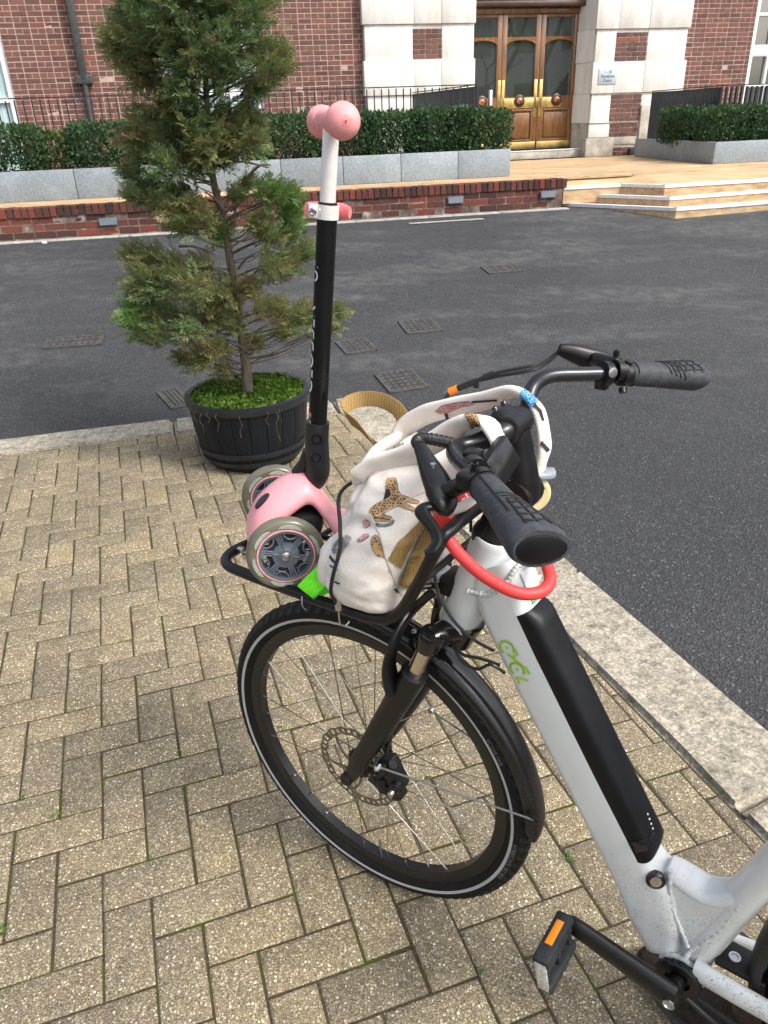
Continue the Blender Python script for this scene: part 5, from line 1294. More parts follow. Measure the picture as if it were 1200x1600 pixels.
# frame lock
lk = DT(.452, .070, .0352); nrm = (lF + (fF * LP.x + EZ * LP.z) * .5).normalized(); m = MB(); m.lathe([(-.006, .0145), (.002, .0150), (.004, .0125), (.003, .0105)], DT(.452, .086, .0315), nrm, 26); kl = part(m, 'key_lock', 'gloss', frame)
m = MB(); m.lathe([(0, .0095), (.0035, .009), (.0038, 0)], DT(.452, .086, .0315) + nrm * .001, nrm, 20); m.box(DT(.452, .086, .0315) + nrm * .005, (.009, .0015, .002), Rd); part(m, 'key_slot', 'bolt', kl)
# frame logo: stylised letters, built flat on the left face of the tube
lg = MB()
def LG(x, y): return DT(.018 + x, .030 - y, .0352 + .0006)     # x along the tube (down), y across towards the underside
def stroke(pts, w_=.0040):
    P = [Vector((a, b, 0)) for a, b in pts]
    for a, b in zip(P[:-1], P[1:]):
        d = (b - a).normalized(); n_ = V(-d.y, d.x, 0) * w_ / 2; e = d * w_ * .3
        lg.add([LG(*(a - e + n_).xy), LG(*(a - e - n_).xy), LG(*(b + e - n_).xy), LG(*(b + e + n_).xy)], [(0, 1, 2, 3)])
def arcp(cx, cy, r_, a0, a1, n=14): return [(cx + r_ * math.cos(a0 + (a1 - a0) * k / n), cy + r_ * math.sin(a0 + (a1 - a0) * k / n)) for k in range(n + 1)]
LS_ = .0000640
def lp2d(pts): return [(x * LS_, -h * LS_) for x, h in pts]
for cx, ch in ((0, 0), (609, -21)):
    stroke(lp2d([(cx + 190 * math.cos(rad(a)), ch + 190 * math.sin(rad(a))) for a in range(42, 321, 20)])); stroke(lp2d([(cx - 18, ch), (cx + 18, ch)]), .0045)
for pp_ in ([(156, -68), (575, 218)], [(279, 45), (215, 151)], [(89, 213), (227, 213)], [(592, 266), (766, 268)], [(930, 115), (819, -154), (988, -160)]): stroke(lp2d(pp_))
part(lg, 'logo', 'lime', frame, 0)
# taped cable port and green sticker on the top of the tube
def on_top(l0, l1, v0, v1, h, nm, mt):
    m = MB(); n_ = 8
    for i in range(n_ + 1):
        for j in range(n_ + 1):
            l = l0 + (l1 - l0) * i / n_; v = v0 + (v1 - v0) * j / n_
            k = min(range(len(sect)), key=lambda q: abs(sect[q][0] - l)); _, hw, p0, p1, r_ = sect[k]
            x = abs(v) - (hw - r_); pt = p1 if x <= 0 else p1 - r_ + math.sqrt(max(0, r_ * r_ - x * x)); m.v.append(tuple(DT(l, pt + h, v)))
    for i in range(n_):
        for j in range(n_): q = i * (n_ + 1) + j; m.f.append((q, q + 1, q + n_ + 2, q + n_ + 1)); m.m.append(0)
    part(m, nm, mt, frame, 60)
on_top(-.090, -.052, -.024, .020, .0022, 'cable_port', 'tape')
on_top(-.048, -.034, -.030, .012, .0015, 'sticker', 'green_stk')
vs, fs = text_mesh('READY', .011); m = MB(); m.add([DT(-.041 - y, .0998, -.012 - x * .8) for x, y in vs], fs); part(m, 'sticker_lettering', 'ink', frame, 0)

# ---- cables between fork, head tube and down tube
for pts in ([Fr(-.062, .020, .86), Fr(-.085, .040, .835), Fr(-.115, .044, .800), Fr(-.150, .040, .775), Fr(-.185, .036, .765)], [Fr(-.100, .030, .755), Fr(-.130, .045, .742), Fr(-.165, .042, .745), Fr(-.196, .036, .742)], [S(-.205, .03, .755), S(-.228, .045, .728), S(-.262, .05, .725), Fr(-.185, .046, .745), Fr(-.205, .036, .730)]):
    m = MB(); m.tube(spline(pts, 6), .0028, 8); part(m, 'cable', 'cable', frame)

# ---- cranks and pedals
BBp = V(-.546, 0, .267)
def crank(sd, end):
    a = Fr(BBp.x, sd * .080, BBp.z); b = Fr(end[0], sd * .088, end[1]); m = MB(); d = (b - a)
    P = [a + d * t for t in (-.06, 0, .1, .5, .9, 1., 1.06)]; rr_ = [.010, .0265, .0255, .0215, .0195, .0185, .010]
    m.tube(P, rr_, 16, prof=[(1.0 * math.cos(2 * PI * k / 16), .62 * math.sin(2 * PI * k / 16)) for k in range(16)], up=d.normalized().cross(lF)); m.tube([Fr(BBp.x, sd * .036, BBp.z), Fr(BBp.x, sd * .084, BBp.z)], .0135, 16)
    c = part(m, 'crank_arm', 'black', bike, 50)
    m = MB(); m.lathe([(0, .0095), (.003, .0095), (.004, .0075), (.001, .006), (.001, 0)], Fr(BBp.x, sd * .0958, BBp.z), lF * sd, 20); part(m, 'crank_bolt', 'bolt', c)
    # pedal
    pc = Fr(end[0], sd * .148, end[1]); Rp = RF @ rotY(rad(-80)); m = MB()
    for x in (-.028, .028): m.box(pc + Rp @ V(x, 0, 0), (.018, .100, .030), Rp, bev=.006)
    for y in (-.040, .0, .042): m.box(pc + Rp @ V(0, y * 1.0, 0), (.046, .012, .018), Rp, bev=.003)
    m.tube([pc - lF * .06, pc + lF * .048], .008, 12); pd = part(m, 'pedal', 'pedal', c)
    m = MB(); m.box(pc + Rp @ V(.0372, -.006 * sd, .0), (.002, .048, .0125), Rp, bev=.0006); part(m, 'reflector', 'orange_refl', c)
    m = MB(); m.box(pc + Rp @ V(0, sd * .0485, 0), (.060, .004, .020), Rp, bev=.0015); part(m, 'end_plate', 'clear_refl', c)
    return c
crank(1, (-.374, .312)); crank(-1, (-.718, .222))
m = MB(); n_ = 40
m.lathe([(.040, .033), (.043, .036), (.050, .036), (.053, .033), (.053, .020), (.046, .018)], Fr(BBp.x, 0, BBp.z), lF, 36)
for k in range(16):
    a = 2 * PI * k / 16; m.box(Fr(BBp.x + .0358 * math.cos(a), .0465, BBp.z + .0358 * math.sin(a)), (.004, .008, .004), RF @ rotY(-a), bev=.001)
part(m, 'bottom_bracket_cup', 'black', bike)
# motor cable loop, kickstand plate, bolt behind the bottom bracket
for pts in ([Fr(-.565, .050, .235), Fr(-.62, .056, .222), Fr(-.67, .060, .232), Fr(-.74, .064, .27)], [Fr(-.572, .045, .245), Fr(-.63, .054, .245), Fr(-.68, .060, .256), Fr(-.76, .064, .29)]):
    m = MB(); m.tube(spline(pts, 6), .0042, 8); part(m, 'motor_cable', 'cable', frame)
m = MB(); m.box(Fr(-.625, 0, .318), (.075, .050, .012), RF, bev=.004); ks = part(m, 'stand_plate', 'black', frame)
m = MB(); m.lathe([(0, .009), (.003, .009), (.003, .006), (.001, .006)], Fr(-.612, .004, .324), EZ, 18); part(m, 'stand_bolt', 'bolt', frame)
m = MB(); m.tube([Fr(-.65, -.03, .31), Fr(-.72, -.10, .16), Fr(-.76, -.16, .01)], [.011, .010, .011], 12); part(m, 'kickstand', 'black', bike)
# saddle and post behind the frame edge
m = MB(); m.tube([Fr(-.69, 0, .75), Fr(-.74, 0, .93)], .0137, 16); part(m, 'seat_post', 'black', bike)
m = MB(); sd_ = [(-.62, .02, .955), (-.66, .03, .958), (-.72, .05, .955), (-.80, .075, .96), (-.87, .08, .968), (-.90, .06, .962)]
for u, hw, z in sd_:
    for k in range(12):
        a = 2 * PI * k / 12; m.v.append(tuple(Fr(u, hw * math.cos(a), z + .028 * math.sin(a))))
for i in range(5):
    for q in range(12): m.f.append((i * 12 + q, i * 12 + (q + 1) % 12, (i + 1) * 12 + (q + 1) % 12, (i + 1) * 12 + q)); m.m.append(0)
m.f.append(tuple(range(12))); m.m.append(0); m.f.append(tuple(60 + q for q in range(12))); m.m.append(0); part(m, 'saddle', 'black', bike, 60)

# ---- stem, handlebar, grips, levers, display
hb0 = S(-.277, 0, .958)
m = MB(); m.lathe([(-.012, .0315), (.0, .0325), (.008, .030), (.016, .026), (.030, .024)], S(-.258, 0, .950), S(-.30, 0, 1.09) - S(-.262, 0, .955), 32); stem = part(m, 'headset_spacer', 'black')
m = MB(); m.tube([S(-.268, 0, .975), S(-.288, 0, 1.030)], .0215, 22); m.tube([S(-.296, .027, 1.028), S(-.296, -.027, 1.028)], .0285, 22)
m.tube(spline([S(-.300, 0, 1.022), S(-.300, 0, 1.045), S(-.292, 0, 1.09), S(-.285, 0, 1.124)], 5), lerp_list([.0265, .0265, .0235, .0230], 16), 20); m.tube([S(-.282, .024, 1.130), S(-.282, -.024, 1.130)], .0215, 22)
m.box(S(-.268, 0, 1.134), (.030, .044, .040), RS @ rotY(-.2), bev=.008)
stm = part(m, 'stem', 'black', bike, 45)
m = MB()
for v in (-.014, .014):
    for q in (.016, -.016): m.lathe([(0, .0042), (.010, .0042), (.012, .003), (.009, .0022)], S(-.264, v, 1.148 if q > 0 else 1.118), fS * .45 + EZ * (.9 if q > 0 else .3), 12)
part(m, 'clamp_bolt', 'gloss', stm)
m = MB(); m.lathe([(0, .0065), (.003, .0065), (.0035, .004), (.001, .0035)], S(-.297, .0275, 1.026), lS, 18); part(m, 'pivot_bolt', 'gloss', stm)
vs, fs = text_mesh('SATORI-UP2', .0125, .15); m = MB()
tA, tB = S(-.2985, .0, 1.050), S(-.2895, .0, 1.108); td = (tB - tA).normalized(); tn = fS - td * fS.dot(td); tn.normalize()
m.add([tA.lerp(tB, .5) + td * x + (lS * math.cos(.35 + y / .0200) - tn * -math.sin(.35 + y / .0200)) * .0252 for x, y in vs], fs); part(m, 'lettering', 'print_white', stm, 0)
bar = [S(-.462, .315, 1.140), S(-.40, .255, 1.138), S(-.345, .200, 1.132), S(-.292, .150, 1.124), S(-.252, .112, 1.120), S(-.238, .080, 1.118), S(-.258, .050, 1.120), S(-.282, .022, 1.130), S(-.282, -.022, 1.130), S(-.278, -.055, 1.134), S(-.273, -.085, 1.158), S(-.288, -.108, 1.172), S(-.325, -.145, 1.170), S(-.372, -.195, 1.164), S(-.41, -.245, 1.154), S(-.448, -.296, 1.144)]
bp = spline(bar, 6); m = MB(); rb_ = [.0112 if (p - S(-.282, 0, 1.130)).length > .055 else .0152 for p in bp]; rb_ = [sum(rb_[max(0, i - 2):i + 3]) / len(rb_[max(0, i - 2):i + 3]) for i in range(len(rb_))]; m.tube(bp, rb_, 18); hbar = part(m, 'handlebar', 'bar_metal', bike, 60)
def grip(a, b, sgn, nm):
    """ergonomic rubber grip from a (inner) to b (outer end)"""
    d = (b - a).normalized(); L = (b - a).length; back = -fS; back = (back - d * back.dot(d)).normalized(); upg = d.cross(back); upg = upg if upg.z > 0 else -upg
    m = MB(); N_ = 30; prof = []
    for i in range(N_ + 1):
        t = i / N_; k = 24; rb = .0182 + .0026 * math.sin(t * PI) + .0095 * max(0, (t - .40) / .60) ** 1.3; wing = .012 * max(0, (t - .35) / .65) ** 1.5
        if t > .955: rb *= .95 - (t - .955) * 2.2; 
        if t < .03: rb *= .9
        for q in range(k):
            an = 2 * PI * q / k; x, y = math.cos(an), math.sin(an); px = x * rb + (wing * max(0, x) ** 1.0 if x > 0 else 0); py = y * rb * (.94 - .10 * max(0, (t - .45) / .55))
            m.v.append(tuple(a + d * (L * t) + back * px + upg * py))
        prof.append((rb, wing))
    k = 24
    for i in range(N_):
        for q in range(k): m.f.append((i * k + q, i * k + (q + 1) % k, (i + 1) * k + (q + 1) % k, (i + 1) * k + q)); m.m.append(0)
    m.f.append(tuple(range(k))); m.m.append(0); m.f.append(tuple(N_ * k + q for q in range(k))); m.m.append(0)
    g_ = part(m, 'grip', 'rubber', hbar, 60)
    def surf(t, an, h=.0003):
        i = min(N_, max(0, t * N_)); i0 = int(i); i1 = min(N_, i0 + 1); fr_ = i - i0; rb = prof[i0][0] * (1 - fr_) + prof[i1][0] * fr_; wing = prof[i0][1] * (1 - fr_) + prof[i1][1] * fr_
        x, y = math.cos(an), math.sin(an); return a + d * (L * t) + back * ((x * rb + (wing * max(0, x) if x > 0 else 0)) + h * x) + upg * (y * rb * (.94 - .10 * max(0, (t - .45) / .55)) + h * y)
    m = MB()   # moulded grooves
    def line(pts): m.tube([surf(t, an) for t, an in pts], .0012, 5)
    for an in (.55, .95, 1.35, 1.75): line([(t, an + .25 * (t - .55)) for t in [.52 + .04 * q for q in range(11)]])
    for t in (.58, .68, .78, .88): line([(t + .02 * math.sin(q), .45 + q * .14) for q in range(11)])
    for k2 in range(4): line([(.40 + .06 * k2 + .10 * q / 8, 2.0 - .12 * k2 - q * .22) for q in range(9)])
    line([(t, 2.05) for t in [.05 + .05 * q for q in range(14)]]); line([(.04, .2 + q * .2) for q in range(28)])
    part(m, 'grip_groove', 'groove', hbar, 0)
    m = MB(); cap = []
    for q in range(28):
        an = 2 * PI * q / 28; rb, wing = prof[-2]; x, y = math.cos(an), math.sin(an); cap.append(b + d * .0006 + back * ((x * rb + (wing * max(0, x) if x > 0 else 0)) * .84 + wing * .05) + upg * (y * rb * .84 * .72))
    c2 = [p + d * .0012 for p in cap]; cc = sum(cap, V(0, 0, 0)) / 28; c3 = [cc + (p - cc) * .90 + d * .0018 for p in cap]
    m.add(cap + c2 + c3, [(q, (q + 1) % 28, 28 + (q + 1) % 28, 28 + q) for q in range(28)] + [(28 + q, 28 + (q + 1) % 28, 56 + (q + 1) % 28, 56 + q) for q in range(28)] + [tuple(range(56, 84))]); part(m, 'end_cap', 'black', hbar, 40)
    return g_
grip(S(-.336, .196, 1.131), S(-.456, .322, 1.143), 1, 'l'); grip(S(-.378, -.200, 1.163), S(-.452, -.300, 1.143), -1, 'r')
# left brake lever
def lever(P_, sd):
    """P_(a,b,c): a along bar outwards, b forward of the bar, c up"""
    m = MB(); m.tube([P_(-.006, 0, 0), P_(.010, 0, 0)], .0175, 18); m.box(P_(.002, .016, .012), (.02, .022, .018), RS, bev=.004)
    m.tube(spline([P_(.0, .012, .010), P_(-.012, .040, .012), P_(-.004, .062, .008)], 5), lerp_list([.010, .011, .0125], 11), 12)
    body = [P_(-.062, .076, .022), P_(-.040, .070, .018), P_(-.008, .060, .010), P_(.020, .050, .004), P_(.036, .046, .0)]
    m.tube(spline(body, 5), lerp_list([.0085, .0145, .0190, .0170, .0095], 21), 14, prof=[(1.0 * math.cos(2 * PI * k / 14), .72 * math.sin(2 * PI * k / 14)) for k in range(14)], up=EZ)
    bl = part(m, 'brake_lever_body', 'black', hbar, 50)
    m = MB(); bld_ = [P_(.022, .052, -.004), P_(.036, .062, -.006), P_(.052, .064, -.008), P_(.068, .054, -.010), P_(.086, .046, -.010), P_(.102, .045, -.010), P_(.116, .050, -.012), P_(.122, .053, -.013)]
    bb = spline(bld_, 5); m.tube(bb, lerp_list([.008, .0115, .0105, .0085, .0080, .0090, .0095, .005], len(bb)), 12, prof=[(1.0 * math.cos(2 * PI * k / 12), .62 * math.sin(2 * PI * k / 12)) for k in range(12)], up=EZ); part(m, 'brake_blade', 'black', hbar, 50)
    m = MB(); m.lathe([(0, .0048), (.008, .0048), (.0085, .003), (.004, .003)], P_(.002, .012, .022), EZ, 14); part(m, 'lever_bolt', 'gloss', hbar); m = MB(); m.lathe([(0, .0045), (.004, .004)], P_(-.006, .062, .020), EZ, 10); part(m, 'lever_bolt', 'bolt', hbar)
    return bl
dl = (S(-.466, .318, 1.141) - S(-.338, .196, 1.131)).normalized(); bl_ = (fS - dl * fS.dot(dl)).normalized(); ul_ = dl.cross(bl_); ul_ = ul_ if ul_.z > 0 else -ul_
cL = S(-.328, .186, 1.130)
def lever_left():
    m = MB(); m.tube([cL - dl * .004, cL + dl * .010], .0180, 18); m.box(cL + bl_ * .018 + ul_ * .004, (.022, .026, .022), RS, bev=.005)
    arm = spline([cL + bl_ * .014, S(-.300, .186, 1.118), S(-.280, .190, 1.106)], 5); m.tube(arm, lerp_list([.010, .011, .012], len(arm)), 12)
    body = spline([S(-.212, .138, 1.138), S(-.230, .152, 1.128), S(-.252, .170, 1.117), S(-.274, .188, 1.104), S(-.286, .202, 1.094), S(-.292, .210, 1.088)], 5)
    m.tube(body, lerp_list([.0080, .0120, .0170, .0200, .0165, .008], len(body)), 12, prof=[(1.0 * math.copysign(abs(math.cos(2 * PI * k / 12)) ** .7, math.cos(2 * PI * k / 12)), .66 * math.copysign(abs(math.sin(2 * PI * k / 12)) ** .7, math.sin(2 * PI * k / 12))) for k in range(12)], up=lS); part(m, 'brake_lever_body', 'black', hbar, 40)
    m = MB(); bb = spline([S(-.284, .200, 1.090), S(-.270, .208, 1.092), S(-.264, .219, 1.090), S(-.276, .227, 1.084), S(-.292, .235, 1.076), S(-.300, .243, 1.068), S(-.299, .252, 1.061), S(-.292, .258, 1.056)], 6)
    m.tube(bb, lerp_list([.0070, .0100, .0105, .0085, .0080, .0085, .0095, .005], len(bb)), 12, prof=[(1.0 * math.cos(2 * PI * k / 12), .62 * math.sin(2 * PI * k / 12)) for k in range(12)], up=fS); part(m, 'brake_blade', 'black', hbar, 50)
    m = MB(); m.lathe([(0, .0048), (.010, .0048), (.0105, .003), (.006, .003)], cL + bl_ * .010 + ul_ * .014, ul_, 14); part(m, 'lever_bolt', 'gloss', hbar)
    m = MB(); m.lathe([(0, .0042), (.003, .0038), (.003, .002)], S(-.252, .170, 1.128), EZ, 12); part(m, 'lever_bolt', 'bolt', hbar)
lever_left()
# corrugated hose from the left lever
hp = spline([S(-.214, .139, 1.136), S(-.205, .131, 1.138), S(-.206, .116, 1.137), S(-.218, .100, 1.131), S(-.230, .082, 1.122), S(-.242, .062, 1.108)], 12); m = MB()
m.tube(hp, [.0075 + .0012 * (1 if (i // 2) % 2 else 0) for i in range(len(hp))], 12); part(m, 'spiral_hose_wrap', 'cable', hbar, 20)
m = MB(); m.tube(spline([S(-.236, .066, 1.120), S(-.23, .03, 1.09), S(-.215, .0, 1.03), S(-.20, .01, .95)], 6), .0045, 8); part(m, 'cable_bundle', 'cable', hbar)
# right lever with clamp
cR = S(-.364, -.186, 1.165); dr = (S(-.470, -.321, 1.139) - S(-.378, -.200, 1.163)).normalized(); br = (fS - dr * fS.dot(dr)).normalized(); ur = dr.cross(br); ur = ur if ur.z > 0 else -ur
lever(lambda a, b, c: cR + dr * a + br * b * .9 + ur * (c + .004), -1)
m = MB(); m.tube([cR - dr * .026, cR - dr * .014], .0185, 18); m.box(cR - dr * .02 - ur * .016 + br * .004, (.02, .018, .016), RS, bev=.004); m.lathe([(0, .006), (.008, .006), (.009, 0)], cR + dr * .012 + ur * .014 - br * .006, ur - br * .5, 12); m.lathe([(0, .006), (.008, .006), (.009, 0)], cR + dr * .012 - ur * .020 - br * .004, -ur - br * .5, 12); m.tube([cR + dr * .006, cR + dr * .020], .018, 18); part(m, 'shifter_clamp', 'black', hbar)
m = MB(); m.lathe([(0, .0075), (.0015, .0075), (.002, .005)], cR - dr * .020 - br * .017 + ur * .004, -br, 16); part(m, 'clamp_plate', 'bolt', hbar)
# cables with orange connector on the right
for off in (0, .007):
    m = MB(); m.tube(spline([cR + dr * -.045 + br * .095 + ur * .024 + EZ * -off, S(-.265, -.115, 1.186 - off), S(-.205, -.095, 1.168 - off * .8), S(-.165, -.085, 1.148), S(-.137, -.078, 1.130), S(-.135, -.066, 1.112), S(-.165, -.045, 1.07), S(-.20, -.03, 1.0), S(-.21, -.02, .93)], 7), .0027, 8); part(m, 'control_cable', 'cable', hbar)
p_ = [S(-.178, -.089, 1.154), S(-.150, -.082, 1.140), S(-.137, -.079, 1.133)]
m = MB(); m.tube([p_[0], p_[1]], .0052, 12); m.tube([S(-.205, -.095, 1.168), S(-.190, -.092, 1.161)], .0048, 10); m.box(p_[0] + EZ * -.006, (.007, .007, .010), RS, bev=.001); part(m, 'connector', 'cable', hbar)
m = MB(); m.tube([p_[1], p_[2]], .0062, 12); part(m, 'connector_tip', 'orange', hbar)
# display
dc = S(-.305, .088, 1.112); Rdp = RS @ Matrix.Rotation(rad(-20), 3, 'X') @ rotY(rad(-66)); m = MB(); m.box(dc, (.046, .062, .016), Rdp, bev=.004); dsp = part(m, 'display', 'black', hbar)
m = MB(); m.box(dc + Rdp @ V(0, 0, .0082), (.041, .057, .0015), Rdp, bev=.0006); part(m, 'display_screen', 'gloss', hbar)
m = MB(); m.tube([S(-.290, .138, 1.123), S(-.303, .150, 1.124)], .0165, 16); m.tube([S(-.297, .144, 1.123), dc], .007, 10); m.box(S(-.285, .125, 1.130), (.022, .024, .020), RS, bev=.004); part(m, 'display_mount', 'black', hbar)

# ---- front carrier rack
RK = MB(); zr = .812
loop = [Fr(-.045, .105, .815), Fr(.03, .126, .812), Fr(.15, .132, .810), Fr(.27, .134, .810), Fr(.318, .126, .810), Fr(.332, .098, .812), Fr(.322, .060, .812), Fr(.29, .045, .812)]
lp = spline([Fr(-.140, .095, 1.000), Fr(-.128, .112, .975), Fr(-.095, .118, .90), Fr(-.060, .118, .838), Fr(-.025, .120, .815), Fr(.04, .126, .811), Fr(.15, .132, .810), Fr(.26, .136, .810), Fr(.312, .132, .810), Fr(.334, .105, .811), Fr(.330, .06, .812), Fr(.318, 0, .812), Fr(.330, -.06, .812), Fr(.334, -.105, .811), Fr(.312, -.132, .81), Fr(.26, -.136, .81), Fr(.15, -.132, .81), Fr(.04, -.126, .811), Fr(-.025, -.120, .815), Fr(-.060, -.118, .838), Fr(-.095, -.118, .90), Fr(-.128, -.112, .975), Fr(-.140, -.095, 1.0)], 6, closed=True)
RK.tube(lp, .0098, 14, closed=True); rack = part(RK, 'front_rack', 'black', bike, 60)
for v in (.055, -.055):
    m = MB(); m.tube(spline([Fr(.30, v * .8, .806), Fr(.10, v, .803), Fr(-.03, v, .806), Fr(-.07, v * .6, .832)], 5), .006, 10); part(m, 'rack_rail', 'black', rack)
for u in (.04, .14, .24):
    m = MB(); m.tube([Fr(u, .130, .806), Fr(u, -.130, .806)], .0055, 10); part(m, 'rack_cross_bar', 'black', rack)
for v in (.018, -.018):
    m = MB(); m.tube(spline([Fr(-.020, v * 5.5, .845), Fr(-.050, v * 2.5, .842), Fr(-.072, v, .838)], 5), .005, 10); part(m, 'rack_strut', 'black', rack)
m = MB(); m.tube([Fr(-.098, .112, .905), Fr(-.098, -.112, .905)], .006, 10); m.box(Fr(-.088, 0, .842), (.03, .05, .035), RF, bev=.005); part(m, 'rack_mount', 'black', rack)
m = MB(); m.lathe([(0, .007), (.006, .007), (.008, .004)], Fr(.315, .092, .818), EZ, 12); m.box(Fr(.303, .080, .806), (.03, .022, .014), RF, bev=.003); part(m, 'rack_bolt', 'bolt', rack)

# =================================================================== CHILD'S SCOOTER lying across the rack
SM = V(.27, .035, .872); SA = V(.751, -.661, 0); SF = V(.661, .751, 0)          # axle mid, axle direction (near -> far), forward, in frame coordinates
def SK(l, a, h): q = SM + SF * l + SA * a + V(0, 0, h); return Fr(q.x, q.y, q.z)
sa_w = (SK(0, 1, 0) - SK(0, 0, 0)); sf_w = (SK(1, 0, 0) - SK(0, 0, 0))
sco = thing('kick_scooter', SK(0, 0, -.06), 'pink and black children\'s three-wheeled scooter strapped onto the front rack', 'scooter')
def spart(mb, nm, mt, par=None, sm=40, label=None): return mb.build(nm, MT[mt], par if par is not None else sco, smooth=sm, label=label)
def swheel(c, ax, R_, near):
    e1 = ax.orthogonal().normalized(); e2 = ax.cross(e1)
    m = MB(); w2 = .0125
    tyre = [(w2 * math.cos(a) * (1.0), R_ - .0095 + .0095 * math.sin(a)) for a in [-.3 + k * (PI + .6) / 12 for k in range(13)]] + [(-w2 * .95, .0475), (w2 * .95, .0475)]
    m.lathe(tyre, c, ax, 72, closed=True); wl = spart(m, 'wheel', 'pu', sco, 50)
    for sd in (1, -1):
        for k in range(6):     # moulded light inserts
            a0 = 2 * PI * k / 6 + .08; m = MB(); P = []
            for q in range(9):
                an = a0 + .80 * q / 8; e = math.sin(PI * q / 8) ** .35
                for r_, h in ((.0525 - .0018 * e, .0119), (.0525 - .0012 * e, .0138), (.0525 + .0048 * e, .0138), (.0525 + .0056 * e, .0119)): P.append(c + ax * (sd * h) + (e1 * math.cos(an) + e2 * math.sin(an)) * r_)
            m.v = [tuple(p) for p in P]
            for q in range(8):
                for z in range(3): m.f.append((q * 4 + z, q * 4 + z + 1, q * 4 + z + 5, q * 4 + z + 4)); m.m.append(0)
            spart(m, 'light_insert', 'pu_led', wl, 50)
        m = MB(); m.lathe([(sd * .0115, .0462), (sd * .0134, .0462), (sd * .0138, .0475), (sd * .0134, .0490), (sd * .0115, .0490)], c, ax, 64, closed=True); spart(m, 'pink_ring', 'pink_soft', wl, 50)
    m = MB(); m.lathe([(-.0125, .0415), (-.0135, .0464), (.0135, .0464), (.0125, .0415)], c, ax, 56, closed=True)
    for sd in (1, -1):
        m.lathe([(sd * .004, .0235), (sd * .0105, .0225), (sd * .0115, .0125), (sd * .0125, .0115), (sd * .0125, .008), (sd * .004, .008)], c, ax, 36, closed=True)
        for k in range(6):
            a0 = 2 * PI * k / 6
            for off in (-.115, 0, .115):
                p0 = c + ax * (sd * .0090) + (e1 * math.cos(a0 + off * 1.3) + e2 * math.sin(a0 + off * 1.3)) * .0215; p1 = c + ax * (sd * .0098) + (e1 * math.cos(a0 + off) + e2 * math.sin(a0 + off)) * .0415; m.tube([p0, p1], .0017, 6)
            a1 = a0 + PI / 6; loop_ = []
            for q in range(11):
                t = PI * q / 10; rr_ = .0415 - .0105 * math.sin(t) ** .8; an = a1 + .29 * math.cos(t); loop_.append(c + ax * (sd * .0098) + (e1 * math.cos(an) + e2 * math.sin(an)) * rr_)
            m.tube(loop_, .0017, 6)
            m.tube([c + ax * (sd * .0108) + (e1 * math.cos(a0) + e2 * math.sin(a0)) * r_ for r_ in (.0125, .0230)], .0015, 5)
    m.lathe([(-.003, .008), (-.003, .0235), (.003, .0235), (.003, .008)], c, ax, 36, closed=True); spart(m, 'hub', 'grey_hub', wl, 40)
    m = MB(); m.lathe([(-.0025, .020), (-.0025, .0330 if near else .042), (.0025, .0330 if near else .042), (.0025, .020)], c, ax, 48, closed=True); spart(m, 'hub_web', 'hub_deep', wl)
    for sd in (1, -1):
        m = MB(); m.lathe([(sd * .006, .0085), (sd * .0145, .0080), (sd * .0160, .0055), (sd * .0160, 0)], c, ax, 20); m.lathe([(sd * .0160, .003), (sd * .0168, .0024)], c, ax, 8); spart(m, 'axle_bolt', 'bolt', wl)
    return wl
nw = Fr(.171, .12, .873); fwl = Fr(.353, -.047, .862)
axw = (fwl - nw).normalized()
swheel(nw, axw, .0665, True); swheel(fwl, axw, .0665, False)
m = MB(); m.tube([nw, fwl], .008, 12); spart(m, 'axle', 'scoot_plastic')
# pink front body: a hooped shell between the wheels, flowing back into the deck
sec = [(.058, -.046, .040, .016), (.058, -.026, .054, .034), (.050, .000, .062, .042), (.032, .028, .064, .044), (.006, .050, .062, .046), (-.026, .070, .056, .044), (-.056, .078, .050, .042), (-.078, .050, .056, .042), (-.096, .016, .064, .036), (-.114, -.004, .068, .026), (-.145, -.014, .066, .016), (-.20, -.016, .062, .011)]
m = MB(); NP = 20; ss = []
for i in range(len(sec) - 1):
    for k in range(4):
        t = k / 4; a, b = sec[i], sec[i + 1]; p_ = sec[max(0, i - 1)]; n_ = sec[min(len(sec) - 1, i + 2)]
        ss.append(tuple(.5 * (2 * a[q] + (b[q] - p_[q]) * t + (2 * p_[q] - 5 * a[q] + 4 * b[q] - n_[q]) * t * t + (3 * a[q] - p_[q] - 3 * b[q] + n_[q]) * t ** 3) for q in range(4)))
ss.append(sec[-1])
for (l, h, hw, th) in ss:
    for q in range(NP):
        an = 2 * PI * q / NP; x = math.copysign(abs(math.cos(an)) ** .75, math.cos(an)); y = math.copysign(abs(math.sin(an)) ** .8, math.sin(an)); m.v.append(tuple(SK(l, x * hw - .020, h + y * th * (.55 if y < 0 else .5) - (x * x) * hw * .30)))
for i in range(len(ss) - 1):
    for q in range(NP): m.f.append((i * NP + q, i * NP + (q + 1) % NP, (i + 1) * NP + (q + 1) % NP, (i + 1) * NP + q)); m.m.append(0)
m.f.append(tuple(range(NP))); m.m.append(0); m.f.append(tuple((len(ss) - 1) * NP + q for q in range(NP))); m.m.append(0)
pink_m = (list(m.v), list(m.f)); pinkb = spart(m, 'front_body', 'pink', sco, 60)
m = MB(); m.box(SK(-.026, -.014, .008), (.105, .110, .055), Matrix((sf_w, -sa_w, EZ)).transposed(), bev=.02); spart(m, 'steering_housing', 'scoot_plastic', sco)
BVH = {'pink': BVHTree.FromPolygons([Vector(v) for v in pink_m[0]], pink_m[1])}
def pray(px, py): return (fwd + r2 * ((px - 600) / FPX) - u2 * ((py - 800) / FPX)).normalized()
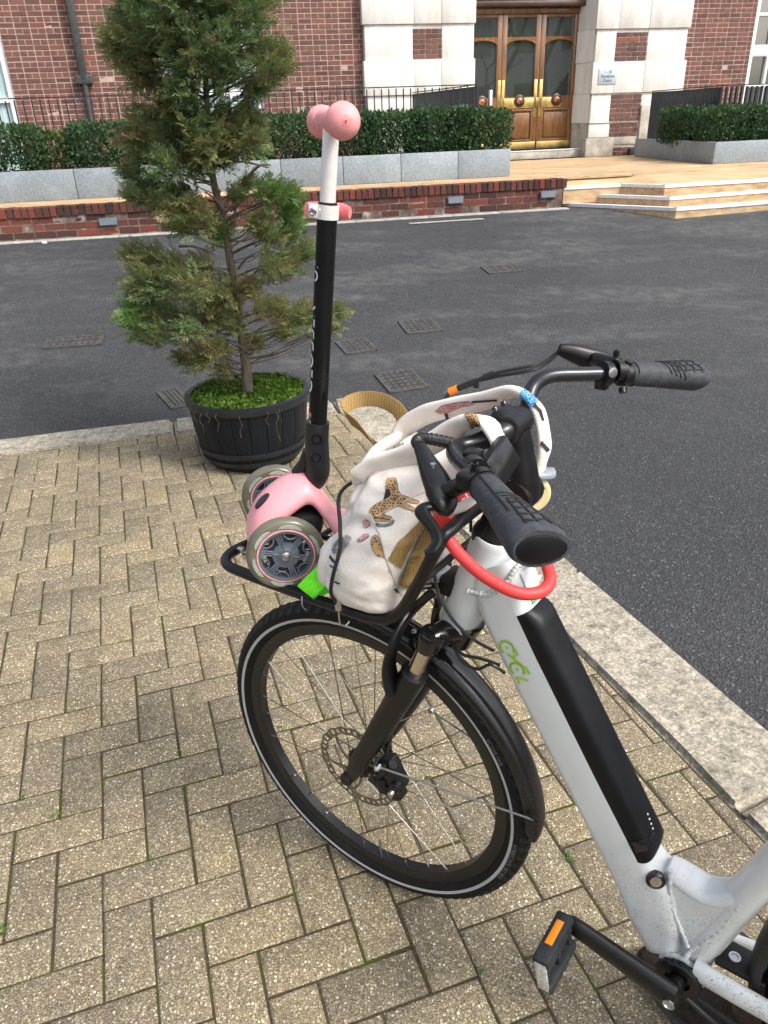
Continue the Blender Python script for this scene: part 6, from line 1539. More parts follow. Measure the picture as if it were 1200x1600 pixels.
for (bx, by, rx, ry) in ((470, 806, .015, .008), (410, 783, .010, .018)):
    hq = BVH['pink'].ray_cast(camp, pray(bx, by))
    if hq[0] is None: continue
    nrm = hq[1] if hq[1].dot(camp - hq[0]) > 0 else -hq[1]; l = 0 if bx > 430 else .07; c = hq[0] + nrm * .001
    ex = (sf_w - nrm * sf_w.dot(nrm)).normalized() if bx > 430 else (sa_w - nrm * sa_w.dot(nrm)).normalized(); ey = nrm.cross(ex); m = MB(); n_ = 24
    P = [c + ex * (rx * math.cos(2 * PI * k / n_)) + ey * (ry * math.sin(2 * PI * k / n_)) - nrm * .006 for k in range(n_)] + [c + ex * (rx * math.cos(2 * PI * k / n_)) + ey * (ry * math.sin(2 * PI * k / n_)) + nrm * .001 for k in range(n_)] + [c + ex * (rx * .8 * math.cos(2 * PI * k / n_)) + ey * (ry * .8 * math.sin(2 * PI * k / n_)) + nrm * .0028 for k in range(n_)]
    m.add(P, [(k, (k + 1) % n_, n_ + (k + 1) % n_, n_ + k) for k in range(n_)] + [(n_ + k, n_ + (k + 1) % n_, 2 * n_ + (k + 1) % n_, 2 * n_ + k) for k in range(n_)] + [tuple(range(2 * n_, 3 * n_))]); bd = spart(m, 'badge', 'scoot_plastic', sco)
    if l < .05:
        vs, fs = text_mesh('PUSH', .008); m = MB(); m.add([c + ex * x * (1 if ex.dot(sf_w) < 0 else -1) + ey * y * (1 if ey.z > 0 else -1) + nrm * .0032 for x, y in vs], fs); spart(m, 'lettering', 'grey_plastic', sco, 0)
# deck, rear wheel and brake
m = MB(); Rk = Matrix((sf_w, -sa_w, EZ)).transposed(); m.box(SK(-.31, 0, -.010), (.25, .112, .022), Rk, bev=.010); m.box(SK(-.455, 0, -.004), (.08, .050, .022), Rk, bev=.008); deck = spart(m, 'deck', 'pink')
m = MB(); m.box(SK(-.31, 0, .0022), (.22, .092, .003), Rk, bev=.001); spart(m, 'grip_pad', 'grey_plastic', deck)
rwc = SK(-.50, .0, -.020)
m = MB(); m.lathe([(.0125 * math.cos(a), .030 + .008 * math.sin(a)) for a in [-.2 + k * (PI + .4) / 12 for k in range(13)]] + [(-.0122, .016), (.0122, .016)], rwc, sa_w, 44, closed=True); rwl = spart(m, 'rear_wheel', 'yellow_pu')
m = MB(); m.lathe([(-.0128, .016), (-.0135, 0)], rwc, sa_w, 24); m.lathe([(.0128, .016), (.0135, 0)], rwc, sa_w, 24); spart(m, 'rear_hub', 'pink_soft', rwl)
vs, fs = text_mesh('GLOBBER', .0085, 0, .0002); m = MB(); P = []
for x, y in vs:
    an = PI / 2 - .25 - x / .0245; P.append(rwc - sa_w * .0128 + (-sf_w * math.cos(an + 0) * -1 * -1 + EZ * math.sin(an)) * (.0235 + y))
m.add(P, fs); spart(m, 'wheel_lettering', 'ink', rwl, 0)
m = MB(); pts = [(-.440, .010), (-.462, .026), (-.485, .030), (-.508, .029), (-.530, .026), (-.542, .026)]
for i, (l, h) in enumerate(pts):
    hw = (.018, .021, .022, .022, .020, .012)[i]
    for a, dz in ((-hw, -.004), (-hw * .8, .003), (0, .006), (hw * .8, .003), (hw, -.004), (hw, -.008), (0, .001), (-hw, -.008)): m.v.append(tuple(SK(l, a, h + dz)))
for i in range(5):
    for q in range(8): m.f.append((i * 8 + q, i * 8 + (q + 1) % 8, (i + 1) * 8 + (q + 1) % 8, (i + 1) * 8 + q)); m.m.append(0)
m.f.append(tuple(range(8))); m.m.append(0); m.f.append(tuple(40 + q for q in range(8))); m.m.append(0); spart(m, 'rear_brake', 'grey_plastic', sco, 60)
# steering column
tb, tt = Fr(.189, 0, 1.03), Fr(.14, -.03, 1.513); td = (tt - tb).normalized()
ep = spline([Fr(.236, .010, .936), Fr(.212, .004, .946), Fr(.193, .0, .972), tb, tb + td * .036], 6); m = MB(); m.tube(ep, lerp_list([.014, .019, .0215, .0205, .0200], len(ep)), 22); elb = spart(m, 'column_elbow', 'scoot_plastic', sco, 60)
m = MB(); gp2 = spline([Fr(.232, .012, .965), Fr(.216, .008, .985), Fr(.206, .004, 1.010)], 4); m.tube(gp2, .011, 10); spart(m, 'release_button', 'scoot_plastic', sco, 60)
for k in (.000, .034):
    c = tb + td * (k - .022); nn = (camp - c); nn = (nn - td * nn.dot(td)).normalized(); m = MB(); m.lathe([(.0185, .0098), (.0208, .0092), (.0208, .0066), (.0192, .006), (.0192, 0)], c, nn, 20); spart(m, 'column_bolt', 'gloss', elb)
m = MB(); m.tube([tb + td * .034, tb + td * .362], .0155, 28); col_ = spart(m, 'lower_tube', 'scoot_black')
m = MB(); m.tube([tb + td * .36, tt], .0118, 26); alu = spart(m, 'upper_tube', 'alu')
cl = tb + td * .371; side = (camp - cl); side = (side - td * side.dot(td)).normalized(); rgt = side.cross(td).normalized(); rgt = rgt if rgt.dot(r2) > 0 else -rgt
m = MB(); m.lathe([(-.0105, .0158), (-.0105, .0175), (.0095, .0175), (.0095, .0158)], cl, td, 36, closed=True); m.box(cl - rgt * .021 + side * .004, (.014, .016, .020), Matrix((rgt, side, td)).transposed(), bev=.002); clamp = spart(m, 'clamp_collar', 'alu')
m = MB(); m.lathe([(0, .0058), (.004, .0058), (.0055, .004), (.003, .003), (.003, 0)], cl - rgt * .021 + side * .012, side, 16); spart(m, 'clamp_bolt', 'bolt', clamp)
m = MB(); m.tube([tb + td * .360, tb + td * .368], .0163, 26); m.tube([cl + td * .010, cl + td * .013], .0140, 26); spart(m, 'collar_insert', 'black', clamp)
m = MB(); lv = spline([cl - rgt * .031 - side * .002, cl - rgt * .022 - side * .020, cl - side * .026, cl + rgt * .022 - side * .018, cl + rgt * .034 - side * .004], 6); m.tube(lv, lerp_list([.010, .0105, .0105, .0115, .0085], len(lv)), 12, prof=[(1.0 * math.cos(2 * PI * k / 12), .38 * math.sin(2 * PI * k / 12)) for k in range(12)], up=td); spart(m, 'clamp_lever', 'pink_clamp', clamp, 60)
# handle grips: bulb ends
ga = (SK(0, 1, 0) - SK(0, 0, 0)).normalized(); hc = tt + td * .004
gprof = [(-.118, 0), (-.117, .007), (-.113, .015), (-.105, .0215), (-.094, .0235), (-.083, .0215), (-.074, .0175), (-.066, .0165), (-.055, .018), (-.040, .0175), (-.022, .0160), (0, .0150)]
for sd in (1, -1):
    m = MB(); m.lathe([(h * 1.0 * sd * -1, r_) for h, r_ in gprof], hc, ga, 36); gr = spart(m, 'handle_grip', 'pink_soft', sco, 60)
    e = hc + ga * (sd * .1183); m = MB()
    for r_ in (.0030, .0058, .0092): m.lathe([(-.0016, r_), (.0 - (.0008 if r_ > .006 else 0), r_ + .0003), (-.0016, r_ + .0009)], e - ga * sd * (.0002 + r_ * r_ * 18), ga * sd, 30, closed=True)
    m.lathe([(-.001, .0015), (.0006, .0013)], e, ga * sd, 12); spart(m, 'grip_moulding', 'lock_dark', sco, 0)
    m = MB()
    for h in (.068, .060, .050): m.lathe([(sd * h - .0012, .0172), (sd * h, .0188), (sd * h + .0012, .0172)], hc, ga, 30, closed=True)
    spart(m, 'grip_ridge', 'pink_soft', gr, 40)
# lettering up the column, wrapped round its left flank
def wrap_text(txt, size, along, ang0, mt, r_=.0157, shear=0.):
    vs, fs = text_mesh(txt, size, shear); m = MB(); P = []
    for x, y in vs:
        an = ang0 + y / r_; P.append(tb + td * (along + x) + (side * math.cos(an) - rgt * math.sin(an)) * r_)
    m.add(P, fs); spart(m, 'column_lettering', mt, col_, 0)
wrap_text('GLOBBER', .034, .160, 1.52, 'print_white'); wrap_text('UP', .028, .285, 1.25, 'print_white')
m = MB(); P = []
for q in range(13):
    an = 1.55 - .8 * q / 12
    for h in (.052, .0555): P.append(tb + td * h + (side * math.cos(an) - rgt * math.sin(an)) * .0157)
m.v = [tuple(p) for p in P]
for q in range(12): m.f.append((2 * q, 2 * q + 1, 2 * q + 3, 2 * q + 2)); m.m.append(0)
spart(m, 'red_stripe', 'red_lock', col_, 0); wrap_text('213', .011, .044, 1.05, 'print_white')

# =================================================================== CHILD'S BACKPACK
bag = thing('backpack', Fr(-.01, .02, .815), 'cream child\'s backpack with leopard print strapped on the front rack', 'backpack')
def bpart(mb, nm, mt, par=None, sm=60, label=None): return mb.build(nm, MT[mt], par if par is not None else bag, smooth=sm, label=label)
# rows: height, front, back, right, left
BR = [(.817, .040, -.020, -.05, .085), (.821, .058, -.040, -.08, .118), (.835, .072, -.050, -.10, .142), (.865, .078, -.052, -.112, .157), (.895, .079, -.058, -.118, .160), (.93, .074, -.068, -.118, .152), (.962, .068, -.078, -.115, .138), (.99, .062, -.086, -.108, .124), (1.018, .054, -.090, -.098, .106), (1.044, .042, -.092, -.086, .086), (1.060, .024, -.084, -.070, .066), (1.068, .004, -.070, -.05, .045)]
NB, NA = 44, 64; m = MB(); rows_b = []
for i in range(NB + 1):
    t = i / NB * (len(BR) - 1); k = min(int(t), len(BR) - 2); f_ = t - k
    p = BR[max(0, k - 1)]; a = BR[k]; b = BR[k + 1]; n_ = BR[min(len(BR) - 1, k + 2)]
    rows_b.append([.5 * (2 * a[q] + (b[q] - p[q]) * f_ + (2 * p[q] - 5 * a[q] + 4 * b[q] - n_[q]) * f_ * f_ + (3 * a[q] - p[q] - 3 * b[q] + n_[q]) * f_ ** 3) for q in range(5)])
def bag_pt(row, an):
    w_, fr_, bk_, rg_, lf_ = row; x = math.cos(an); y = math.sin(an); ex = .62
    X = math.copysign(abs(x) ** ex, x); Y = math.copysign(abs(y) ** ex, y)
    u = (fr_ + bk_) / 2 + X * (fr_ - bk_) / 2; v = (rg_ + lf_) / 2 + Y * (lf_ - rg_) / 2; return u, v
for row in rows_b:
    for k in range(NA):
        an = 2 * PI * k / NA; u, v = bag_pt(row, an); w_ = row[0]
        q = V(u, v, w_); cu, cv = (row[1] + row[2]) / 2, (row[3] + row[4]) / 2; out = V(u - cu, v - cv, 0).normalized()
        n1 = noise.noise(V(u * 17, v * 17, w_ * 11)); n2 = 1 - abs(noise.noise(V(u * 26 + w_ * 20, v * 26 - w_ * 8, w_ * 26 + 7))) * 2
        n3 = 1 - abs(noise.noise(V(u * 44 - w_ * 30, v * 30 + w_ * 22, w_ * 16 - 3))) * 2.2; d = .0045 * n1 + .0050 * (max(0, n2) ** 2 - .2) + .0024 * max(0, n3) ** 2
        # gusset crease running down the front left corner and a sag fold across the flap
        cr = math.exp(-((an - (.95 + (w_ - .95) * 1.2)) / .10) ** 2) * (1 if .86 < w_ < 1.08 else .3); d -= .012 * cr
        fl = math.exp(-((w_ - (1.000 - .02 * math.cos(an - 1.2))) / .010) ** 2) * max(0, math.cos(an - .7)); d -= .010 * fl
        fl2 = math.exp(-((w_ - (.968 + .03 * (an - 1.2))) / .008) ** 2) * max(0, math.cos((an - .8) * 1.4)); d -= .009 * fl2
        d -= .004 * math.exp(-((w_ - .873 - .02 * math.sin(an * 2)) / .006) ** 2)
        sm_ = .0 if w_ < .825 else 1
        m.v.append(tuple(Fr(u + out.x * d * sm_, v + out.y * d * sm_, w_ + .003 * n1 * sm_)))
for i in range(NB):
    for k in range(NA): m.f.append((i * NA + k, i * NA + (k + 1) % NA, (i + 1) * NA + (k + 1) % NA, (i + 1) * NA + k)); m.m.append(0)
m.f.append(tuple(range(NA))); m.m.append(0)
tc = len(m.v); m.v.append(tuple(Fr(-.03, .0, 1.071)))
for k in range(NA): m.f.append((NB * NA + k, NB * NA + (k + 1) % NA, tc)); m.m.append(0)
body = bpart(m, 'bag_body', 'canvas', bag, 80)
md = body.modifiers.new('smooth', 'SUBSURF'); md.levels = 1; md.render_levels = 1
bag_vs = [Vector(v) for v in m.v]; bag_fs = list(m.f)
# front pocket with gathered top
m = MB(); n1_, n2_ = 22, 30
for i in range(n1_ + 1):
    th = PI * i / n1_
    for k in range(n2_):
        ph = 2 * PI * k / n2_; x, y, z = math.sin(th) * math.cos(ph), math.sin(th) * math.sin(ph), math.cos(th)
        sx = math.copysign(abs(x) ** .8, x) * .030; sy = math.copysign(abs(y) ** .75, y) * .070; sz = math.copysign(abs(z) ** .8, z) * .052
        ru = .0035 * math.sin(ph * 17) * max(0, z) + .004 * noise.noise(V(sx * 40, sy * 40, sz * 40)); m.v.append(tuple(Fr(.066 + sx + ru - sz * .12, .076 + sy + ru, .880 + sz)))
for i in range(n1_):
    for k in range(n2_): m.f.append((i * n2_ + k, i * n2_ + (k + 1) % n2_, (i + 1) * n2_ + (k + 1) % n2_, (i + 1) * n2_ + k)); m.m.append(0)
pocket = bpart(m, 'front_pocket', 'canvas', bag, 80); pk_vs = [Vector(v) for v in m.v]; pk_fs = list(m.f)
# shoulder straps looped over the handlebar
def strap(pts, widths, ups, th, nm):
    P = spline(pts, 7); W = lerp_list(widths, len(P)); U = []
    for i in range(len(P)):
        t = i * (len(ups) - 1) / (len(P) - 1); k = min(int(t), len(ups) - 2); U.append(Vector(ups[k]).lerp(Vector(ups[k + 1]), t - k))
    m = MB(); N_ = len(P); K = 14
    for i in range(N_):
        t = (P[min(i + 1, N_ - 1)] - P[max(i - 1, 0)]).normalized(); a = U[i]; a = (a - t * a.dot(t)).normalized(); b = t.cross(a)
        wob = .0012 * math.sin(i * .9) + .0015 * noise.noise(P[i] * 40)
        for q in range(K):
            an = 2 * PI * q / K; x = math.copysign(abs(math.cos(an)) ** .6, math.cos(an)); y = math.copysign(abs(math.sin(an)) ** .8, math.sin(an)); m.v.append(tuple(P[i] + a * (x * W[i] / 2) + b * (y * (th + wob) / 2)))
    for i in range(N_ - 1):
        for q in range(K): m.f.append((i * K + q, i * K + (q + 1) % K, (i + 1) * K + (q + 1) % K, (i + 1) * K + q)); m.m.append(0)
    m.f.append(tuple(range(K))); m.m.append(0); m.f.append(tuple((N_ - 1) * K + q for q in range(K))); m.m.append(0)
    vs_, fs_ = [Vector(v) for v in m.v], list(m.f); o = bpart(m, 'shoulder_strap', 'canvas', bag, 70)
    e = MB(); e.tube([P[i] - (U[i] - (P[min(i + 1, N_ - 1)] - P[max(i - 1, 0)]).normalized() * U[i].dot((P[min(i + 1, N_ - 1)] - P[max(i - 1, 0)]).normalized())).normalized() * W[i] * .5 for i in range(N_)], .0016, 6); bpart(e, 'strap_piping', 'seam', o)
    STRAP_P[nm] = P; return vs_, fs_
STRAP_P = {}
uw = lF * .45 + EZ * .9; uf = fF * .5 + lF * .6 + EZ * .3
sN = strap([Fr(.030, .084, 1.034), Fr(.000, .076, 1.058), Fr(-.042, .064, 1.078), Fr(-.088, .053, 1.108), Fr(-.124, .046, 1.138), Fr(-.156, .044, 1.150), Fr(-.184, .046, 1.124), Fr(-.180, .052, 1.080), Fr(-.150, .06, 1.030), Fr(-.09, .06, .99)], [.040, .042, .040, .038, .037, .037, .036, .035, .032, .03], [uw, uw, uw, uw, lF * .8 + EZ * .5, lF, lF, lF, lF], .013, 'near')
sF_ = strap([Fr(.056, -.050, 1.036), Fr(.042, -.056, 1.066), Fr(.005, -.060, 1.094), Fr(-.045, -.062, 1.115), Fr(-.100, -.064, 1.135), Fr(-.150, -.064, 1.158), Fr(-.186, -.062, 1.140), Fr(-.203, -.060, 1.090), Fr(-.198, -.060, 1.052), Fr(-.180, -.066, 1.025), Fr(-.10, -.07, .99)], [.034, .037, .037, .036, .036, .036, .036, .035, .034, .033, .03], [uw, uw, uw, uw, lF * .8 + EZ * .5, lF * .9 + EZ * .3, lF, lF, lF], .013, 'far')
# strap yoke at the top front, joining both straps
m = MB(); m.tube(spline([Fr(.034, .084, 1.034), Fr(.046, .03, 1.048), Fr(.054, -.03, 1.046), Fr(.056, -.055, 1.038)], 6), .020, 12, prof=[(1.1 * math.cos(2 * PI * k / 12), .4 * math.sin(2 * PI * k / 12)) for k in range(12)], up=fF * -.6 + EZ); bpart(m, 'strap_yoke', 'canvas', bag)
# tan carry loop
lp_ = spline([Fr(.054, .016, 1.062), Fr(.084, .010, 1.080), Fr(.116, .004, 1.092), Fr(.136, -.020, 1.098), Fr(.126, -.046, 1.103), Fr(.095, -.058, 1.104), Fr(.062, -.060, 1.094), Fr(.044, -.058, 1.075)], 7)
n_ = len(lp_); ups = [(EZ * .75 + fF * .3 + lF * (.35 - .5 * i / n_)).normalized() for i in range(n_)]; m = MB(); m.ribbon(lp_, ups, .026, .0024); bpart(m, 'carry_loop', 'webbing', bag, 50)

BVH.update({'body': BVHTree.FromPolygons(bag_vs, bag_fs), 'near': BVHTree.FromPolygons(*sN), 'far': BVHTree.FromPolygons(*sF_), 'pocket': BVHTree.FromPolygons(pk_vs, pk_fs)})
def hit(px, py, on):
    best = None
    for k in on:
        h = BVH[k].ray_cast(camp, pray(px, py))
        if h[0] is not None and (best is None or h[3] < best[3]): best = h
    return best
def inside(p, poly):
    c = False; n = len(poly); j = n - 1
    for i in range(n):
        if ((poly[i][1] > p[1]) != (poly[j][1] > p[1])) and (p[0] < (poly[j][0] - poly[i][0]) * (p[1] - poly[i][1]) / (poly[j][1] - poly[i][1] + 1e-12) + poly[i][0]): c = not c
        j = i
    return c
def decal(poly, on, mt, h=.0012, nm='print', step=1.6, par=None, ret=False):
    """flat print: polygon drawn on the cloth, draped over the real surface"""
    bm = bmesh.new(); vs = [bm.verts.new((x, y, 0)) for x, y in poly]
    try: bm.faces.new(vs)
    except Exception: bm.free(); return
    bmesh.ops.triangulate(bm, faces=bm.faces)
    for _ in range(5):
        long_ = [e for e in bm.edges if e.calc_length() > step * 2.6]
        if not long_: break
        bmesh.ops.subdivide_edges(bm, edges=long_, cuts=1); bmesh.ops.triangulate(bm, faces=bm.faces)
    ok = {}
    for v in bm.verts:
        q = hit(v.co.x, v.co.y, on)
        if q is None: ok[v] = False; continue
        nr = q[1]; nr = nr if nr.dot(camp - q[0]) > 0 else -nr; v.co = q[0] + nr * h; ok[v] = True
    bmesh.ops.delete(bm, geom=[v for v in bm.verts if not ok.get(v, False)], context='VERTS')
    bm.verts.index_update(); m = MB(); m.add([v.co.copy() for v in bm.verts], [[v.index for v in f.verts] for f in bm.faces if max(e.calc_length() for e in f.edges) < .03]); bm.free()
    if m.f: return bpart(m, nm, mt, par if par is not None else bag, 80)
def spots(poly, on, step, r_, par, seed=1):
    rnd = random.Random(seed); xs = [p[0] for p in poly]; ys = [p[1] for p in poly]; m = MB(); y = min(ys) + step * .4; row = 0
    while y < max(ys):
        x = min(xs) + (row % 2) * step * .5
        while x < max(xs):
            cx, cy = x + rnd.uniform(-.2, .2) * step, y + rnd.uniform(-.2, .2) * step
            if all(inside((cx + a * r_ * 1.1, cy + b * r_ * 1.1), poly) for a, b in ((1, 0), (-1, 0), (0, 1), (0, -1))):
                P = []; a0 = rnd.uniform(0, PI); e = rnd.uniform(.65, 1.0); good = True
                for k in range(8):
                    an = 2 * PI * k / 8; dx, dy = r_ * math.cos(an), r_ * e * math.sin(an); q = hit(cx + dx * math.cos(a0) - dy * math.sin(a0), cy + dx * math.sin(a0) + dy * math.cos(a0), on)
                    if q is None: good = False; break
                    nr = q[1] if q[1].dot(camp - q[0]) > 0 else -q[1]; P.append(q[0] + nr * .0018)
                if good: m.add(P, [tuple(range(8))])
            x += step
        y += step * .8; row += 1
    if m.f: m.build('print_spots', MT['leo_ink'], par, smooth=0, kind='stuff')
def cat(poly, on, mt, step=5.5, r_=1.5, grow=1.10, seed=1, outline=True):
    n = len(poly); cx = sum(p[0] for p in poly) / n; cy = sum(p[1] for p in poly) / n
    if outline:   # dark outline: polygon offset outwards
        out = []
        for i in range(n):
            a, b, c = poly[i - 1], poly[i], poly[(i + 1) % n]; d1 = (b[0] - a[0], b[1] - a[1]); d2 = (c[0] - b[0], c[1] - b[1]); nx, ny = d1[1] + d2[1], -(d1[0] + d2[0]); l = math.hypot(nx, ny) + 1e-6; out.append((b[0] + nx / l * .75, b[1] + ny / l * .75))
        A = lambda P: abs(sum(P[i - 1][0] * P[i][1] - P[i][0] * P[i - 1][1] for i in range(n)))
        if A(out) < A(poly): out = [(2 * b[0] - o[0], 2 * b[1] - o[1]) for b, o in zip(poly, out)]
        decal(out, on, 'leo_ink', .0009)
    o = decal(poly, on, mt, .0014)
    if o is not None: spots(poly, on, step, r_, o, seed)
def cz(pts, x0, y0, s): return [(x0 + x / s, y0 + y / s) for x, y in pts]
BP = ['body', 'pocket']
Z6 = (480, 740, 6)
cat(cz([(905, 205), (980, 232), (1040, 256), (1050, 270), (1035, 284), (975, 275), (905, 252)], *Z6), BP, 'leo_tan', 6, .9, seed=21)
cat(cz([(880, 262), (925, 280), (970, 305), (1015, 330), (1024, 346), (1005, 350), (950, 335), (860, 300)], *Z6), BP, 'leo_tan', 6, .9, seed=22)
cat(cz([(690, 360), (740, 395), (790, 402), (792, 418), (730, 418), (660, 400)], *Z6), BP, 'leo_tan', 6, .9, seed=23)
cat(cz([(780, 50), (800, 42), (830, 45), (845, 90), (850, 150), (880, 200), (925, 228), (930, 258), (880, 290), (830, 310), (760, 345), (700, 378), (640, 418), (620, 412), (595, 395), (583, 355), (600, 325), (660, 280), (720, 250), (782, 215), (790, 190), (775, 150), (755, 142), (740, 148), (733, 132), (755, 118), (760, 92), (748, 68), (757, 46)], *Z6), BP, 'leo_tan', 5.2, 1.55, seed=3)
cat(cz([(630, 425), (680, 420), (780, 430), (785, 442), (690, 442), (640, 438)], 480, 740, 6), BP, 'leo_tan', 9, .9, seed=5)
cat(cz([(640, 468), (720, 478), (780, 462), (805, 430), (818, 440), (800, 478), (730, 498), (650, 492)], 480, 740, 6), BP, 'leo_grey', 4.2, 1.2, seed=6)
cat(cz([(640, 578), (660, 585), (700, 690), (705, 720), (680, 710), (650, 670), (630, 640), (625, 680), (660, 740), (720, 765), (720, 782), (660, 770), (615, 710), (600, 640), (610, 595)], 480, 740, 6), BP, 'leo_tan', 5, 1.4, seed=7)
cat(cz([(490, 610), (500, 605), (545, 690), (540, 620), (545, 590), (610, 560), (640, 570), (660, 610), (668, 655), (655, 660), (625, 600), (620, 660), (600, 700), (560, 728), (540, 715), (500, 650)], 520, 600, 6), BP, 'leo_grey', 4.6, 1.3, seed=8)
cat(cz([(640, 570), (655, 552), (700, 620), (702, 638), (688, 640), (650, 590)], 520, 600, 6), BP, 'leo_grey', 4.6, 1.2, seed=9)
cat(cz([(500, 600), (530, 575), (570, 570), (580, 585), (540, 620), (480, 640), (470, 625)], 480, 740, 6), BP, 'leo_pink', 4.2, 1.0, seed=10)
cat(cz([(530, 440), (550, 430), (580, 445), (600, 470), (585, 490), (550, 515), (530, 500)], 480, 740, 6), BP, 'leo_pink', 4.2, 1.0, seed=11)
cat(cz([(300, 605), (340, 600), (300, 700), (250, 750), (235, 720), (255, 670)], 480, 740, 6), BP, 'leo_grey', 4.5, 1.2, seed=12)
for q in ([(215, 760), (240, 790), (290, 850), (280, 860), (235, 820), (212, 790)], [(215, 850), (285, 895), (285, 905), (222, 872)], [(260, 1005), (320, 1030), (300, 1038), (255, 1015)], [(800, 1085), (830, 1070), (850, 1110), (840, 1120), (815, 1090)], [(940, 1130), (985, 1070), (1050, 1010), (1055, 1030), (990, 1095), (950, 1140)], [(1080, 905), (1095, 930), (1080, 940)]):
    decal(cz(q, 480, 740, 6), BP, 'leo_ink', .0014)
def on_strap(poly, nm, t):
    p = STRAP_P[nm][int(t * (len(STRAP_P[nm]) - 1))]; q = pix(p); cx = sum(a for a, b in poly) / len(poly); cy = sum(b for a, b in poly) / len(poly); return [(a - cx + q[0], b - cy + q[1]) for a, b in poly]
cat(on_strap([(661, 628), (672, 619), (690, 615), (712, 612), (722, 616), (700, 621), (682, 629), (668, 631)], 'far', .30), ['far'], 'leo_pink', 3.6, 1.0, seed=13)
cat(on_strap([(797, 620), (806, 617), (818, 622), (822, 636), (814, 645), (806, 645), (792, 636)], 'far', .565), ['far'], 'leo_blue', 4.0, 1.1, seed=14)
for q, t in (([(822, 620), (834, 632), (838, 648), (835, 648), (830, 634), (820, 624)], .625), ([(816, 630), (826, 644), (823, 646), (813, 634)], .61), ([(826, 676), (838, 690), (834, 694), (824, 682)], .72), ([(660, 0), (700, -3), (700, 0), (662, 3)], .40)): decal(on_strap(q, 'far', t), ['far'], 'leo_ink', .0014)
cat(on_strap([(716, 662), (732, 660), (742, 668), (749, 684), (752, 700), (746, 704), (736, 700), (734, 684), (726, 672), (714, 668)], 'near', .50), ['near'], 'leo_tan', 4.2, 1.2, seed=15)
# seams, webbing adjusters and the zip
def seam(pts, on, r_=.0009, mt='seam', h=.0008):
    P = []
    for i in range(len(pts) - 1):
        for k in range(6):
            x = pts[i][0] + (pts[i + 1][0] - pts[i][0]) * k / 6; y = pts[i][1] + (pts[i + 1][1] - pts[i][1]) * k / 6; q = hit(x, y, on)
            if q is not None: P.append(q[0] + (q[1] if q[1].dot(camp - q[0]) > 0 else -q[1]) * h)
    if len(P) > 2: m = MB(); m.tube(P, r_, 6); bpart(m, 'seam', mt)
seam(cz([(625, 412), (760, 345), (940, 240), (1140, 150)], 480, 740, 6), BP); seam(cz([(590, 380), (640, 470), (690, 600), (730, 780), (800, 960), (840, 1060)], 480, 740, 6), BP, .0012); seam(cz([(840, 1060), (870, 1130), (920, 1165)], 480, 740, 6), BP, .0012)
seam(cz([(200, 960), (330, 880), (500, 770), (640, 700)], 520, 600, 6), BP, .0012)
decal(cz([(760, 800), (850, 640), (960, 530), (1110, 380), (1140, 420), (1000, 620), (930, 740), (870, 890)], 480, 740, 6), BP, 'webbing', .003, 'strap_adjuster')
decal(cz([(835, 1030), (900, 880), (1000, 650), (1130, 440), (1180, 480), (1165, 620), (1080, 850), (985, 1085)], 480, 740, 6), BP, 'webbing', .0055, 'strap_adjuster')
decal(cz([(370, 575), (425, 600), (330, 760), (270, 740)], 480, 740, 6), BP, 'zip', .0022, 'zip')
m = MB(); q = hit(*cz([(285, 745)], 480, 740, 6)[0], BP)
if q is not None: m.box(q[0] + (camp - q[0]).normalized() * .004, (.005, .005, .022), RF, bev=.0015); bpart(m, 'zip_puller', 'zip')

# =================================================================== BUNGEE, GREEN STRAP, LOCK
bun = thing('bungee_cord', Fr(.03, .14, .81), 'thin black bungee cord with metal hook holding the backpack down', 'bungee cord')
bp_ = spline([Fr(.036, .152, .838), Fr(.032, .168, .87), Fr(.022, .170, .91), Fr(.016, .158, .948), Fr(.03, .138, .975), Fr(.082, .07, .990), Fr(.092, -.02, .98), Fr(.075, -.11, .94), Fr(.05, -.142, .88), Fr(.045, -.142, .83)], 7)
m = MB(); m.tube(bp_, .0031, 9); m.build('cord', MT['elastic'], bun)
m = MB(); cc = Fr(.034, .150, .836); m.tube([cc + EZ * -.008, cc + EZ * .012], .0062, 12); hk = spline([cc, Fr(.034, .151, .815), Fr(.033, .1505, .799), Fr(.030, .143, .793), Fr(.028, .134, .797)], 5); m.tube(hk, .0014, 7); m.build('hook', MT['bolt'], bun)
grn = thing('neon_strap', Fr(.10, .13, .815), 'neon green webbing strap folded over the rack behind the scooter wheel', 'strap')
def onv(px, py, v):
    d = pray(px, py); o = PIVB + lF * v; return camp + d * ((o - camp).dot(lF) / d.dot(lF))
def fold(rows_, nm, th=.0016):
    m = MB(); E = [(spline([r_[0] for r_ in rows_], 5)), (spline([r_[1] for r_ in rows_], 5))]; n_ = len(E[0]); nn_ = (camp - E[0][n_ // 2]).normalized()
    for i in range(n_):
        for k in range(5):
            p = E[0][i].lerp(E[1][i], k / 4); m.v.append(tuple(p + nn_ * (.0012 * math.sin(k * PI / 4 + i * .4))))
    for i in range(n_):
        for k in range(5):
            p = E[0][i].lerp(E[1][i], k / 4); m.v.append(tuple(p + nn_ * (.0012 * math.sin(k * PI / 4 + i * .4) - th)))
    o = n_ * 5
    for i in range(n_ - 1):
        for k in range(4):
            a = i * 5 + k; m.f += [(a, a + 1, a + 6, a + 5), (o + a, o + a + 5, o + a + 6, o + a + 1)]; m.m += [0, 0]
    for i in range(n_ - 1):
        for k in (0, 4): a = i * 5 + k; m.f.append((a, a + 5, o + a + 5, o + a)); m.m.append(0)
    for i in (0, n_ - 1):
        for k in range(4): a = i * 5 + k; m.f.append((a, a + 1, o + a + 1, o + a)); m.m.append(0)
    m.build(nm, MT['neon'], grn, smooth=50)
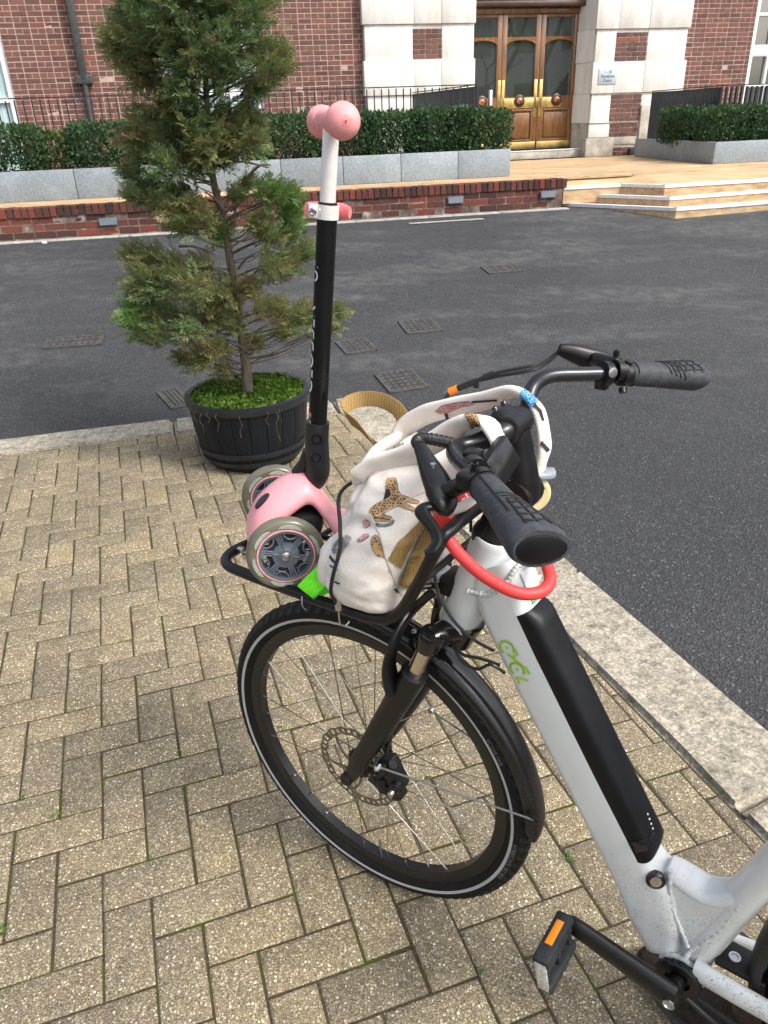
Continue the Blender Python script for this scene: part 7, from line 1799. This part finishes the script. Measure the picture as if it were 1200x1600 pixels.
fold([(onv(516, 858, .105), onv(530, 884, .110)), (onv(500, 880, .128), onv(520, 900, .128)), (onv(482, 898, .142), onv(504, 920, .142)), (onv(466, 914, .150), onv(489, 933, .150)), (onv(466, 917, .149), onv(490, 936, .148))], 'outer_fold')
fold([(onv(490, 936, .146), onv(478, 926, .144)), (onv(508, 922, .130), onv(498, 904, .130)), (onv(526, 912, .115), onv(520, 890, .115))], 'inner_fold')
fold([(onv(500, 932, .128), onv(495, 920, .128)), (onv(515, 926, .118), onv(512, 906, .118)), (onv(530, 920, .108), onv(526, 898, .108))], 'strap_tail')
m = MB(); hk = spline([Fr(.115, .148, .822), Fr(.112, .152, .806), Fr(.108, .148, .797)], 4); m.tube(hk, .0013, 6); m.build('hook', MT['bolt'], grn)
lock = thing('bike_lock', Fr(-.15, .05, .95), 'red rubber-coated u-lock hanging on the rack around the head tube', 'lock')
lp2 = spline([Fr(-.128, .098, .992), Fr(-.162, .104, .966), Fr(-.202, .103, .944), Fr(-.244, .092, .928), Fr(-.268, .068, .924), Fr(-.270, .040, .929), Fr(-.246, .008, .942), Fr(-.212, -.032, .958), Fr(-.168, -.066, .985), Fr(-.125, -.082, 1.0)], 8)
m = MB(); m.tube(lp2, .0092, 18); m.build('shackle', MT['red_lock'], lock, smooth=70)
m = MB(); pts = [Fr(-.116, .080, .996), Fr(-.114, .070, .998), Fr(-.112, .0, 1.004), Fr(-.112, -.09, 1.008), Fr(-.113, -.10, 1.008)]; m.tube(pts, [.016, .0205, .0205, .0205, .016], 20); lb = m.build('lock_body', MT['red_lock'], lock, smooth=50)
m = MB(); m.tube([Fr(-.135, -.058, .982), Fr(-.128, -.078, .985)], .019, 16); m.build('lock_end', MT['lock_dark'], lock)
vs, fs = text_mesh('cycl', .026, .1); m = MB(); P = []
o_ = Fr(-.112, .030, 1.002); nn = ((camp - o_).normalized()); ex = -(Fr(0, 1, 0) - Fr(0, 0, 0)); ex = (ex - nn * ex.dot(nn)).normalized(); ey = nn.cross(ex)
for x, y in vs: P.append(o_ + ex * x + ey * (y * .9) + nn * math.sqrt(max(1e-6, .0210 ** 2 - (y * .9) ** 2)))
m.add(P, fs); m.build('lettering', MT['print_white'], lock, smooth=0)

# =================================================================== SHOE under the bottom bracket
MT['suede'] = plain('dark_brown_suede', (.030, .023, .018, 1), .9, 0, .2, grain=.25, scale=70, bump=.1)
MT['suede_grey'] = plain('grey_toe_rubber', (.055, .053, .05, 1), .7, grain=.1)
heel, toe = V(.622, .690, 0), V(.486, .934, 0); sdir = (toe - heel).normalized(); sside = V(-sdir.y, sdir.x, 0); SL = (toe - heel).length
shoe = thing('shoe', heel.lerp(toe, .5), 'dark brown shoe standing on the paving under the bicycle\'s bottom bracket', 'shoe')
m = MB(); ss_ = [(0, .030, .012, .09), (.03, .036, .012, .112), (.16, .038, .012, .118), (.32, .040, .012, .112), (.46, .043, .012, .088), (.62, .048, .012, .070), (.8, .047, .012, .056), (.92, .038, .012, .046), (1., .014, .014, .030)]
K = 18
for (t, hw, z0, z1) in ss_:
    for q in range(K):
        an = 2 * PI * q / K; x = math.copysign(abs(math.cos(an)) ** .7, math.cos(an)); y = math.copysign(abs(math.sin(an)) ** .75, math.sin(an)); m.v.append(tuple(heel + sdir * (SL * t) + sside * (x * hw * (1 - .25 * max(0, y))) + EZ * ((z0 + z1) / 2 + y * (z1 - z0) / 2)))
for i in range(len(ss_) - 1):
    for q in range(K): m.f.append((i * K + q, i * K + (q + 1) % K, (i + 1) * K + (q + 1) % K, (i + 1) * K + q)); m.m.append(0)
m.f.append(tuple(range(K))); m.m.append(0); m.f.append(tuple((len(ss_) - 1) * K + q for q in range(K))); m.m.append(0); up_ = m.build('upper', MT['suede'], shoe, smooth=70)
m = MB(); n_ = 26; ol = []
for q in range(n_):
    an = 2 * PI * q / n_; t = .5 + .515 * math.cos(an); hw = .050 if t > .45 else .042; ol.append((SL * t, hw * math.copysign(abs(math.sin(an)) ** .6, math.sin(an))))
m.prism(ol, heel, sdir, sside, EZ, .001, .018); m.build('sole', MT['suede_grey'], shoe, smooth=0)
m = MB(); m.lathe([(0, .036), (.05, .037), (.05, .030), (.02, .028)], heel + sdir * .065 + EZ * .10, EZ * 1 - sdir * .25, 20); m.build('collar', MT['suede'], shoe)
